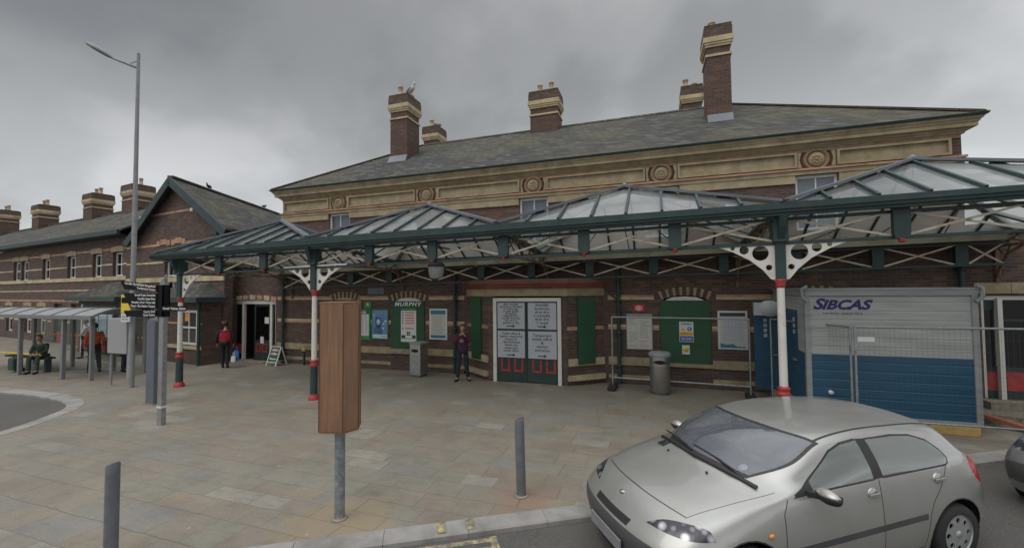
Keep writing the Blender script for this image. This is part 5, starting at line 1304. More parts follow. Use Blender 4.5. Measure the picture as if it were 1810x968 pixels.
# ------------------------------------------------------------ bollards
def bollard(name, x, y, h, mat_, topmat, label, r=0.085, lean=(0, 0)):
    t = thing(name, label, 'bollard', (x, y, 0), 0, 'steel bollards along the kerb')
    m_ = MB(); n = 28; rings = []
    for z in (0.0, 0.5 * h, h - 0.13): rings.append([(r * math.cos(2 * math.pi * k / n), r * math.sin(2 * math.pi * k / n), z) for k in range(n)])
    # slanted rounded top
    top = []
    for k in range(n):
        a = 2 * math.pi * k / n; cx_, cy_ = r * math.cos(a), r * math.sin(a); top.append((cx_, cy_, h - 0.045 + 0.40 * cx_ + 0.05 * cy_))
    rings.append(top); rings.append([(p[0] * 0.86, p[1] * 0.86, h - 0.025 + 0.36 * p[0]) for p in top])
    vs = [p for r_ in rings for p in r_]; fs = []
    for i in range(len(rings) - 1):
        for k in range(n): fs.append((i * n + k, i * n + (k + 1) % n, (i + 1) * n + (k + 1) % n, (i + 1) * n + k))
    m_.smooth = True; m_.add(vs, fs); m_.smooth = False; m_.m = 1; m_.add(rings[-1], [tuple(range(n))])
    m_.warp(lambda x_, y_, z_: (x_ + lean[0] * z_, y_ + lean[1] * z_, z_))
    m_.build('post', [mat_, topmat], t, local=True)
    m_ = MB(); m_.lathe([(0.0, 0.002), (r + 0.035, 0.002), (r + 0.03, 0.012), (r + 0.004, 0.018)], (0, 0, 0), 20); m_.build('collar', 'cement_pad', t, local=True)
    return t
bollard('bollard', -5.21, -9.38, 0.955, 'bollard_grey', 'bollard_top', 'dark grey steel bollard nearest the lower left corner', 0.058)
bollard('bollard', -3.53, -8.08, 1.20, 'bollard_galv', 'bollard_top', 'pale galvanised bollard carrying the tall wooden box', 0.058)
bollard('bollard', -1.67, -6.92, 1.0, 'bollard_grey', 'bollard_top', 'slim dark steel bollard standing alone left of the silver car', 0.062, (-0.02, 0))
# wooden box boxed round the second bollard
t = thing('wooden_box', 'tall faceted brown plywood box standing on top of the pale bollard', 'box', (-3.555, -8.06, 1.0), R(26))
P_ = [(-0.215, -0.06), (-0.20, -0.11), (0.08, -0.17), (0.225, -0.04), (0.215, 0.10), (0.04, 0.18), (-0.17, 0.12)]
m_ = MB(); m_.prism(P_, 0.03, 1.50, 'z'); m_.build('side_panels', 'box_wood', t, local=True, bevel=0.003)
m_ = MB()
for a, b in P_: m_.box(a * 1.004 - 0.004, a * 1.004 + 0.004, b * 1.004 - 0.004, b * 1.004 + 0.004, 0.03, 1.49)
simple('joint_dark', (0.07, 0.04, 0.025), 0.8); m_.build('corner_joint', 'joint_dark', t, local=True)
m_ = MB(); m_.prism([(a * 1.012, b * 1.012) for a, b in P_], 1.501, 1.52, 'z'); m_.build('top_panel', 'box_wood', t, local=True)
m_ = MB(); m_.prism([(a * 0.98, b * 0.98) for a, b in P_], 0.012, 0.028, 'z'); m_.build('bottom_panel', 'box_wood', t, local=True)

# ------------------------------------------------------------ fingerpost
t = thing('fingerpost', 'fingerpost with black blades and a pale square post in front of the street lamp', 'signpost', (-9.42, -6.36, 0))
X = -9.42; Y = -6.36
m_ = MB(); m_.box(X - 0.06, X + 0.06, Y - 0.05, Y + 0.05, 0, 2.84); m_.box(X - 0.04, X + 0.045, Y - 0.04, Y + 0.04, 2.84, 2.95); m_.bar((X, Y, 2.94), (X + 0.06, Y, 3.0), 0.03, 0.03); m_.build('post', 'galv', t, bevel=0.01)
m_ = MB(); m_.box(X - 0.066, X + 0.066, Y - 0.056, Y + 0.056, 0.34, 0.38); m_.build('strap', 'paper', t)
m_ = MB(); m_.box(X - 0.08, X + 0.075, Y - 0.07, Y - 0.051, 2.16, 2.80); m_.box(X - 0.08, X + 0.075, Y + 0.051, Y + 0.07, 2.16, 2.80); m_.box(X + 0.06, X + 0.075, Y - 0.07, Y + 0.07, 2.16, 2.80); m_.build('clamp_housing', 'black_sign', t)
def blade(z0, z1, x0, slant, text, size, right=False, tip=0.12):
    b = MB(); yb = Y - 0.09
    if right: pts = [(X + 0.08, z0), (x0 - tip * 0.4, z0), (x0, (z0 + z1) / 2), (x0 - tip * 0.4, z1), (X + 0.08, z1)]
    else: pts = [(X - 0.08, z0), (X - 0.08, z1), (x0 + tip * 0.2, z1 + slant), (x0, z1 + slant - 0.02), (x0 + tip, z0 + slant * 0.6)]
    b.prism(pts, yb, yb + 0.02); o = b.build('blade', 'black_sign', t)
    lt = MB(); n = len(text)
    for i, s in enumerate(text):
        z = z1 - (z1 - z0) * (i + 0.5) / n
        add_text(lt, s, size, ((X + 0.12 if right else X - 0.11), yb - 0.0015, z), bold=0.001, align='LEFT' if right else 'RIGHT', sx=1.05)
    if not right: lt.warp(lambda x_, y_, z_: (x_, y_, z_ + slant * (X - 0.08 - x_) / (X - 0.08 - x0)))
    lt.build('lettering', 'lettering_white', o, fix=False)
blade(2.66, 2.80, -10.62, 0.10, ["Canolfan Gynadledda Ryngwladol", 'Conference Centre'], 0.068)
blade(2.33, 2.63, -10.52, 0.015, ['Gorsaf Fysiau Sunnyside', 'Canolfan Siopa Rhiw', "Neuadd y Dref / Town Hall", 'Theatr / Bus Station Theatre'], 0.062, tip=0.22)
blade(2.165, 2.30, -10.50, -0.02, ['Canol y Dref', 'Town Centre'], 0.062, tip=0.10)
blade(2.28, 2.38, -8.62, 0, ['Gorsaf / Railway Station'], 0.064, True)
# ------------------------------------------------------------ grey pillar slab
t = thing('information_pillar', 'tall blue-grey slab pillar with rounded top behind the fingerpost', 'pillar', (-11.36, -5.38, 0))
m_ = MB(); w = 0.14; pr = [(-w, 0.0), (w, 0.0)] + [(w * math.cos(R(a)) , 1.94 + 0.10 * math.sin(R(a))) for a in range(0, 181, 15)]
m_.prism([(a - 11.36, b) for a, b in pr], -5.44, -5.34); m_.build('body', 'slab_grey', t, bevel=0.012)
m_ = MB(); m_.box(-11.54, -11.18, -5.48, -5.28, 0.003, 0.02); m_.build('base_plate', 'cement_pad', t)
# ------------------------------------------------------------ street lamp
t = thing('street_lamp', 'tall tapering grey street lamp with one flat head, rising left of the gabled roof', 'street lamp', (-13.97, -4.36, 0))
m_ = MB(); m_.tube([(-13.97, -4.36, 0), (-13.97, -4.36, 1.2), (-13.97, -4.36, 1.26), (-13.97, -4.36, 9.52)], [0.080, 0.078, 0.072, 0.040], 16); m_.lathe([(0.0, 9.52), (0.045, 9.52), (0.0, 9.58)], (-13.97, -4.36, 0), 12)
m_.build('pole', 'galv_matt', t)
h0 = Vector((-13.97, -4.36, 9.12)); h1 = Vector((-14.56, -4.66, 9.36)); h2 = Vector((-15.18, -4.98, 9.76)); 
m_ = MB(); m_.tube([h0, h0.lerp(h1, 0.5) + Vector((0, 0, 0.0)), h1], [0.04, 0.035, 0.03], 10); m_.tube([h0 + Vector((0, 0, 0.22)), h0.lerp(h1, 0.35) + Vector((0, 0, 0.02))], 0.012, 6); m_.build('arm', 'galv_matt', t)
def lamp_head(m_, a, b, wid, th, zo=0.0, s0=0.0, s1=1.0):
    d = (b - a); L = d.length; d.normalize(); sd = d.cross(Vector((0, 0, 1))).normalized(); up = sd.cross(d); n = 16; N = 14; vs = []; fs = []
    for i in range(N + 1):
        t_ = i / N; r_ = math.sin(math.pi * min(1, max(0.02, (t_ * 0.93 + 0.04)))) ** 0.6; c = a + d * L * (s0 + (s1 - s0) * t_) + up * zo
        for k in range(n):
            q = 2 * math.pi * k / n; vs.append(c + sd * math.cos(q) * wid * r_ + up * math.sin(q) * th * r_ * (1 if math.sin(q) > 0 else 0.45))
    for i in range(N):
        for k in range(n): fs.append((i * n + k, i * n + (k + 1) % n, (i + 1) * n + (k + 1) % n, (i + 1) * n + k))
    m_.smooth = True; m_.add(vs, fs)
    return m_
lamp_head(MB(), h1, h2, 0.17, 0.10).build('lamp_head', 'galv_matt', t)
simple('lamp_lens', (0.12, 0.115, 0.08), 0.25, var=0.3, scale=14)
lamp_head(MB(), h1, h2, 0.14, 0.05, -0.035, 0.15, 0.9).build('lens', 'lamp_lens', t)
# yellow stop flag on the lamp
t = thing('bus_stop_flag', 'yellow and black bus stop flag on the street lamp above the grey notice board', 'sign', (-14.2, -4.5, 2.0))
m_ = MB(); m_.box(-14.16, -13.78, -4.53, -4.50, 2.08, 2.60); m_.box(-13.99, -13.95, -4.52, -4.30, 2.05, 2.1); m_.box(-13.99, -13.95, -4.52, -4.30, 2.5, 2.55); m_.build('sign_plate', 'sign_yellow', t)
m_ = MB(); m_.prism([(-14.12, 2.36), (-13.82, 2.36), (-13.82, 2.46), (-13.94, 2.52), (-14.12, 2.52), (-14.14, 2.44)], -4.536, -4.531); m_.build('symbol', 'black_sign', t)
m_ = MB(); m_.box(-14.15, -13.79, -4.532, -4.499, 1.84, 2.065); m_.build('lower_plate', 'paper', t)
m_ = MB(); add_text(m_, 'Arhosfan\nBus Stop', 0.075, (-13.97, -4.534, 1.95), bold=0.001); m_.build('lettering', 'lettering_black', t, fix=False)
# ------------------------------------------------------------ grey notice board on two posts
t = thing('notice_board', 'blank grey back of a notice board on two thin posts right of the bus shelter', 'notice board', (-14.5, -4.37, 0))
m_ = MB(); m_.box(-14.94, -14.10, -4.42, -4.35, 0.92, 1.93); m_.build('board', 'noticeback', t, bevel=0.02)
m_ = MB()
for x in (-14.88, -14.14): m_.tube([(x, -4.34, 0), (x, -4.34, 1.9)], 0.032, 10)
m_.build('posts', 'galv_matt', t)
# ------------------------------------------------------------ bus shelter
t = thing('bus_shelter', 'grey framed glass bus shelter with a curved roof and yellow-dotted panes at the left edge', 'bus shelter', (-18.6, -3.6, 0))
SX0, SX1 = -23.2, -15.9; YF, YB = -4.30, -2.75
m_ = MB(); prf = []
for i in range(13):
    f_ = i / 12; y = YF + (YB - YF) * f_; prf.append((y, 1.93 + 0.30 * math.sin(math.pi * (0.10 + 0.82 * f_)) - 0.07))
vs = [(SX0, y, z) for y, z in prf] + [(SX1, y, z) for y, z in prf] + [(SX0, y, z - 0.04) for y, z in prf] + [(SX1, y, z - 0.04) for y, z in prf]; n = 13; fs = []
for i in range(12): fs += [(i, i + 1, n + i + 1, n + i), (2 * n + i, 3 * n + i, 3 * n + i + 1, 2 * n + i + 1), (i, 2 * n + i, 2 * n + i + 1, i + 1), (n + i, n + i + 1, 3 * n + i + 1, 3 * n + i)]
m_.smooth = False; m_.add(vs, fs); m_.build('roof', 'galv_matt', t)
m_ = MB(); m_.box(SX0, SX1 + 0.02, YF - 0.05, YF + 0.02, 1.86, 1.97)
for k in range(7): x = SX0 + (SX1 - SX0) * k / 6; m_.warp(lambda a, b, c: (a, b, c)); 
m_.build('front_beam', 'shelter_frame', t)
m_ = MB()
for k in range(8):
    x = SX0 + (SX1 - SX0) * k / 7
    for i in range(12): (y0, z0), (y1, z1) = prf[i], prf[i + 1]; m_.bar((x, y0, z0 + 0.012), (x, y1, z1 + 0.012), 0.05, 0.03)
m_.build('roof_rib', 'shelter_frame', t)
for (x, y, r_) in ((-19.75, -4.24, 0.05), (-17.41, -4.24, 0.05), (-16.20, -4.14, 0.04), (-22.3, -4.24, 0.05), (-19.9, -2.85, 0.05), (-17.6, -2.85, 0.05), (-16.0, -2.85, 0.05), (-22.3, -2.85, 0.05)):
    m_ = MB(); m_.box(x - r_, x + r_, y - 0.05, y + 0.05, 0, 1.9); m_.build('post', 'shelter_frame', t, bevel=0.01)
for (x0, x1) in ((-22.25, -19.95), (-19.85, -17.65), (-17.55, -16.05)):
    m_ = MB(); m_.box(x0, x1, -2.856, -2.846, 0.30, 1.84); g_ = m_.build('glass_panel', 'clear_glass', t)
    m_ = MB(); n = int((x1 - x0) / 0.17)
    for k in range(n): xx = x0 + (k + 0.5) * (x1 - x0) / n; m_.lathe([(0, -2.8635), (0.038, -2.8635), (0.038, -2.8575)], (xx, 0, 1.15), 10, 'y')
    m_.build('yellow_dots', 'sign_yellow', g_)
m_ = MB(); m_.box(-16.195, -16.185, -4.09, -3.5, 0.3, 1.84); m_.build('glass_panel', 'clear_glass', t)
m_ = MB(); m_.tube([(-21.8, -3.9, 0.60), (-19.4, -3.9, 0.60)], 0.03, 8); m_.build('perch_rail', 'sign_yellow', t)
m_ = MB()
for x in (-21.4, -19.5): m_.box(x - 0.05, x + 0.05, -3.75, -3.6, 0, 0.52)
m_.box(-21.8, -19.3, -3.8, -3.56, 0.44, 0.5); m_.build('bench', 'seat_dark', t)
# ------------------------------------------------------------ people
def skin_obj(nodes, edges, sub=1, root=0):
    me = bpy.data.meshes.new('tmp'); me.from_pydata([n[0] for n in nodes], edges, []); o = bpy.data.objects.new('tmp', me); COL.objects.link(o)
    md = o.modifiers.new('skin', 'SKIN'); md.use_smooth_shade = True
    sv = me.skin_vertices[0].data if me.skin_vertices else None
    if sv is None:
        o.update_tag(); bpy.context.view_layer.update(); sv = me.skin_vertices[0].data
    for i, n in enumerate(nodes):
        r = n[1]; sv[i].radius = (r, r) if not hasattr(r, '__len__') else r; sv[i].use_root = (i == root)
    ss = o.modifiers.new('sub', 'SUBSURF'); ss.levels = sub; ss.render_levels = sub
    bpy.context.view_layer.update(); dg = bpy.context.evaluated_depsgraph_get()
    res = bpy.data.meshes.new_from_object(o.evaluated_get(dg)); bpy.data.objects.remove(o); bpy.data.meshes.remove(me)
    return res
BASE = dict(pelvis=(0, 0, .97), waist=(0, 0, 1.08), chest=(0, -.01, 1.27), neck=(0, .0, 1.44), head=(0, -.015, 1.53),
    hipL=(.09, 0, .93), hipR=(-.09, 0, .93), kneeL=(.10, -.01, .50), kneeR=(-.10, -.01, .50), ankL=(.105, .02, .09), ankR=(-.105, .02, .09),
    toeL=(.12, -.15, .035), toeR=(-.12, -.15, .035), shL=(.175, .0, 1.40), shR=(-.175, 0, 1.40), elL=(.235, .02, 1.13), elR=(-.235, .02, 1.13), wrL=(.245, -.05, .90), wrR=(-.245, -.05, .90))
def person(label, loc, rz, h, pose=None, top='cloth_black', legs='cloth_black', hair='hair_dark', sleeves=None, shoes='cloth_black', hairlen=0.0, vest=None, name='person', wide=1.0, zbase=0.0, cap=None):
    J = dict(BASE); J.update(pose or {}); S = h / 1.72
    t = thing(name, label, 'person', loc, rz); M = Matrix.Scale(S, 4)
    V = {k: Vector(v) for k, v in J.items()}
    def chain(keys_r):
        nodes = []; idx = {}
        return nodes
    def build(graph, rad, sub, mat_, nm, extra=None, loc_=True):
        names = list(rad); idx = {n: i for i, n in enumerate(names)}
        me = skin_obj([(V[n] * S, (rad[n] if hasattr(rad[n], '__len__') else (rad[n], rad[n]))) for n in names], [(idx[a], idx[b]) for a, b in graph], sub)
        m_ = MB(True); m_.mesh(me); bpy.data.meshes.remove(me)
        if extra: extra(m_)
        return m_.build(nm, mat_, t, local=True, fix=True)
    for sd in 'LR':
        V['fa' + sd] = V['el' + sd].lerp(V['wr' + sd], .35); V['th' + sd] = V['hip' + sd].lerp(V['knee' + sd], .35); V['calf' + sd] = V['knee' + sd].lerp(V['ank' + sd], .35); V['ua' + sd] = V['sh' + sd].lerp(V['el' + sd], .4)
        d = (V['wr' + sd] - V['el' + sd]).normalized(); V['hand' + sd] = V['wr' + sd] + d * .07
        V['ball' + sd] = V['ank' + sd].lerp(V['toe' + sd], .5) + Vector((0, 0, -.01)); V['heel' + sd] = V['ank' + sd] + (V['ank' + sd] - V['toe' + sd]).normalized() * .03 - Vector((0, 0, .04))
    G = [('pelvis', 'waist'), ('waist', 'chest'), ('chest', 'neck'), ('neck', 'head')]
    for sd in 'LR': G += [('pelvis', 'hip' + sd), ('hip' + sd, 'th' + sd), ('th' + sd, 'knee' + sd), ('knee' + sd, 'calf' + sd), ('calf' + sd, 'ank' + sd), ('ank' + sd, 'toe' + sd), ('chest', 'sh' + sd), ('sh' + sd, 'ua' + sd), ('ua' + sd, 'el' + sd), ('el' + sd, 'fa' + sd), ('fa' + sd, 'wr' + sd), ('wr' + sd, 'hand' + sd)]
    rb = dict(pelvis=(.13, .09), waist=(.115, .08), chest=(.14, .095), neck=.052, head=.05)
    for sd in 'LR': rb.update({'hip' + sd: .08, 'th' + sd: .075, 'knee' + sd: .052, 'calf' + sd: .054, 'ank' + sd: .036, 'toe' + sd: .03, 'sh' + sd: .055, 'ua' + sd: .046, 'el' + sd: .036, 'fa' + sd: .036, 'wr' + sd: .024, 'hand' + sd: (.036, .018)})
    rb = {k: (tuple(x * S for x in v) if hasattr(v, '__len__') else v * S) for k, v in rb.items()}
    hc = (V['head'] + (V['head'] - V['neck']).normalized() * .10); look = J.get('look', (0, -1, 0)); lk = Vector(look).normalized(); sdv = lk.cross(Vector((0, 0, 1))).normalized(); upv = sdv.cross(lk)
    HM = Matrix((( *(-sdv * S).to_tuple(), 0), (*(-lk * S).to_tuple(), 0), (*(upv * S).to_tuple(), 0), (0, 0, 0, 1))).transposed()
    HM.translation = hc * S
    def head(m_):
        b = MB(True); b.sphere((0, 0, 0), 1.0, 20)
        def sh(x, y, z):
            w = .074 * (1 - .18 * max(0, -z)) ; d = .096 * (1 - .12 * max(0, -z))
            X, Yy, Z = x * w, y * d - (.012 if z < -.3 and y < 0 else 0), z * .118
            if y < -.8 and -.35 < z < .15 and abs(x) < .25: Yy -= .016 * (1 - abs(z + .15) / .5)
            if y < -.7 and .05 < z < .3 and .2 < abs(x) < .55: Yy += .006
            return (X, Yy, Z)
        b.warp(sh)
        for sx in (-1, 1): b.sphere((sx * .076, .008, -.005), .022, 8, (.45, .8, 1.25))
        b.sphere((0, -.104, -.018), .013, 8, (.8, 1, 1.5)); b.sphere((0, -.094, -.055), .018, 8, (1.3, .5, .4))
        b.v = [tuple(HM @ Vector(p)) for p in b.v]; m_.v += []; base = len(m_.v); m_.v += b.v
        for f in b.f: m_.f.append([base + i for i in f]); m_.mi.append(0); m_.sm.append(True)
        # hands: palm reaches on into five unequal, slightly curled fingers and a thumb
        for sd in 'LR':
            w_ = V['hand' + sd]; d = (V['hand' + sd] - V['wr' + sd]).normalized(); inn = Vector((-1 if sd == 'L' else 1, 0, 0)); sp = d.cross(inn).normalized() if abs(d.dot(inn)) < .95 else d.cross(Vector((0, 0, 1))).normalized(); cu = sp.cross(d).normalized()
            if cu.dot(inn) < 0: cu = -cu
            for i, (o_, l_) in enumerate(((-.027, .060), (-.009, .072), (.009, .068), (.026, .054))):
                a = w_ + sp * o_ + d * .01; b1 = a + d * l_ * .55 + cu * .008; b2 = a + d * l_ * .9 + cu * .026
                m_.tube([a * S, b1 * S, b2 * S], [.0095 * S, .0085 * S, .006 * S], 6)
            a = w_ - sp * .03 - d * .03; m_.tube([a * S, (a - sp * .028 + d * .025 + cu * .01) * S, (a - sp * .032 + d * .055 + cu * .02) * S], [.012 * S, .0105 * S, .007 * S], 6)
    body = build(G, rb, 1, 'skin', 'body', head)
    m_ = MB(True)
    for sx in (-1, 1): m_.sphere((sx * .029, -.088, .012), .0095, 8, (1.3, .6, .8))
    m_.v = [tuple(HM @ Vector(p)) for p in m_.v]; m_.build('eyes', 'dark_void', body, local=True)
    if hair:
        m_ = MB(True); m_.sphere((0, .014, .016), 1.0, 18)
        def hs(x, y, z):
            y -= .014; z -= .016
            yy = max(y, -0.80 if z > .35 else (-.30 if z > -.2 else -.05)); zz = max(z, -.45 - hairlen * 4)
            return (x * (.083 + hairlen * .04), yy * .107 + .006, zz * .126 + .006)
        m_.warp(hs); m_.v = [tuple(HM @ Vector(p)) for p in m_.v]; m_.build('hair', hair, t, local=True)
    # clothes
    G2 = [('pelvis', 'waist'), ('waist', 'chest'), ('chest', 'collar')]; V['collar'] = V['chest'].lerp(V['neck'], .72)
    V['hem'] = V['pelvis'] + Vector((0, 0, -.06)); G2 = [('hem', 'pelvis')] + G2
    for sd in 'LR': G2 += [('chest', 'sh' + sd), ('sh' + sd, 'ua' + sd), ('ua' + sd, 'el' + sd), ('el' + sd, 'fa' + sd), ('fa' + sd, 'wr' + sd)]
    kk = .86 if sleeves else 1.0; rt = dict(hem=(.155 * wide * kk, .115 * kk), pelvis=(.152 * wide * kk, .115 * kk), waist=(.145 * wide * kk, .11 * kk), chest=(.165 * wide * kk, .118 * kk), collar=.062)
    for sd in 'LR': rt.update({'sh' + sd: .072, 'ua' + sd: .062, 'el' + sd: .053, 'fa' + sd: .049, 'wr' + sd: .037})
    rt = {k: (tuple(x * S for x in v) if hasattr(v, '__len__') else v * S) for k, v in rt.items()}
    build(G2, rt, 1, sleeves or top, 'jumper')
    if vest or sleeves:
        G3 = [('hem', 'pelvis'), ('pelvis', 'waist'), ('waist', 'chest'), ('chest', 'collar'), ('chest', 'vsL'), ('chest', 'vsR')]; V['vsL'] = V['chest'].lerp(V['shL'], .85); V['vsR'] = V['chest'].lerp(V['shR'], .85)
        build(G3, {'hem': (.172 * S * wide, .13 * S), 'pelvis': (.17 * S * wide, .132 * S), 'waist': (.162 * S * wide, .127 * S), 'chest': (.178 * S * wide, .134 * S), 'collar': .070 * S, 'vsL': .095 * S, 'vsR': .095 * S}, 1, vest or top, 'waistcoat')
    G4 = [('pelvis', 'hipL'), ('pelvis', 'hipR')]; V['cuffL'] = V['ankL'] + Vector((0, 0, -.01)); V['cuffR'] = V['ankR'] + Vector((0, 0, -.01))
    for sd in 'LR': G4 += [('hip' + sd, 'th' + sd), ('th' + sd, 'knee' + sd), ('knee' + sd, 'calf' + sd), ('calf' + sd, 'cuff' + sd)]
    rl = dict(pelvis=(.14, .105))
    for sd in 'LR': rl.update({'hip' + sd: .097, 'th' + sd: .092, 'knee' + sd: .073, 'calf' + sd: .068, 'cuff' + sd: .058})
    rl = {k: (tuple(x * S for x in v) if hasattr(v, '__len__') else v * S) for k, v in rl.items()}
    build(G4, rl, 1, legs, 'trousers')
    for sd in 'LR':
        m_ = MB(True); a = V['ank' + sd]; b = V['toe' + sd]; d = (b - a); d.z = 0; d.normalize()
        m_.tube([(a - d * .06 + Vector((0, 0, -.05))) * S, (a + Vector((0, 0, -.035))) * S, (a + d * .09 + Vector((0, 0, -.05))) * S, (a + d * .19 + Vector((0, 0, -.058))) * S], [.03 * S, .047 * S, .045 * S, .026 * S], 10)
        m_.build('shoe', shoes, t, local=True)
    return t
person('person in maroon hoodie and dark trousers by the entrance, hands raised to the face', (-5.34, -0.95, 0), R(24), 1.62,
    dict(kneeL=(.12, -.03, .50), kneeR=(-.12, -.02, .50), ankL=(.17, .03, .09), ankR=(-.16, .0, .09), toeL=(.23, -.13, .035), toeR=(-.22, -.15, .035), elL=(.25, -.13, 1.22), elR=(-.25, -.13, 1.22), wrL=(.08, -.23, 1.41), wrR=(-.07, -.23, 1.43), chest=(0, .02, 1.27), waist=(0, .02, 1.08), look=(0, -1, -.15)),
    'cloth_maroon', 'cloth_navy', 'hair_brown', wide=1.15)
mb = MB(); mb.lathe([(0, -0.01), (0.075, -0.01), (0.07, 0.0)], (-5.315, -1.085, 1.17), 18, 'y', 1.15, 0.85)
for o in list(COL.objects):
    if o.name == 'person': mb.build('chest_print', 'cloth_grey', o)
person('person in red waistcoat and black trousers with carrier bags beside the open doorway', (-14.28, -1.40, 0), R(222), 1.60,
    dict(kneeL=(.08, -.06, .50), kneeR=(-.08, .02, .50), ankL=(.08, -.04, .09), ankR=(-.09, .10, .10), toeL=(.09, -.2, .035), toeR=(-.10, -.06, .035), elL=(.27, .03, 1.13), elR=(-.27, .02, 1.13), wrL=(.27, -.05, .90), wrR=(-.26, -.04, .88)),
    'cloth_red', 'cloth_black', 'hair_dark', sleeves='cloth_black', hairlen=0.04, wide=1.3)
def bag(name, label, loc, mat_, w=0.3, h=0.4, d=0.12):
    t = thing(name, label, 'bag', loc)
    m_ = MB(); n = 10; rings = []
    for i in range(6):
        z = h * i / 5; k = 1 - 0.22 * (i / 5) ** 2; rings.append([(w / 2 * k * math.cos(2 * math.pi * j / n) * (1 + 0.06 * math.sin(3 * j + i)), d / 2 * k * math.sin(2 * math.pi * j / n), z) for j in range(n)])
    vs = [p for r_ in rings for p in r_]; fs = [(i * n + k, i * n + (k + 1) % n, (i + 1) * n + (k + 1) % n, (i + 1) * n + k) for i in range(5) for k in range(n)] + [tuple(range(n))]
    m_.smooth = True; m_.add(vs, fs); m_.build('sack', mat_, t, local=True)
    m_ = MB(); m_.tube([(-w * 0.25, 0, h - 0.02), (-w * 0.12, 0, h + 0.12), (w * 0.12, 0, h + 0.12), (w * 0.25, 0, h - 0.02)], 0.008, 6); m_.build('handles', mat_, t, local=True)
    return t
bag('carrier_bag', 'blue carrier bag held by the person in the red waistcoat', (-13.98, -1.22, 0.24), 'bag_blue', 0.26, 0.36)
bag('carrier_bag', 'small white carrier bag in front of the blue one, beside the person in red', (-13.93, -1.36, 0.20), 'bag_white', 0.2, 0.22)
person('person in a white shirt and dark trousers walking behind the bus shelter', (-22.1, -1.42, 0), R(-40), 1.56,
    dict(kneeL=(.09, -.08, .50), kneeR=(-.09, .03, .50), ankL=(.09, -.08, .09), ankR=(-.09, .16, .11), toeL=(.1, -.24, .035), toeR=(-.1, .0, .035), elL=(.22, -.05, 1.14), wrL=(.18, -.2, 1.02)), 'cloth_white', 'cloth_black', 'hair_brown')
person('person in orange-red jacket and black trousers, seen from behind at the bus shelter', (-17.85, -3.25, 0), R(243), 1.62,
    dict(ankL=(.14, .04, .09), ankR=(-.14, .03, .09)), 'cloth_orange', 'cloth_black', 'hair_brown', wide=1.1)
person('person in dark clothes standing behind the grey notice board, only the legs showing', (-16.95, -2.9, 0), R(160), 1.60, None, 'cloth_black', 'cloth_black', 'hair_dark')
person('person in dark green sitting on the bench of the bus shelter', (-19.75, -3.70, -0.38), R(35), 1.62,
    dict(kneeL=(.12, -.42, .96), kneeR=(-.12, -.42, .96), ankL=(.13, -.46, .50), ankR=(-.13, -.40, .50), toeL=(.14, -.62, .44), toeR=(-.14, -.56, .44), hipL=(.09, -.05, .95), hipR=(-.09, -.05, .95), chest=(0, -.08, 1.27), neck=(0, -.12, 1.44), head=(0, -.15, 1.53), shL=(.175, -.08, 1.40), shR=(-.175, -.08, 1.40), elL=(.22, -.18, 1.17), elR=(-.22, -.18, 1.17), wrL=(.12, -.36, 1.08), wrR=(-.12, -.36, 1.08)),
    'cloth_green', 'cloth_green', 'hair_brown')
t = thing('shopping_trolley_bag', 'small dark wheeled shopping bag standing beside the seated person in the shelter', 'bag', (-20.6, -4.0, 0))
m_ = MB(); m_.box(-0.17, 0.17, -0.13, 0.13, 0.07, 0.48); m_.build('bag_body', 'cloth_green', t, local=True, bevel=0.04)
m_ = MB(); m_.lathe([(0, -0.17), (0.07, -0.17), (0.07, -0.13), (0, -0.13)], (0, 0.1, 0.07), 14, 'x'); m_.lathe([(0, 0.13), (0.07, 0.13), (0.07, 0.17), (0, 0.17)], (0, 0.1, 0.07), 14, 'x'); m_.build('wheels', 'rubber', t, local=True)

# ------------------------------------------------------------ birds
def bird(label, loc, rz, size, m1, m2, m3, kind='gull'):
    t = thing(kind, label, 'bird', loc, rz); S = size
    b = MB(True); b.sphere((0, 0, .16 * S), .5, 14); 
    b.v = [(x * .17 * S, y * .42 * S, .16 * S + (z - .16 * S) * .17 * S - y * .05 * S) for x, y, z in b.v]
    b.tube([(0, -.14 * S, .18 * S), (0, -.19 * S, .24 * S), (0, -.21 * S, .28 * S)], [.055 * S, .042 * S, .038 * S], 10); b.sphere((0, -.22 * S, .295 * S), .045 * S, 10)
    b.build('body', m1, t, local=True)
    w = MB(True)
    for sx in (-1, 1):
        q = MB(True); q.sphere((0, 0, 0), 1, 10); q.v = [(sx * .07 * S + x * .022 * S, y * .19 * S + .05 * S, .175 * S + z * .06 * S - y * .02 * S) for x, y, z in q.v]
        base = len(w.v); w.v += q.v
        for f in q.f: w.f.append([base + i for i in f]); w.mi.append(0); w.sm.append(True)
    w.build('wings', m2, t, local=True)
    q = MB(); q.prism([(.13 * S, .14 * S), (.32 * S, .09 * S), (.33 * S, .12 * S), (.13 * S, .19 * S)], -.035 * S, .035 * S, 'x'); q.build('tail', m3, t, local=True)
    q = MB(); q.tube([(0, -.25 * S, .29 * S), (0, -.33 * S, .275 * S)], [.014 * S, .004 * S], 6); q.build('beak', 'sign_yellow', t, local=True)
    q = MB()
    for sx in (-1, 1): q.tube([(sx * .03 * S, 0, .1 * S), (sx * .03 * S, 0, 0.0)], .008 * S, 6); q.tube([(sx * .03 * S, .01, .006), (sx * .03 * S, -.05 * S, .006)], .007 * S, 6)
    q.build('legs', 'timber', t, local=True)
    return t
bird('grey and white gull standing on the tall left chimney of the main roof', (-9.28, 2.55, 10.65), R(60), 1.25, 'feather_white', 'feather_grey', 'feather_dark')
bird('small dark bird perched near the top of the gable ridge', SP(3.1, 2.0, 7.45), R(30), 0.75, 'feather_dark', 'feather_dark', 'feather_dark', 'pigeon')
bird('small dark bird perched far along the gable ridge beside the main block', SP(3.1, 6.7, 7.45), R(200), 0.75, 'feather_dark', 'feather_dark', 'feather_dark', 'pigeon')
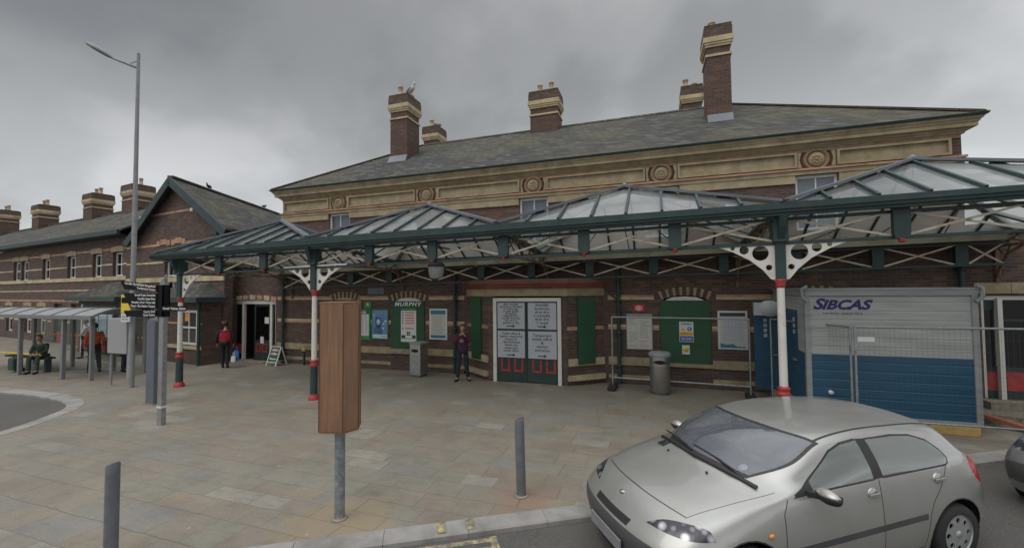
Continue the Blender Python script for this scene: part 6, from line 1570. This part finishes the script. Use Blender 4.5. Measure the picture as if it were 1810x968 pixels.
bird('small pale bird standing on the small chimney behind the left end of the ridge', (-10.0, 5.95, 10.64), R(-70), 0.8, 'feather_white', 'feather_grey', 'feather_dark')
# ------------------------------------------------------------ hatchback cars
NET = [
 [(2.90,.745,.20),(2.95,.735,.20),(3.00,.69,.20),(3.07,.60,.20),(3.12,.48,.20),(3.155,.34,.20),(3.17,.18,.20),(3.18,0,.20)],
 [(2.86,.785,.22),(2.91,.785,.32),(2.98,.76,.42),(3.08,.68,.46),(3.15,.54,.475),(3.20,.37,.48),(3.225,.19,.48),(3.23,0,.48)],
 [(2.81,.80,.20),(2.85,.812,.34),(2.90,.80,.50),(2.97,.73,.60),(3.045,.60,.625),(3.105,.42,.63),(3.14,.2,.635),(3.15,0,.635)],
 [(2.72,.80,.20),(2.73,.825,.36),(2.75,.815,.56),(2.77,.745,.715),(2.84,.60,.765),(2.90,.42,.785),(2.94,.2,.795),(2.95,0,.80)],
 [(2.45,.80,.19),(2.45,.83,.36),(2.45,.83,.60),(2.45,.775,.80),(2.45,.665,.865),(2.47,.45,.895),(2.48,.22,.91),(2.485,0,.915)],
 [(2.08,.79,.18),(2.08,.825,.36),(2.08,.832,.60),(2.08,.785,.865),(2.03,.715,.935),(2.13,.50,.985),(2.19,.25,1.0),(2.21,0,1.005)],
 [(1.75,.79,.18),(1.75,.825,.36),(1.75,.832,.60),(1.75,.79,.895),(1.76,.725,1.02),(1.78,.635,1.145),(1.91,.33,1.200),(1.945,0,1.21)],
 [(1.38,.79,.18),(1.38,.825,.36),(1.38,.832,.60),(1.38,.79,.915),(1.38,.72,1.10),(1.41,.60,1.310),(1.53,.31,1.362),(1.57,0,1.372)],
 [(.95,.79,.18),(.95,.825,.36),(.95,.832,.60),(.95,.79,.935),(.95,.72,1.16),(.95,.585,1.372),(.95,.3,1.425),(.95,0,1.435)],
 [(.45,.79,.18),(.45,.825,.37),(.45,.832,.61),(.45,.785,.955),(.45,.71,1.165),(.45,.575,1.365),(.45,.3,1.42),(.45,0,1.43)],
 [(0,.785,.20),(0,.825,.38),(0,.835,.62),(-.01,.78,.965),(-.02,.69,1.15),(-.03,.55,1.325),(-.03,.28,1.375),(-.03,0,1.385)],
 [(-.30,.78,.22),(-.32,.81,.40),(-.33,.81,.64),(-.34,.75,.94),(-.31,.66,1.08),(-.27,.52,1.245),(-.26,.27,1.305),(-.26,0,1.32)],
 [(-.46,.74,.24),(-.50,.76,.42),(-.53,.745,.64),(-.52,.69,.86),(-.50,.61,.93),(-.49,.47,.965),(-.50,.25,.98),(-.51,0,.985)],
 [(-.53,.68,.25),(-.58,.68,.40),(-.61,.65,.52),(-.625,.56,.58),(-.63,.43,.60),(-.635,.3,.60),(-.64,.15,.60),(-.64,0,.60)],
 [(-.52,.62,.24),(-.55,.60,.24),(-.57,.55,.24),(-.585,.47,.24),(-.595,.37,.24),(-.60,.25,.24),(-.60,.12,.24),(-.60,0,.24)],
]
NET = [[(a, b, c if c < 1.0 else 1.0 + (c - 1.0) * 0.88) for a, b, c in row] for row in NET]
def cr4(p0, p1, p2, p3, t): return 0.5 * ((2 * p1) + (-p0 + p2) * t + (2 * p0 - 5 * p1 + 4 * p2 - p3) * t * t + (-p0 + 3 * p1 - 3 * p2 + p3) * t ** 3)
def car_shell():
    N = np.array(NET, float)
    nu, nv = N.shape[:2]
    us = sorted(set(list(np.linspace(0, nu - 1, (nu - 1) * 8 + 1)) + [5.14, 5.06, 6.93, 7.02, 11.1, 11.85, 3.05, 3.08, 0.55, 1.25, 1.95, 1.55, 1.42, 0.4]))
    vs = sorted(set(list(np.linspace(0, nv - 1, (nv - 1) * 6 + 1)) + [4.06, 4.09, 4.88, 4.96, 5.08, 5.12, 5.16, 3.5]))
    def interp(A, ts):
        out_ = []
        for t in ts:
            i = min(int(t), A.shape[0] - 2); f = t - i
            p0 = A[i - 1] if i > 0 else 2 * A[0] - A[1]; p3 = A[i + 2] if i + 2 < A.shape[0] else 2 * A[-1] - A[-2]
            out_.append(cr4(p0, A[i], A[i + 1], p3, f))
        return np.array(out_)
    A = interp(N, us)                                # (nus, nv, 3)
    Bm = np.transpose(A, (1, 0, 2)); # mirror for smooth centre line
    ext = np.concatenate([Bm, (Bm[-2] * np.array([1, -1, 1]))[None]], 0)
    out_ = []
    for t in vs:
        i = min(int(t), nv - 2); f = t - i
        p0 = ext[i - 1] if i > 0 else 2 * ext[0] - ext[1]; p3 = ext[i + 2]
        out_.append(cr4(p0, ext[i], ext[i + 1], p3, f))
    P = np.transpose(np.array(out_), (1, 0, 2)); P[:, -1, 1] = 0
    return us, vs, P
def inpoly(x, y, poly):
    c = False; j = len(poly) - 1
    for i in range(len(poly)):
        xi, yi = poly[i]; xj, yj = poly[j]
        if (yi > y) != (yj > y) and x < (xj - xi) * (y - yi) / (yj - yi) + xi: c = not c
        j = i
    return c
def circ(cx, cz, r, n=28): return [(cx + r * math.cos(2 * math.pi * k / n), cz + r * math.sin(2 * math.pi * k / n)) for k in range(n)]
def arcpts(cx, cz, r, a0, a1, n): return [(cx + r * math.cos(R(a0 + (a1 - a0) * k / n)), cz + r * math.sin(R(a0 + (a1 - a0) * k / n))) for k in range(n + 1)]
WB = 2.443; WR = 0.292
ARCH_R = 0.352
FW = [(1.90, .925), (1.80, .965), (1.36, 1.248), (1.20, 1.300), (1.02, 1.320), (1.00, 1.315), (1.00, .955), (1.2, .95)]
MT = [(1.93, .905), (1.70, .925), (1.70, 1.02), (1.80, .965)]
RWp = [(.90, .962), (.90, 1.315), (.55, 1.312), (.30, 1.285), (.12, 1.215), (.03, 1.12), (.0, 1.04), (.02, .99), (.06, .975)]
BP = [(1.0, .955), (1.0, 1.325), (.90, 1.32), (.90, .962)]
FW, MT, RWp, BP = [[(a, b if b < 1.0 else 1.0 + (b - 1.0) * 0.88) for a, b in pl] for pl in (FW, MT, RWp, BP)]
def strip2(pts, w):
    o = []
    for i, p in enumerate(pts):
        a = Vector(pts[max(i - 1, 0)]); b = Vector(pts[min(i + 1, len(pts) - 1)]); d = (b - a).normalized(); n = Vector((-d.y, d.x)) * w / 2; o.append((Vector(p) + n, Vector(p) - n))
    return [[tuple(o[i][0]), tuple(o[i + 1][0]), tuple(o[i + 1][1]), tuple(o[i][1])] for i in range(len(pts) - 1)]
GAPS = []
for line in ([(2.06, .22), (2.07, .55), (2.05, .80), (1.985, .905)], [(.955, .22), (.97, .60), (.952, .955)], [(.04, 1.0), (.19, .80), (.33, .66), (.385, .55), (.43, .22)], [(2.06, .235), (.43, .235)]): GAPS += strip2(line, .009)
MOLD = [(2.03, .452), (2.03, .512), (.42, .572), (.42, .515)]
SEAL = strip2(FW + [FW[0]], .016) + strip2(RWp + [RWp[0]], .016)
HLP = [(3.12, .40), (3.07, .40), (2.97, .49), (2.84, .635), (2.73, .745), (2.70, .84), (2.92, .86), (3.05, .78), (3.14, .60)]   # plan outline of the headlamp
TLP = [(-.335, .985), (-.30, .90), (-.37, .78), (-.42, .735), (-.66, .735), (-.66, .985)]
def hatchback(label, loc, rz, scale, wscale, zs, paint, group='silver hatchbacks queueing on the road', driver=True):
    t = thing('parked_car', label, 'car', loc, rz, group)
    us, vs, P = car_shell(); nu, nv = len(us), len(vs)
    bm = bmesh.new(); lu = bm.faces.layers.float.new('u'); lv = bm.faces.layers.float.new('v')
    V = [[bm.verts.new(tuple(P[i, j])) for j in range(nv)] for i in range(nu)]
    for i in range(nu - 1):
        for j in range(nv - 1):
            f = bm.faces.new((V[i][j], V[i + 1][j], V[i + 1][j + 1], V[i][j + 1])); f[lu] = (us[i] + us[i + 1]) / 2; f[lv] = (vs[j] + vs[j + 1]) / 2
    def cut(poly, sel, plan=False):
        """cut the selected faces along every edge of the outline"""
        for i in range(len(poly)):
            p, q = Vector(poly[i]), Vector(poly[(i + 1) % len(poly)])
            if (q - p).length < 1e-5: continue
            mn = Vector((min(p.x, q.x) - .04, min(p.y, q.y) - .04)); mx_ = Vector((max(p.x, q.x) + .04, max(p.y, q.y) + .04))
            d = (q - p).normalized()
            if plan: co, no = (p.x, p.y, 0), (-d.y, d.x, 0)
            else: co, no = (p.x, 0, p.y), (-d.y, 0, d.x)
            fs = []
            for f in bm.faces:
                if not sel(f): continue
                c = f.calc_center_median(); k = (c.x, c.y) if plan else (c.x, c.z)
                if mn.x - .03 < k[0] < mx_.x + .03 and mn.y - .03 < k[1] < mx_.y + .03: fs.append(f)
            if fs:
                g = list({v for f in fs for v in f.verts}) + list({e_ for f in fs for e_ in f.edges}) + fs
                bmesh.ops.bisect_plane(bm, geom=g, plane_co=co, plane_no=no, dist=1e-5)
    side_w = lambda f: 2.9 < f[lv] < 5.0 and 4.5 < f[lu] < 11.5
    side_b = lambda f: f[lv] < 3.6 and f[lu] > 2.0
    for pl in (FW, MT, RWp, BP): cut(pl, side_w)
    for pl in SEAL: cut(pl, side_w)
    for c in ((WB, WR), (0, WR)): cut(circ(*c, ARCH_R), side_b); cut(circ(*c, ARCH_R + .012), side_b)
    for g_ in GAPS: cut(g_, lambda f: f[lv] < 4.0 and 4.0 < f[lu] < 11.0)
    cut(MOLD, side_b)
    hl_s = lambda f: 1.2 < f[lu] < 4.2 and 1.6 < f[lv] < 5.2
    cut(HLP, hl_s, True)
    cut([(3.4, .668), (2.4, .668)], hl_s)
    tl_s = lambda f: f[lu] > 10.6 and f[lv] < 4.6
    cut(TLP, tl_s)
    cats = {}
    for f in bm.faces:
        u, v = f[lu], f[lv]; c = f.calc_center_median(); x, y, z = c
        r1 = math.hypot(x - WB, z - WR); r0 = math.hypot(x, z - WR); k = 'body'
        if v < 3.6 and u > 2 and (r1 < ARCH_R - .001 or r0 < ARCH_R - .001): k = None
        elif v < 3.6 and u > 2 and (r1 < ARCH_R + .011 or r0 < ARCH_R + .011): k = 'gap'
        elif side_w(f) and (inpoly(x, z, BP) or any(inpoly(x, z, g_) for g_ in SEAL)): k = 'trim'
        elif side_w(f) and inpoly(x, z, MT): k = 'trim'
        elif side_w(f) and inpoly(x, z, FW): k = 'fw'
        elif side_w(f) and inpoly(x, z, RWp): k = 'rw'
        elif 5.14 < u < 6.93 and v > 5.08: k = 'ws'
        elif 4.95 < u < 7.02 and v > 4.96 and not u > 7.02: k = 'trim'
        elif 11.1 < u < 11.85 and v > 4.96: k = 'bw'
        elif hl_s(f) and inpoly(x, y, HLP) and z > .668: k = 'hl'
        elif tl_s(f) and inpoly(x, z, TLP) and z > .735: k = 'tl'
        elif 7.02 < u < 11.1 and 5.08 < v < 5.16: k = 'gap'
        elif 3.05 < u < 5.0 and 4.06 < v < 4.09: k = 'gap'
        elif 3.05 < u < 3.08 and v > 4.06: k = 'gap'
        elif side_b(f) and z < .58 and inpoly(x, z, MOLD): k = 'mold'
        elif u < 1.42 and u >= .4: k = 'bumper'
        elif 1.55 < u < 1.95 and v > 5.6: k = 'grille'
        elif u < .4 and v > 4: k = 'grille'
        elif v < 4 and any(inpoly(x, z, g_) for g_ in GAPS): k = 'gap'
        elif u > 12.4 and z < .5: k = 'bumper'
        if k: cats.setdefault(k, []).append([tuple(v_.co) for v_ in f.verts])
    bm.free()
    def put(keys, name, mats, parent, mirror=(1, -1), solid=0.0, weld=True):
        b = bmesh.new(); cache = {}
        for mi_, kk in enumerate(keys):
            for poly in cats.get(kk, []):
                for s in mirror:
                    pts = [(p[0], p[1] * s, p[2]) for p in poly]
                    if s < 0: pts = pts[::-1]
                    vv = []
                    for p in pts:
                        q = (round(p[0], 5), round(p[1], 5), round(p[2], 5)); q = (q[0], abs(q[1]) if abs(q[1]) < 1e-4 else q[1], q[2])
                        if q not in cache: cache[q] = b.verts.new((p[0] * scale, p[1] * wscale, p[2] * zs))
                        if cache[q] not in vv: vv.append(cache[q])
                    if len(vv) < 3: continue
                    try: f = b.faces.new(vv)
                    except ValueError: continue
                    f.smooth = True; f.material_index = mi_
        bmesh.ops.remove_doubles(b, verts=b.verts, dist=0.0004)
        me = bpy.data.meshes.new(name); b.to_mesh(me); b.free()
        for m_ in mats: me.materials.append(MATS[m_])
        o = bpy.data.objects.new(name, me); COL.objects.link(o); o.parent = parent
        return o
    body = put(['body', 'gap', 'trim'], 'body', [paint, 'black_plastic', 'black_plastic'], t)
    put(['ws'], 'windscreen', ['screen_glass'], t); put(['bw'], 'rear_window', ['car_glass'], t)
    for s in (1, -1):
        put(['fw'], 'side_window', ['car_glass'], t, (s,)); put(['rw'], 'side_window', ['car_glass'], t, (s,))
        put(['hl'], 'headlight', ['headlamp'], t, (s,)); put(['tl'], 'tail_light', ['tail_red'], t, (s,)); put(['mold'], 'side_moulding', ['grey_plastic'], t, (s,))
    put(['bumper'], 'bumper', ['grey_plastic'], t); put(['grille'], 'grille', ['black_plastic'], t)
    Wf = lambda x, y, z: (x * scale, y * wscale, z * zs)
    def lb(m_, name, mat_, parent=t, **kw): return m_.warp(Wf).build(name, mat_, parent, local=True, **kw)
    # wheel wells, floor, cabin
    m_ = MB()
    for cx in (WB, 0.0):
        for s in (1, -1):
            n = 24; ring = [(cx + (ARCH_R + .012) * math.cos(2 * math.pi * k / n), WR + (ARCH_R + .012) * math.sin(2 * math.pi * k / n)) for k in range(n)]
            for k in range(n):
                a, b = ring[k], ring[(k + 1) % n]; m_.quad((a[0], s * .79, a[1]), (b[0], s * .79, b[1]), (b[0], s * .50, b[1]), (a[0], s * .50, a[1]))
            m_.poly([(p[0], s * .50, p[1]) for p in ring])
    lb(m_, 'wheel_housing', 'dark_void')
    m_ = MB(); m_.box(-.45, 2.95, -.49, .49, .17, .24); m_.box(.40, 2.02, -.76, .76, .18, .25); m_.box(1.95, 2.06, -.70, .70, .25, .90); lb(m_, 'floor', 'dark_void')
    m_ = MB(); m_.box(1.62, 2.05, -.69, .69, .78, .90); m_.box(1.66, 1.80, -.60, -.22, .90, .95); lb(m_, 'dashboard', 'seat_fabric', bevel=.03)
    for s in (-1, 1):
        for a, b in ((1.0, 1.98), (.08, .94)): lb(MB().box(a, b, s * .73, s * .755, .3, .90), 'door_lining', 'seat_fabric')
    for s in (-1, 1):
        m_ = MB(); m_.box(1.02, 1.50, s * .36 - .23, s * .36 + .23, .38, .53); st = lb(m_, 'front_seat', 'seat_fabric', bevel=.04)
        m_ = MB(); m_.prism([(1.0, .50), (1.14, .50), (.93, 1.10), (.82, 1.10)], s * .36 - .23, s * .36 + .23); lb(m_, 'backrest', 'seat_fabric', st, bevel=.04)
        m_ = MB(); m_.box(.80, .90, s * .36 - .13, s * .36 + .13, 1.11, 1.27); lb(m_, 'headrest', 'seat_fabric', st, bevel=.03)
    m_ = MB(); m_.box(.0, .5, -.62, .62, .38, .55); m_.prism([(-.02, .5), (.12, .5), (-.06, 1.06), (-.16, 1.06)], -.62, .62); rs = lb(m_, 'rear_seat', 'seat_fabric', bevel=.04)
    m_ = MB(); m_.prism([(-.42, .9), (-.1, .9), (-.1, .93), (-.42, .93)], -.66, .66); lb(m_, 'parcel_shelf', 'seat_fabric')
    m_ = MB(); c_ = Vector((1.50, -.36, .86)); pts = [c_ + Vector((.08 * math.sin(a) * 1.0, .185 * math.cos(a), .165 * math.sin(a))) for a in [2 * math.pi * k / 20 for k in range(21)]]; m_.tube(pts, .015, 6, cap=False); m_.bar(c_, (1.68, -.36, .80), .05, .05); m_.bar(c_ + Vector((0, -.17, 0)), c_ + Vector((0, .17, 0)), .03, .02); lb(m_, 'steering_wheel', 'black_plastic')
    # wheels
    for cx in (WB, 0.0):
        for s in (1, -1):
            y = s * .745
            m_ = MB(); m_.lathe([(.195, -.085), (.27, -.085), (WR - .012, -.07), (WR, -.045), (WR, .045), (WR - .012, .07), (.27, .085), (.195, .085)], (cx, y, WR), 40, 'y', cap=False); w_ = lb(m_, 'wheel', 'rubber')
            m_ = MB(); hs = [(.135 * math.cos(2 * math.pi * k / 8), .135 * math.sin(2 * math.pi * k / 8), .027) for k in range(8)]; hs2 = [(.0, .0, .0)]
            m_.plate([(.19 * math.cos(2 * math.pi * k / 40), .19 * math.sin(2 * math.pi * k / 40)) for k in range(40)], hs, .012, lambda u, v, w: (cx + u, y + s * (.068 + w - .22 * max(0, math.hypot(u, v) - .08) ** 1.4 * .8), WR + v))
            m_.lathe([(0, s * .088), (.03, s * .086), (.04, s * .078), (.045, s * .07)], (cx, y, WR), 16, 'y', cap=False); m_.lathe([(.185, s * .06), (.2, s * .078), (.205, s * .082), (.21, s * .07)], (cx, y, WR), 40, 'y', cap=False); lb(m_, 'wheel_trim', 'hub_silver', w_)
            m_ = MB(); m_.lathe([(0, s * .03), (.195, s * .03), (.195, s * .045)], (cx, y, WR), 24, 'y'); lb(m_, 'rim', 'dark_void', w_)
    # mirrors
    for s in (1, -1):
        m_ = MB(True); m_.sphere((0, 0, 0), 1, 16); m_.v = [(1.70 + x * (.065 if x > 0 else .035), s * (.90 + y * .105), .955 + z * .062) for x, y, z in m_.v]; mo = lb(m_, 'door_mirror', 'black_plastic')
        m_ = MB(True); m_.sphere((0, 0, 0), 1, 16); m_.v = [(1.70 + x * (.067 if x > 0 else .034), s * (.90 + y * .1), .962 + max(z, .1) * .060) for x, y, z in m_.v]; lb(m_, 'mirror_cap', paint, mo)
        m_ = MB(); m_.bar((1.76, s * .77, .93), (1.71, s * .86, .945), .05, .05); lb(m_, 'mirror_arm', 'black_plastic', mo)
        m_ = MB(); m_.prism([(s * .81, .92), (s * .98, .93), (s * .985, .985), (s * .82, .995)], 1.662, 1.664, 'x'); lb(m_, 'mirror_glass', 'steel', mo)
    # handles
    for s in (1, -1):
        for x, z in ((1.06, .835), (.22, .865)):
            m_ = MB(); m_.lathe([(0, s * .812), (.052, s * .81), (.058, s * .802), (.06, s * .79)], (x, 0, z), 20, 'y'); ho = lb(m_, 'door_handle', paint)
            m_ = MB(); m_.bar((x - .06, s * .824, z), (x + .055, s * .824, z), .012, .03, up=(0, 0, 1)); lb(m_, 'grip', paint, ho, bevel=.004)
        m_ = MB(True); m_.sphere((2.22, s * .832, .66), .022, 10, (1.3, .4, 1)); lb(m_, 'indicator', 'amber')
    # wipers, washer jets, bonnet vents
    sf = lambda x, y: 1.0
    m_ = MB(); 
    for (a, b, c) in (((2.19, -.08, 1.02), (2.14, -.34, 1.048), (2.06, -.64, 1.02)), ((2.15, .50, .99), (2.14, .2, 1.045), (2.13, -.12, 1.058))):
        m_.tube([a, b], .012, 6); m_.tube([Vector(a).lerp(Vector(b), .35) + Vector((0, 0, .008)), b, c], .009, 6)
    m_.tube([(2.13, .62, .955), (2.19, .40, .995), (2.235, .0, 1.008), (2.19, -.40, .995), (2.13, -.62, .955)], .022, 8); lb(m_, 'wiper', 'black_plastic')
    m_ = MB()
    for y in (-.47, -.41): m_.bar((2.30, y, .955), (2.20, y, .975), .03, .012)
    lb(m_, 'bonnet_vent', 'black_plastic')
    m_ = MB()
    for y in (-.27, .27): m_.sphere((2.33, y, .958), .013, 8)
    lb(m_, 'washer_jet', 'black_plastic')
    m_ = MB(); m_.box(3.235, 3.25, -.26, .26, .33, .44); lb(m_, 'number_plate', 'cloth_grey'); m_ = MB(); m_.box(-.665, -.65, -.26, .26, .42, .53); lb(m_, 'number_plate', 'sign_yellow')
    m_ = MB(); m_.lathe([(0, .0), (.035, .0), (.03, .012), (0, .014)], (3.045, 0, .735), 16, 'z'); lb(m_, 'badge', 'steel')
    m_ = MB(); m_.tube([(1.10, 0, 1.43), (1.02, 0, 1.62)], .004, 6)
    # tax disc on the windscreen
    m_ = MB(); m_.lathe([(0, 0), (.042, 0), (.042, .002), (0, .002)], (0, 0, 0), 16, 'z'); nrm = Matrix.Rotation(R(28), 4, 'Y'); m_.v = [tuple(nrm @ Vector(p) + Vector((2.045, .40, 1.03))) for p in m_.v]; lb(m_, 'tax_disc', 'paper')
    m_ = MB(); m_.box(1.36, 1.42, -.10, .10, 1.24, 1.30); lb(m_, 'rear_view_mirror', 'black_plastic', bevel=.01)
    return t
CAR_RZ = math.pi + 0.597
c1 = hatchback('silver five-door hatchback in the right foreground', (2.265, -6.05, -0.058), CAR_RZ, 1.03, 1.10, 0.962, 'silver_paint')
fw_ = Vector((math.cos(CAR_RZ), math.sin(CAR_RZ), 0)); lf_ = Vector((-fw_.y, fw_.x, 0))
c2o = Vector((4.40, -5.75, -0.058)) - fw_ * 3.2 * 1.03
hatchback('darker grey hatchback behind the silver car, only its nose showing at the right edge', tuple(c2o), CAR_RZ + 0.03, 1.03, 1.05, 1.0, 'dark_silver_paint')
# driver of the silver car
dl = c1.matrix_world if False else Matrix.LocRotScale(c1.location, c1.rotation_euler, Vector((1, 1, 1)))
dp = dl @ Vector((1.08, -.38, -.42))
person('person driving the silver hatchback, dark top, hands on the wheel', (dp.x, dp.y, dp.z), CAR_RZ + math.pi / 2, 1.60,
    dict(kneeL=(.12, -.42, 1.08), kneeR=(-.12, -.42, 1.08), ankL=(.12, -.74, .82), ankR=(-.12, -.74, .82), toeL=(.12, -.86, .80), toeR=(-.12, -.86, .80), hipL=(.09, -.02, .97), hipR=(-.09, -.02, .97), chest=(0, .04, 1.27), neck=(0, .05, 1.44), head=(0, .04, 1.53), shL=(.175, .05, 1.38), shR=(-.175, .05, 1.38), elL=(.22, -.14, 1.20), elR=(-.22, -.14, 1.20), wrL=(.14, -.34, 1.28), wrR=(-.14, -.34, 1.28)),
    'cloth_grey', 'cloth_navy', 'hair_brown')
# ------------------------------------------------------------ parts that hold far-apart pieces become one object per piece
def split_pieces(o):
    me = o.data; nv = len(me.vertices)
    if nv < 8: return
    co = np.array([v.co[:] for v in me.vertices]); par = list(range(nv))
    def find(a):
        while par[a] != a: par[a] = par[par[a]]; a = par[a]
        return a
    for e_ in me.edges:
        a, b = find(e_.vertices[0]), find(e_.vertices[1])
        if a != b: par[max(a, b)] = min(a, b)
    root = np.array([find(i) for i in range(nv)]); roots, isl_ = np.unique(root, return_inverse=True); k = len(roots)
    if k < 2 or k > 1500: return
    lo = np.full((k, 3), np.inf); hi = np.full((k, 3), -np.inf); np.minimum.at(lo, isl_, co); np.maximum.at(hi, isl_, co)
    size = (hi - lo).max(axis=1); gap = np.maximum(0, np.maximum(lo[:, None] - hi[None], lo[None] - hi[:, None]))
    near = np.sqrt((gap ** 2).sum(2)) <= np.maximum(0.02, 0.5 * np.maximum(size[:, None], size[None]))
    pp = list(range(k))
    def f2(a):
        while pp[a] != a: pp[a] = pp[pp[a]]; a = pp[a]
        return a
    for a, b in zip(*np.nonzero(np.triu(near, 1))):
        a, b = f2(a), f2(b)
        if a != b: pp[max(a, b)] = min(a, b)
    pc = np.array([f2(i) for i in range(k)]); ids = np.unique(pc)
    if len(ids) < 2 or len(ids) > 100: return
    base = o.name.split('.')[0]
    for n_, pid in enumerate(ids[::-1]):
        keep = set(np.nonzero(pc[isl_] == pid)[0].tolist())
        bm = bmesh.new(); bm.from_mesh(me); bm.verts.ensure_lookup_table()
        bmesh.ops.delete(bm, geom=[v for v in bm.verts if v.index not in keep], context='VERTS')
        if n_ == len(ids) - 1: bm.to_mesh(me); bm.free(); break
        m2 = me.copy(); bm.to_mesh(m2); bm.free()
        c = o.copy(); c.data = m2; c.name = base; COL.objects.link(c)
    me.update()
for o in list(COL.objects):
    if o.type != 'MESH' or o.parent is None or o.children: continue
    if any(w in o.name for w in ('mesh', 'dots', 'eyes', 'joint')): continue
    split_pieces(o)
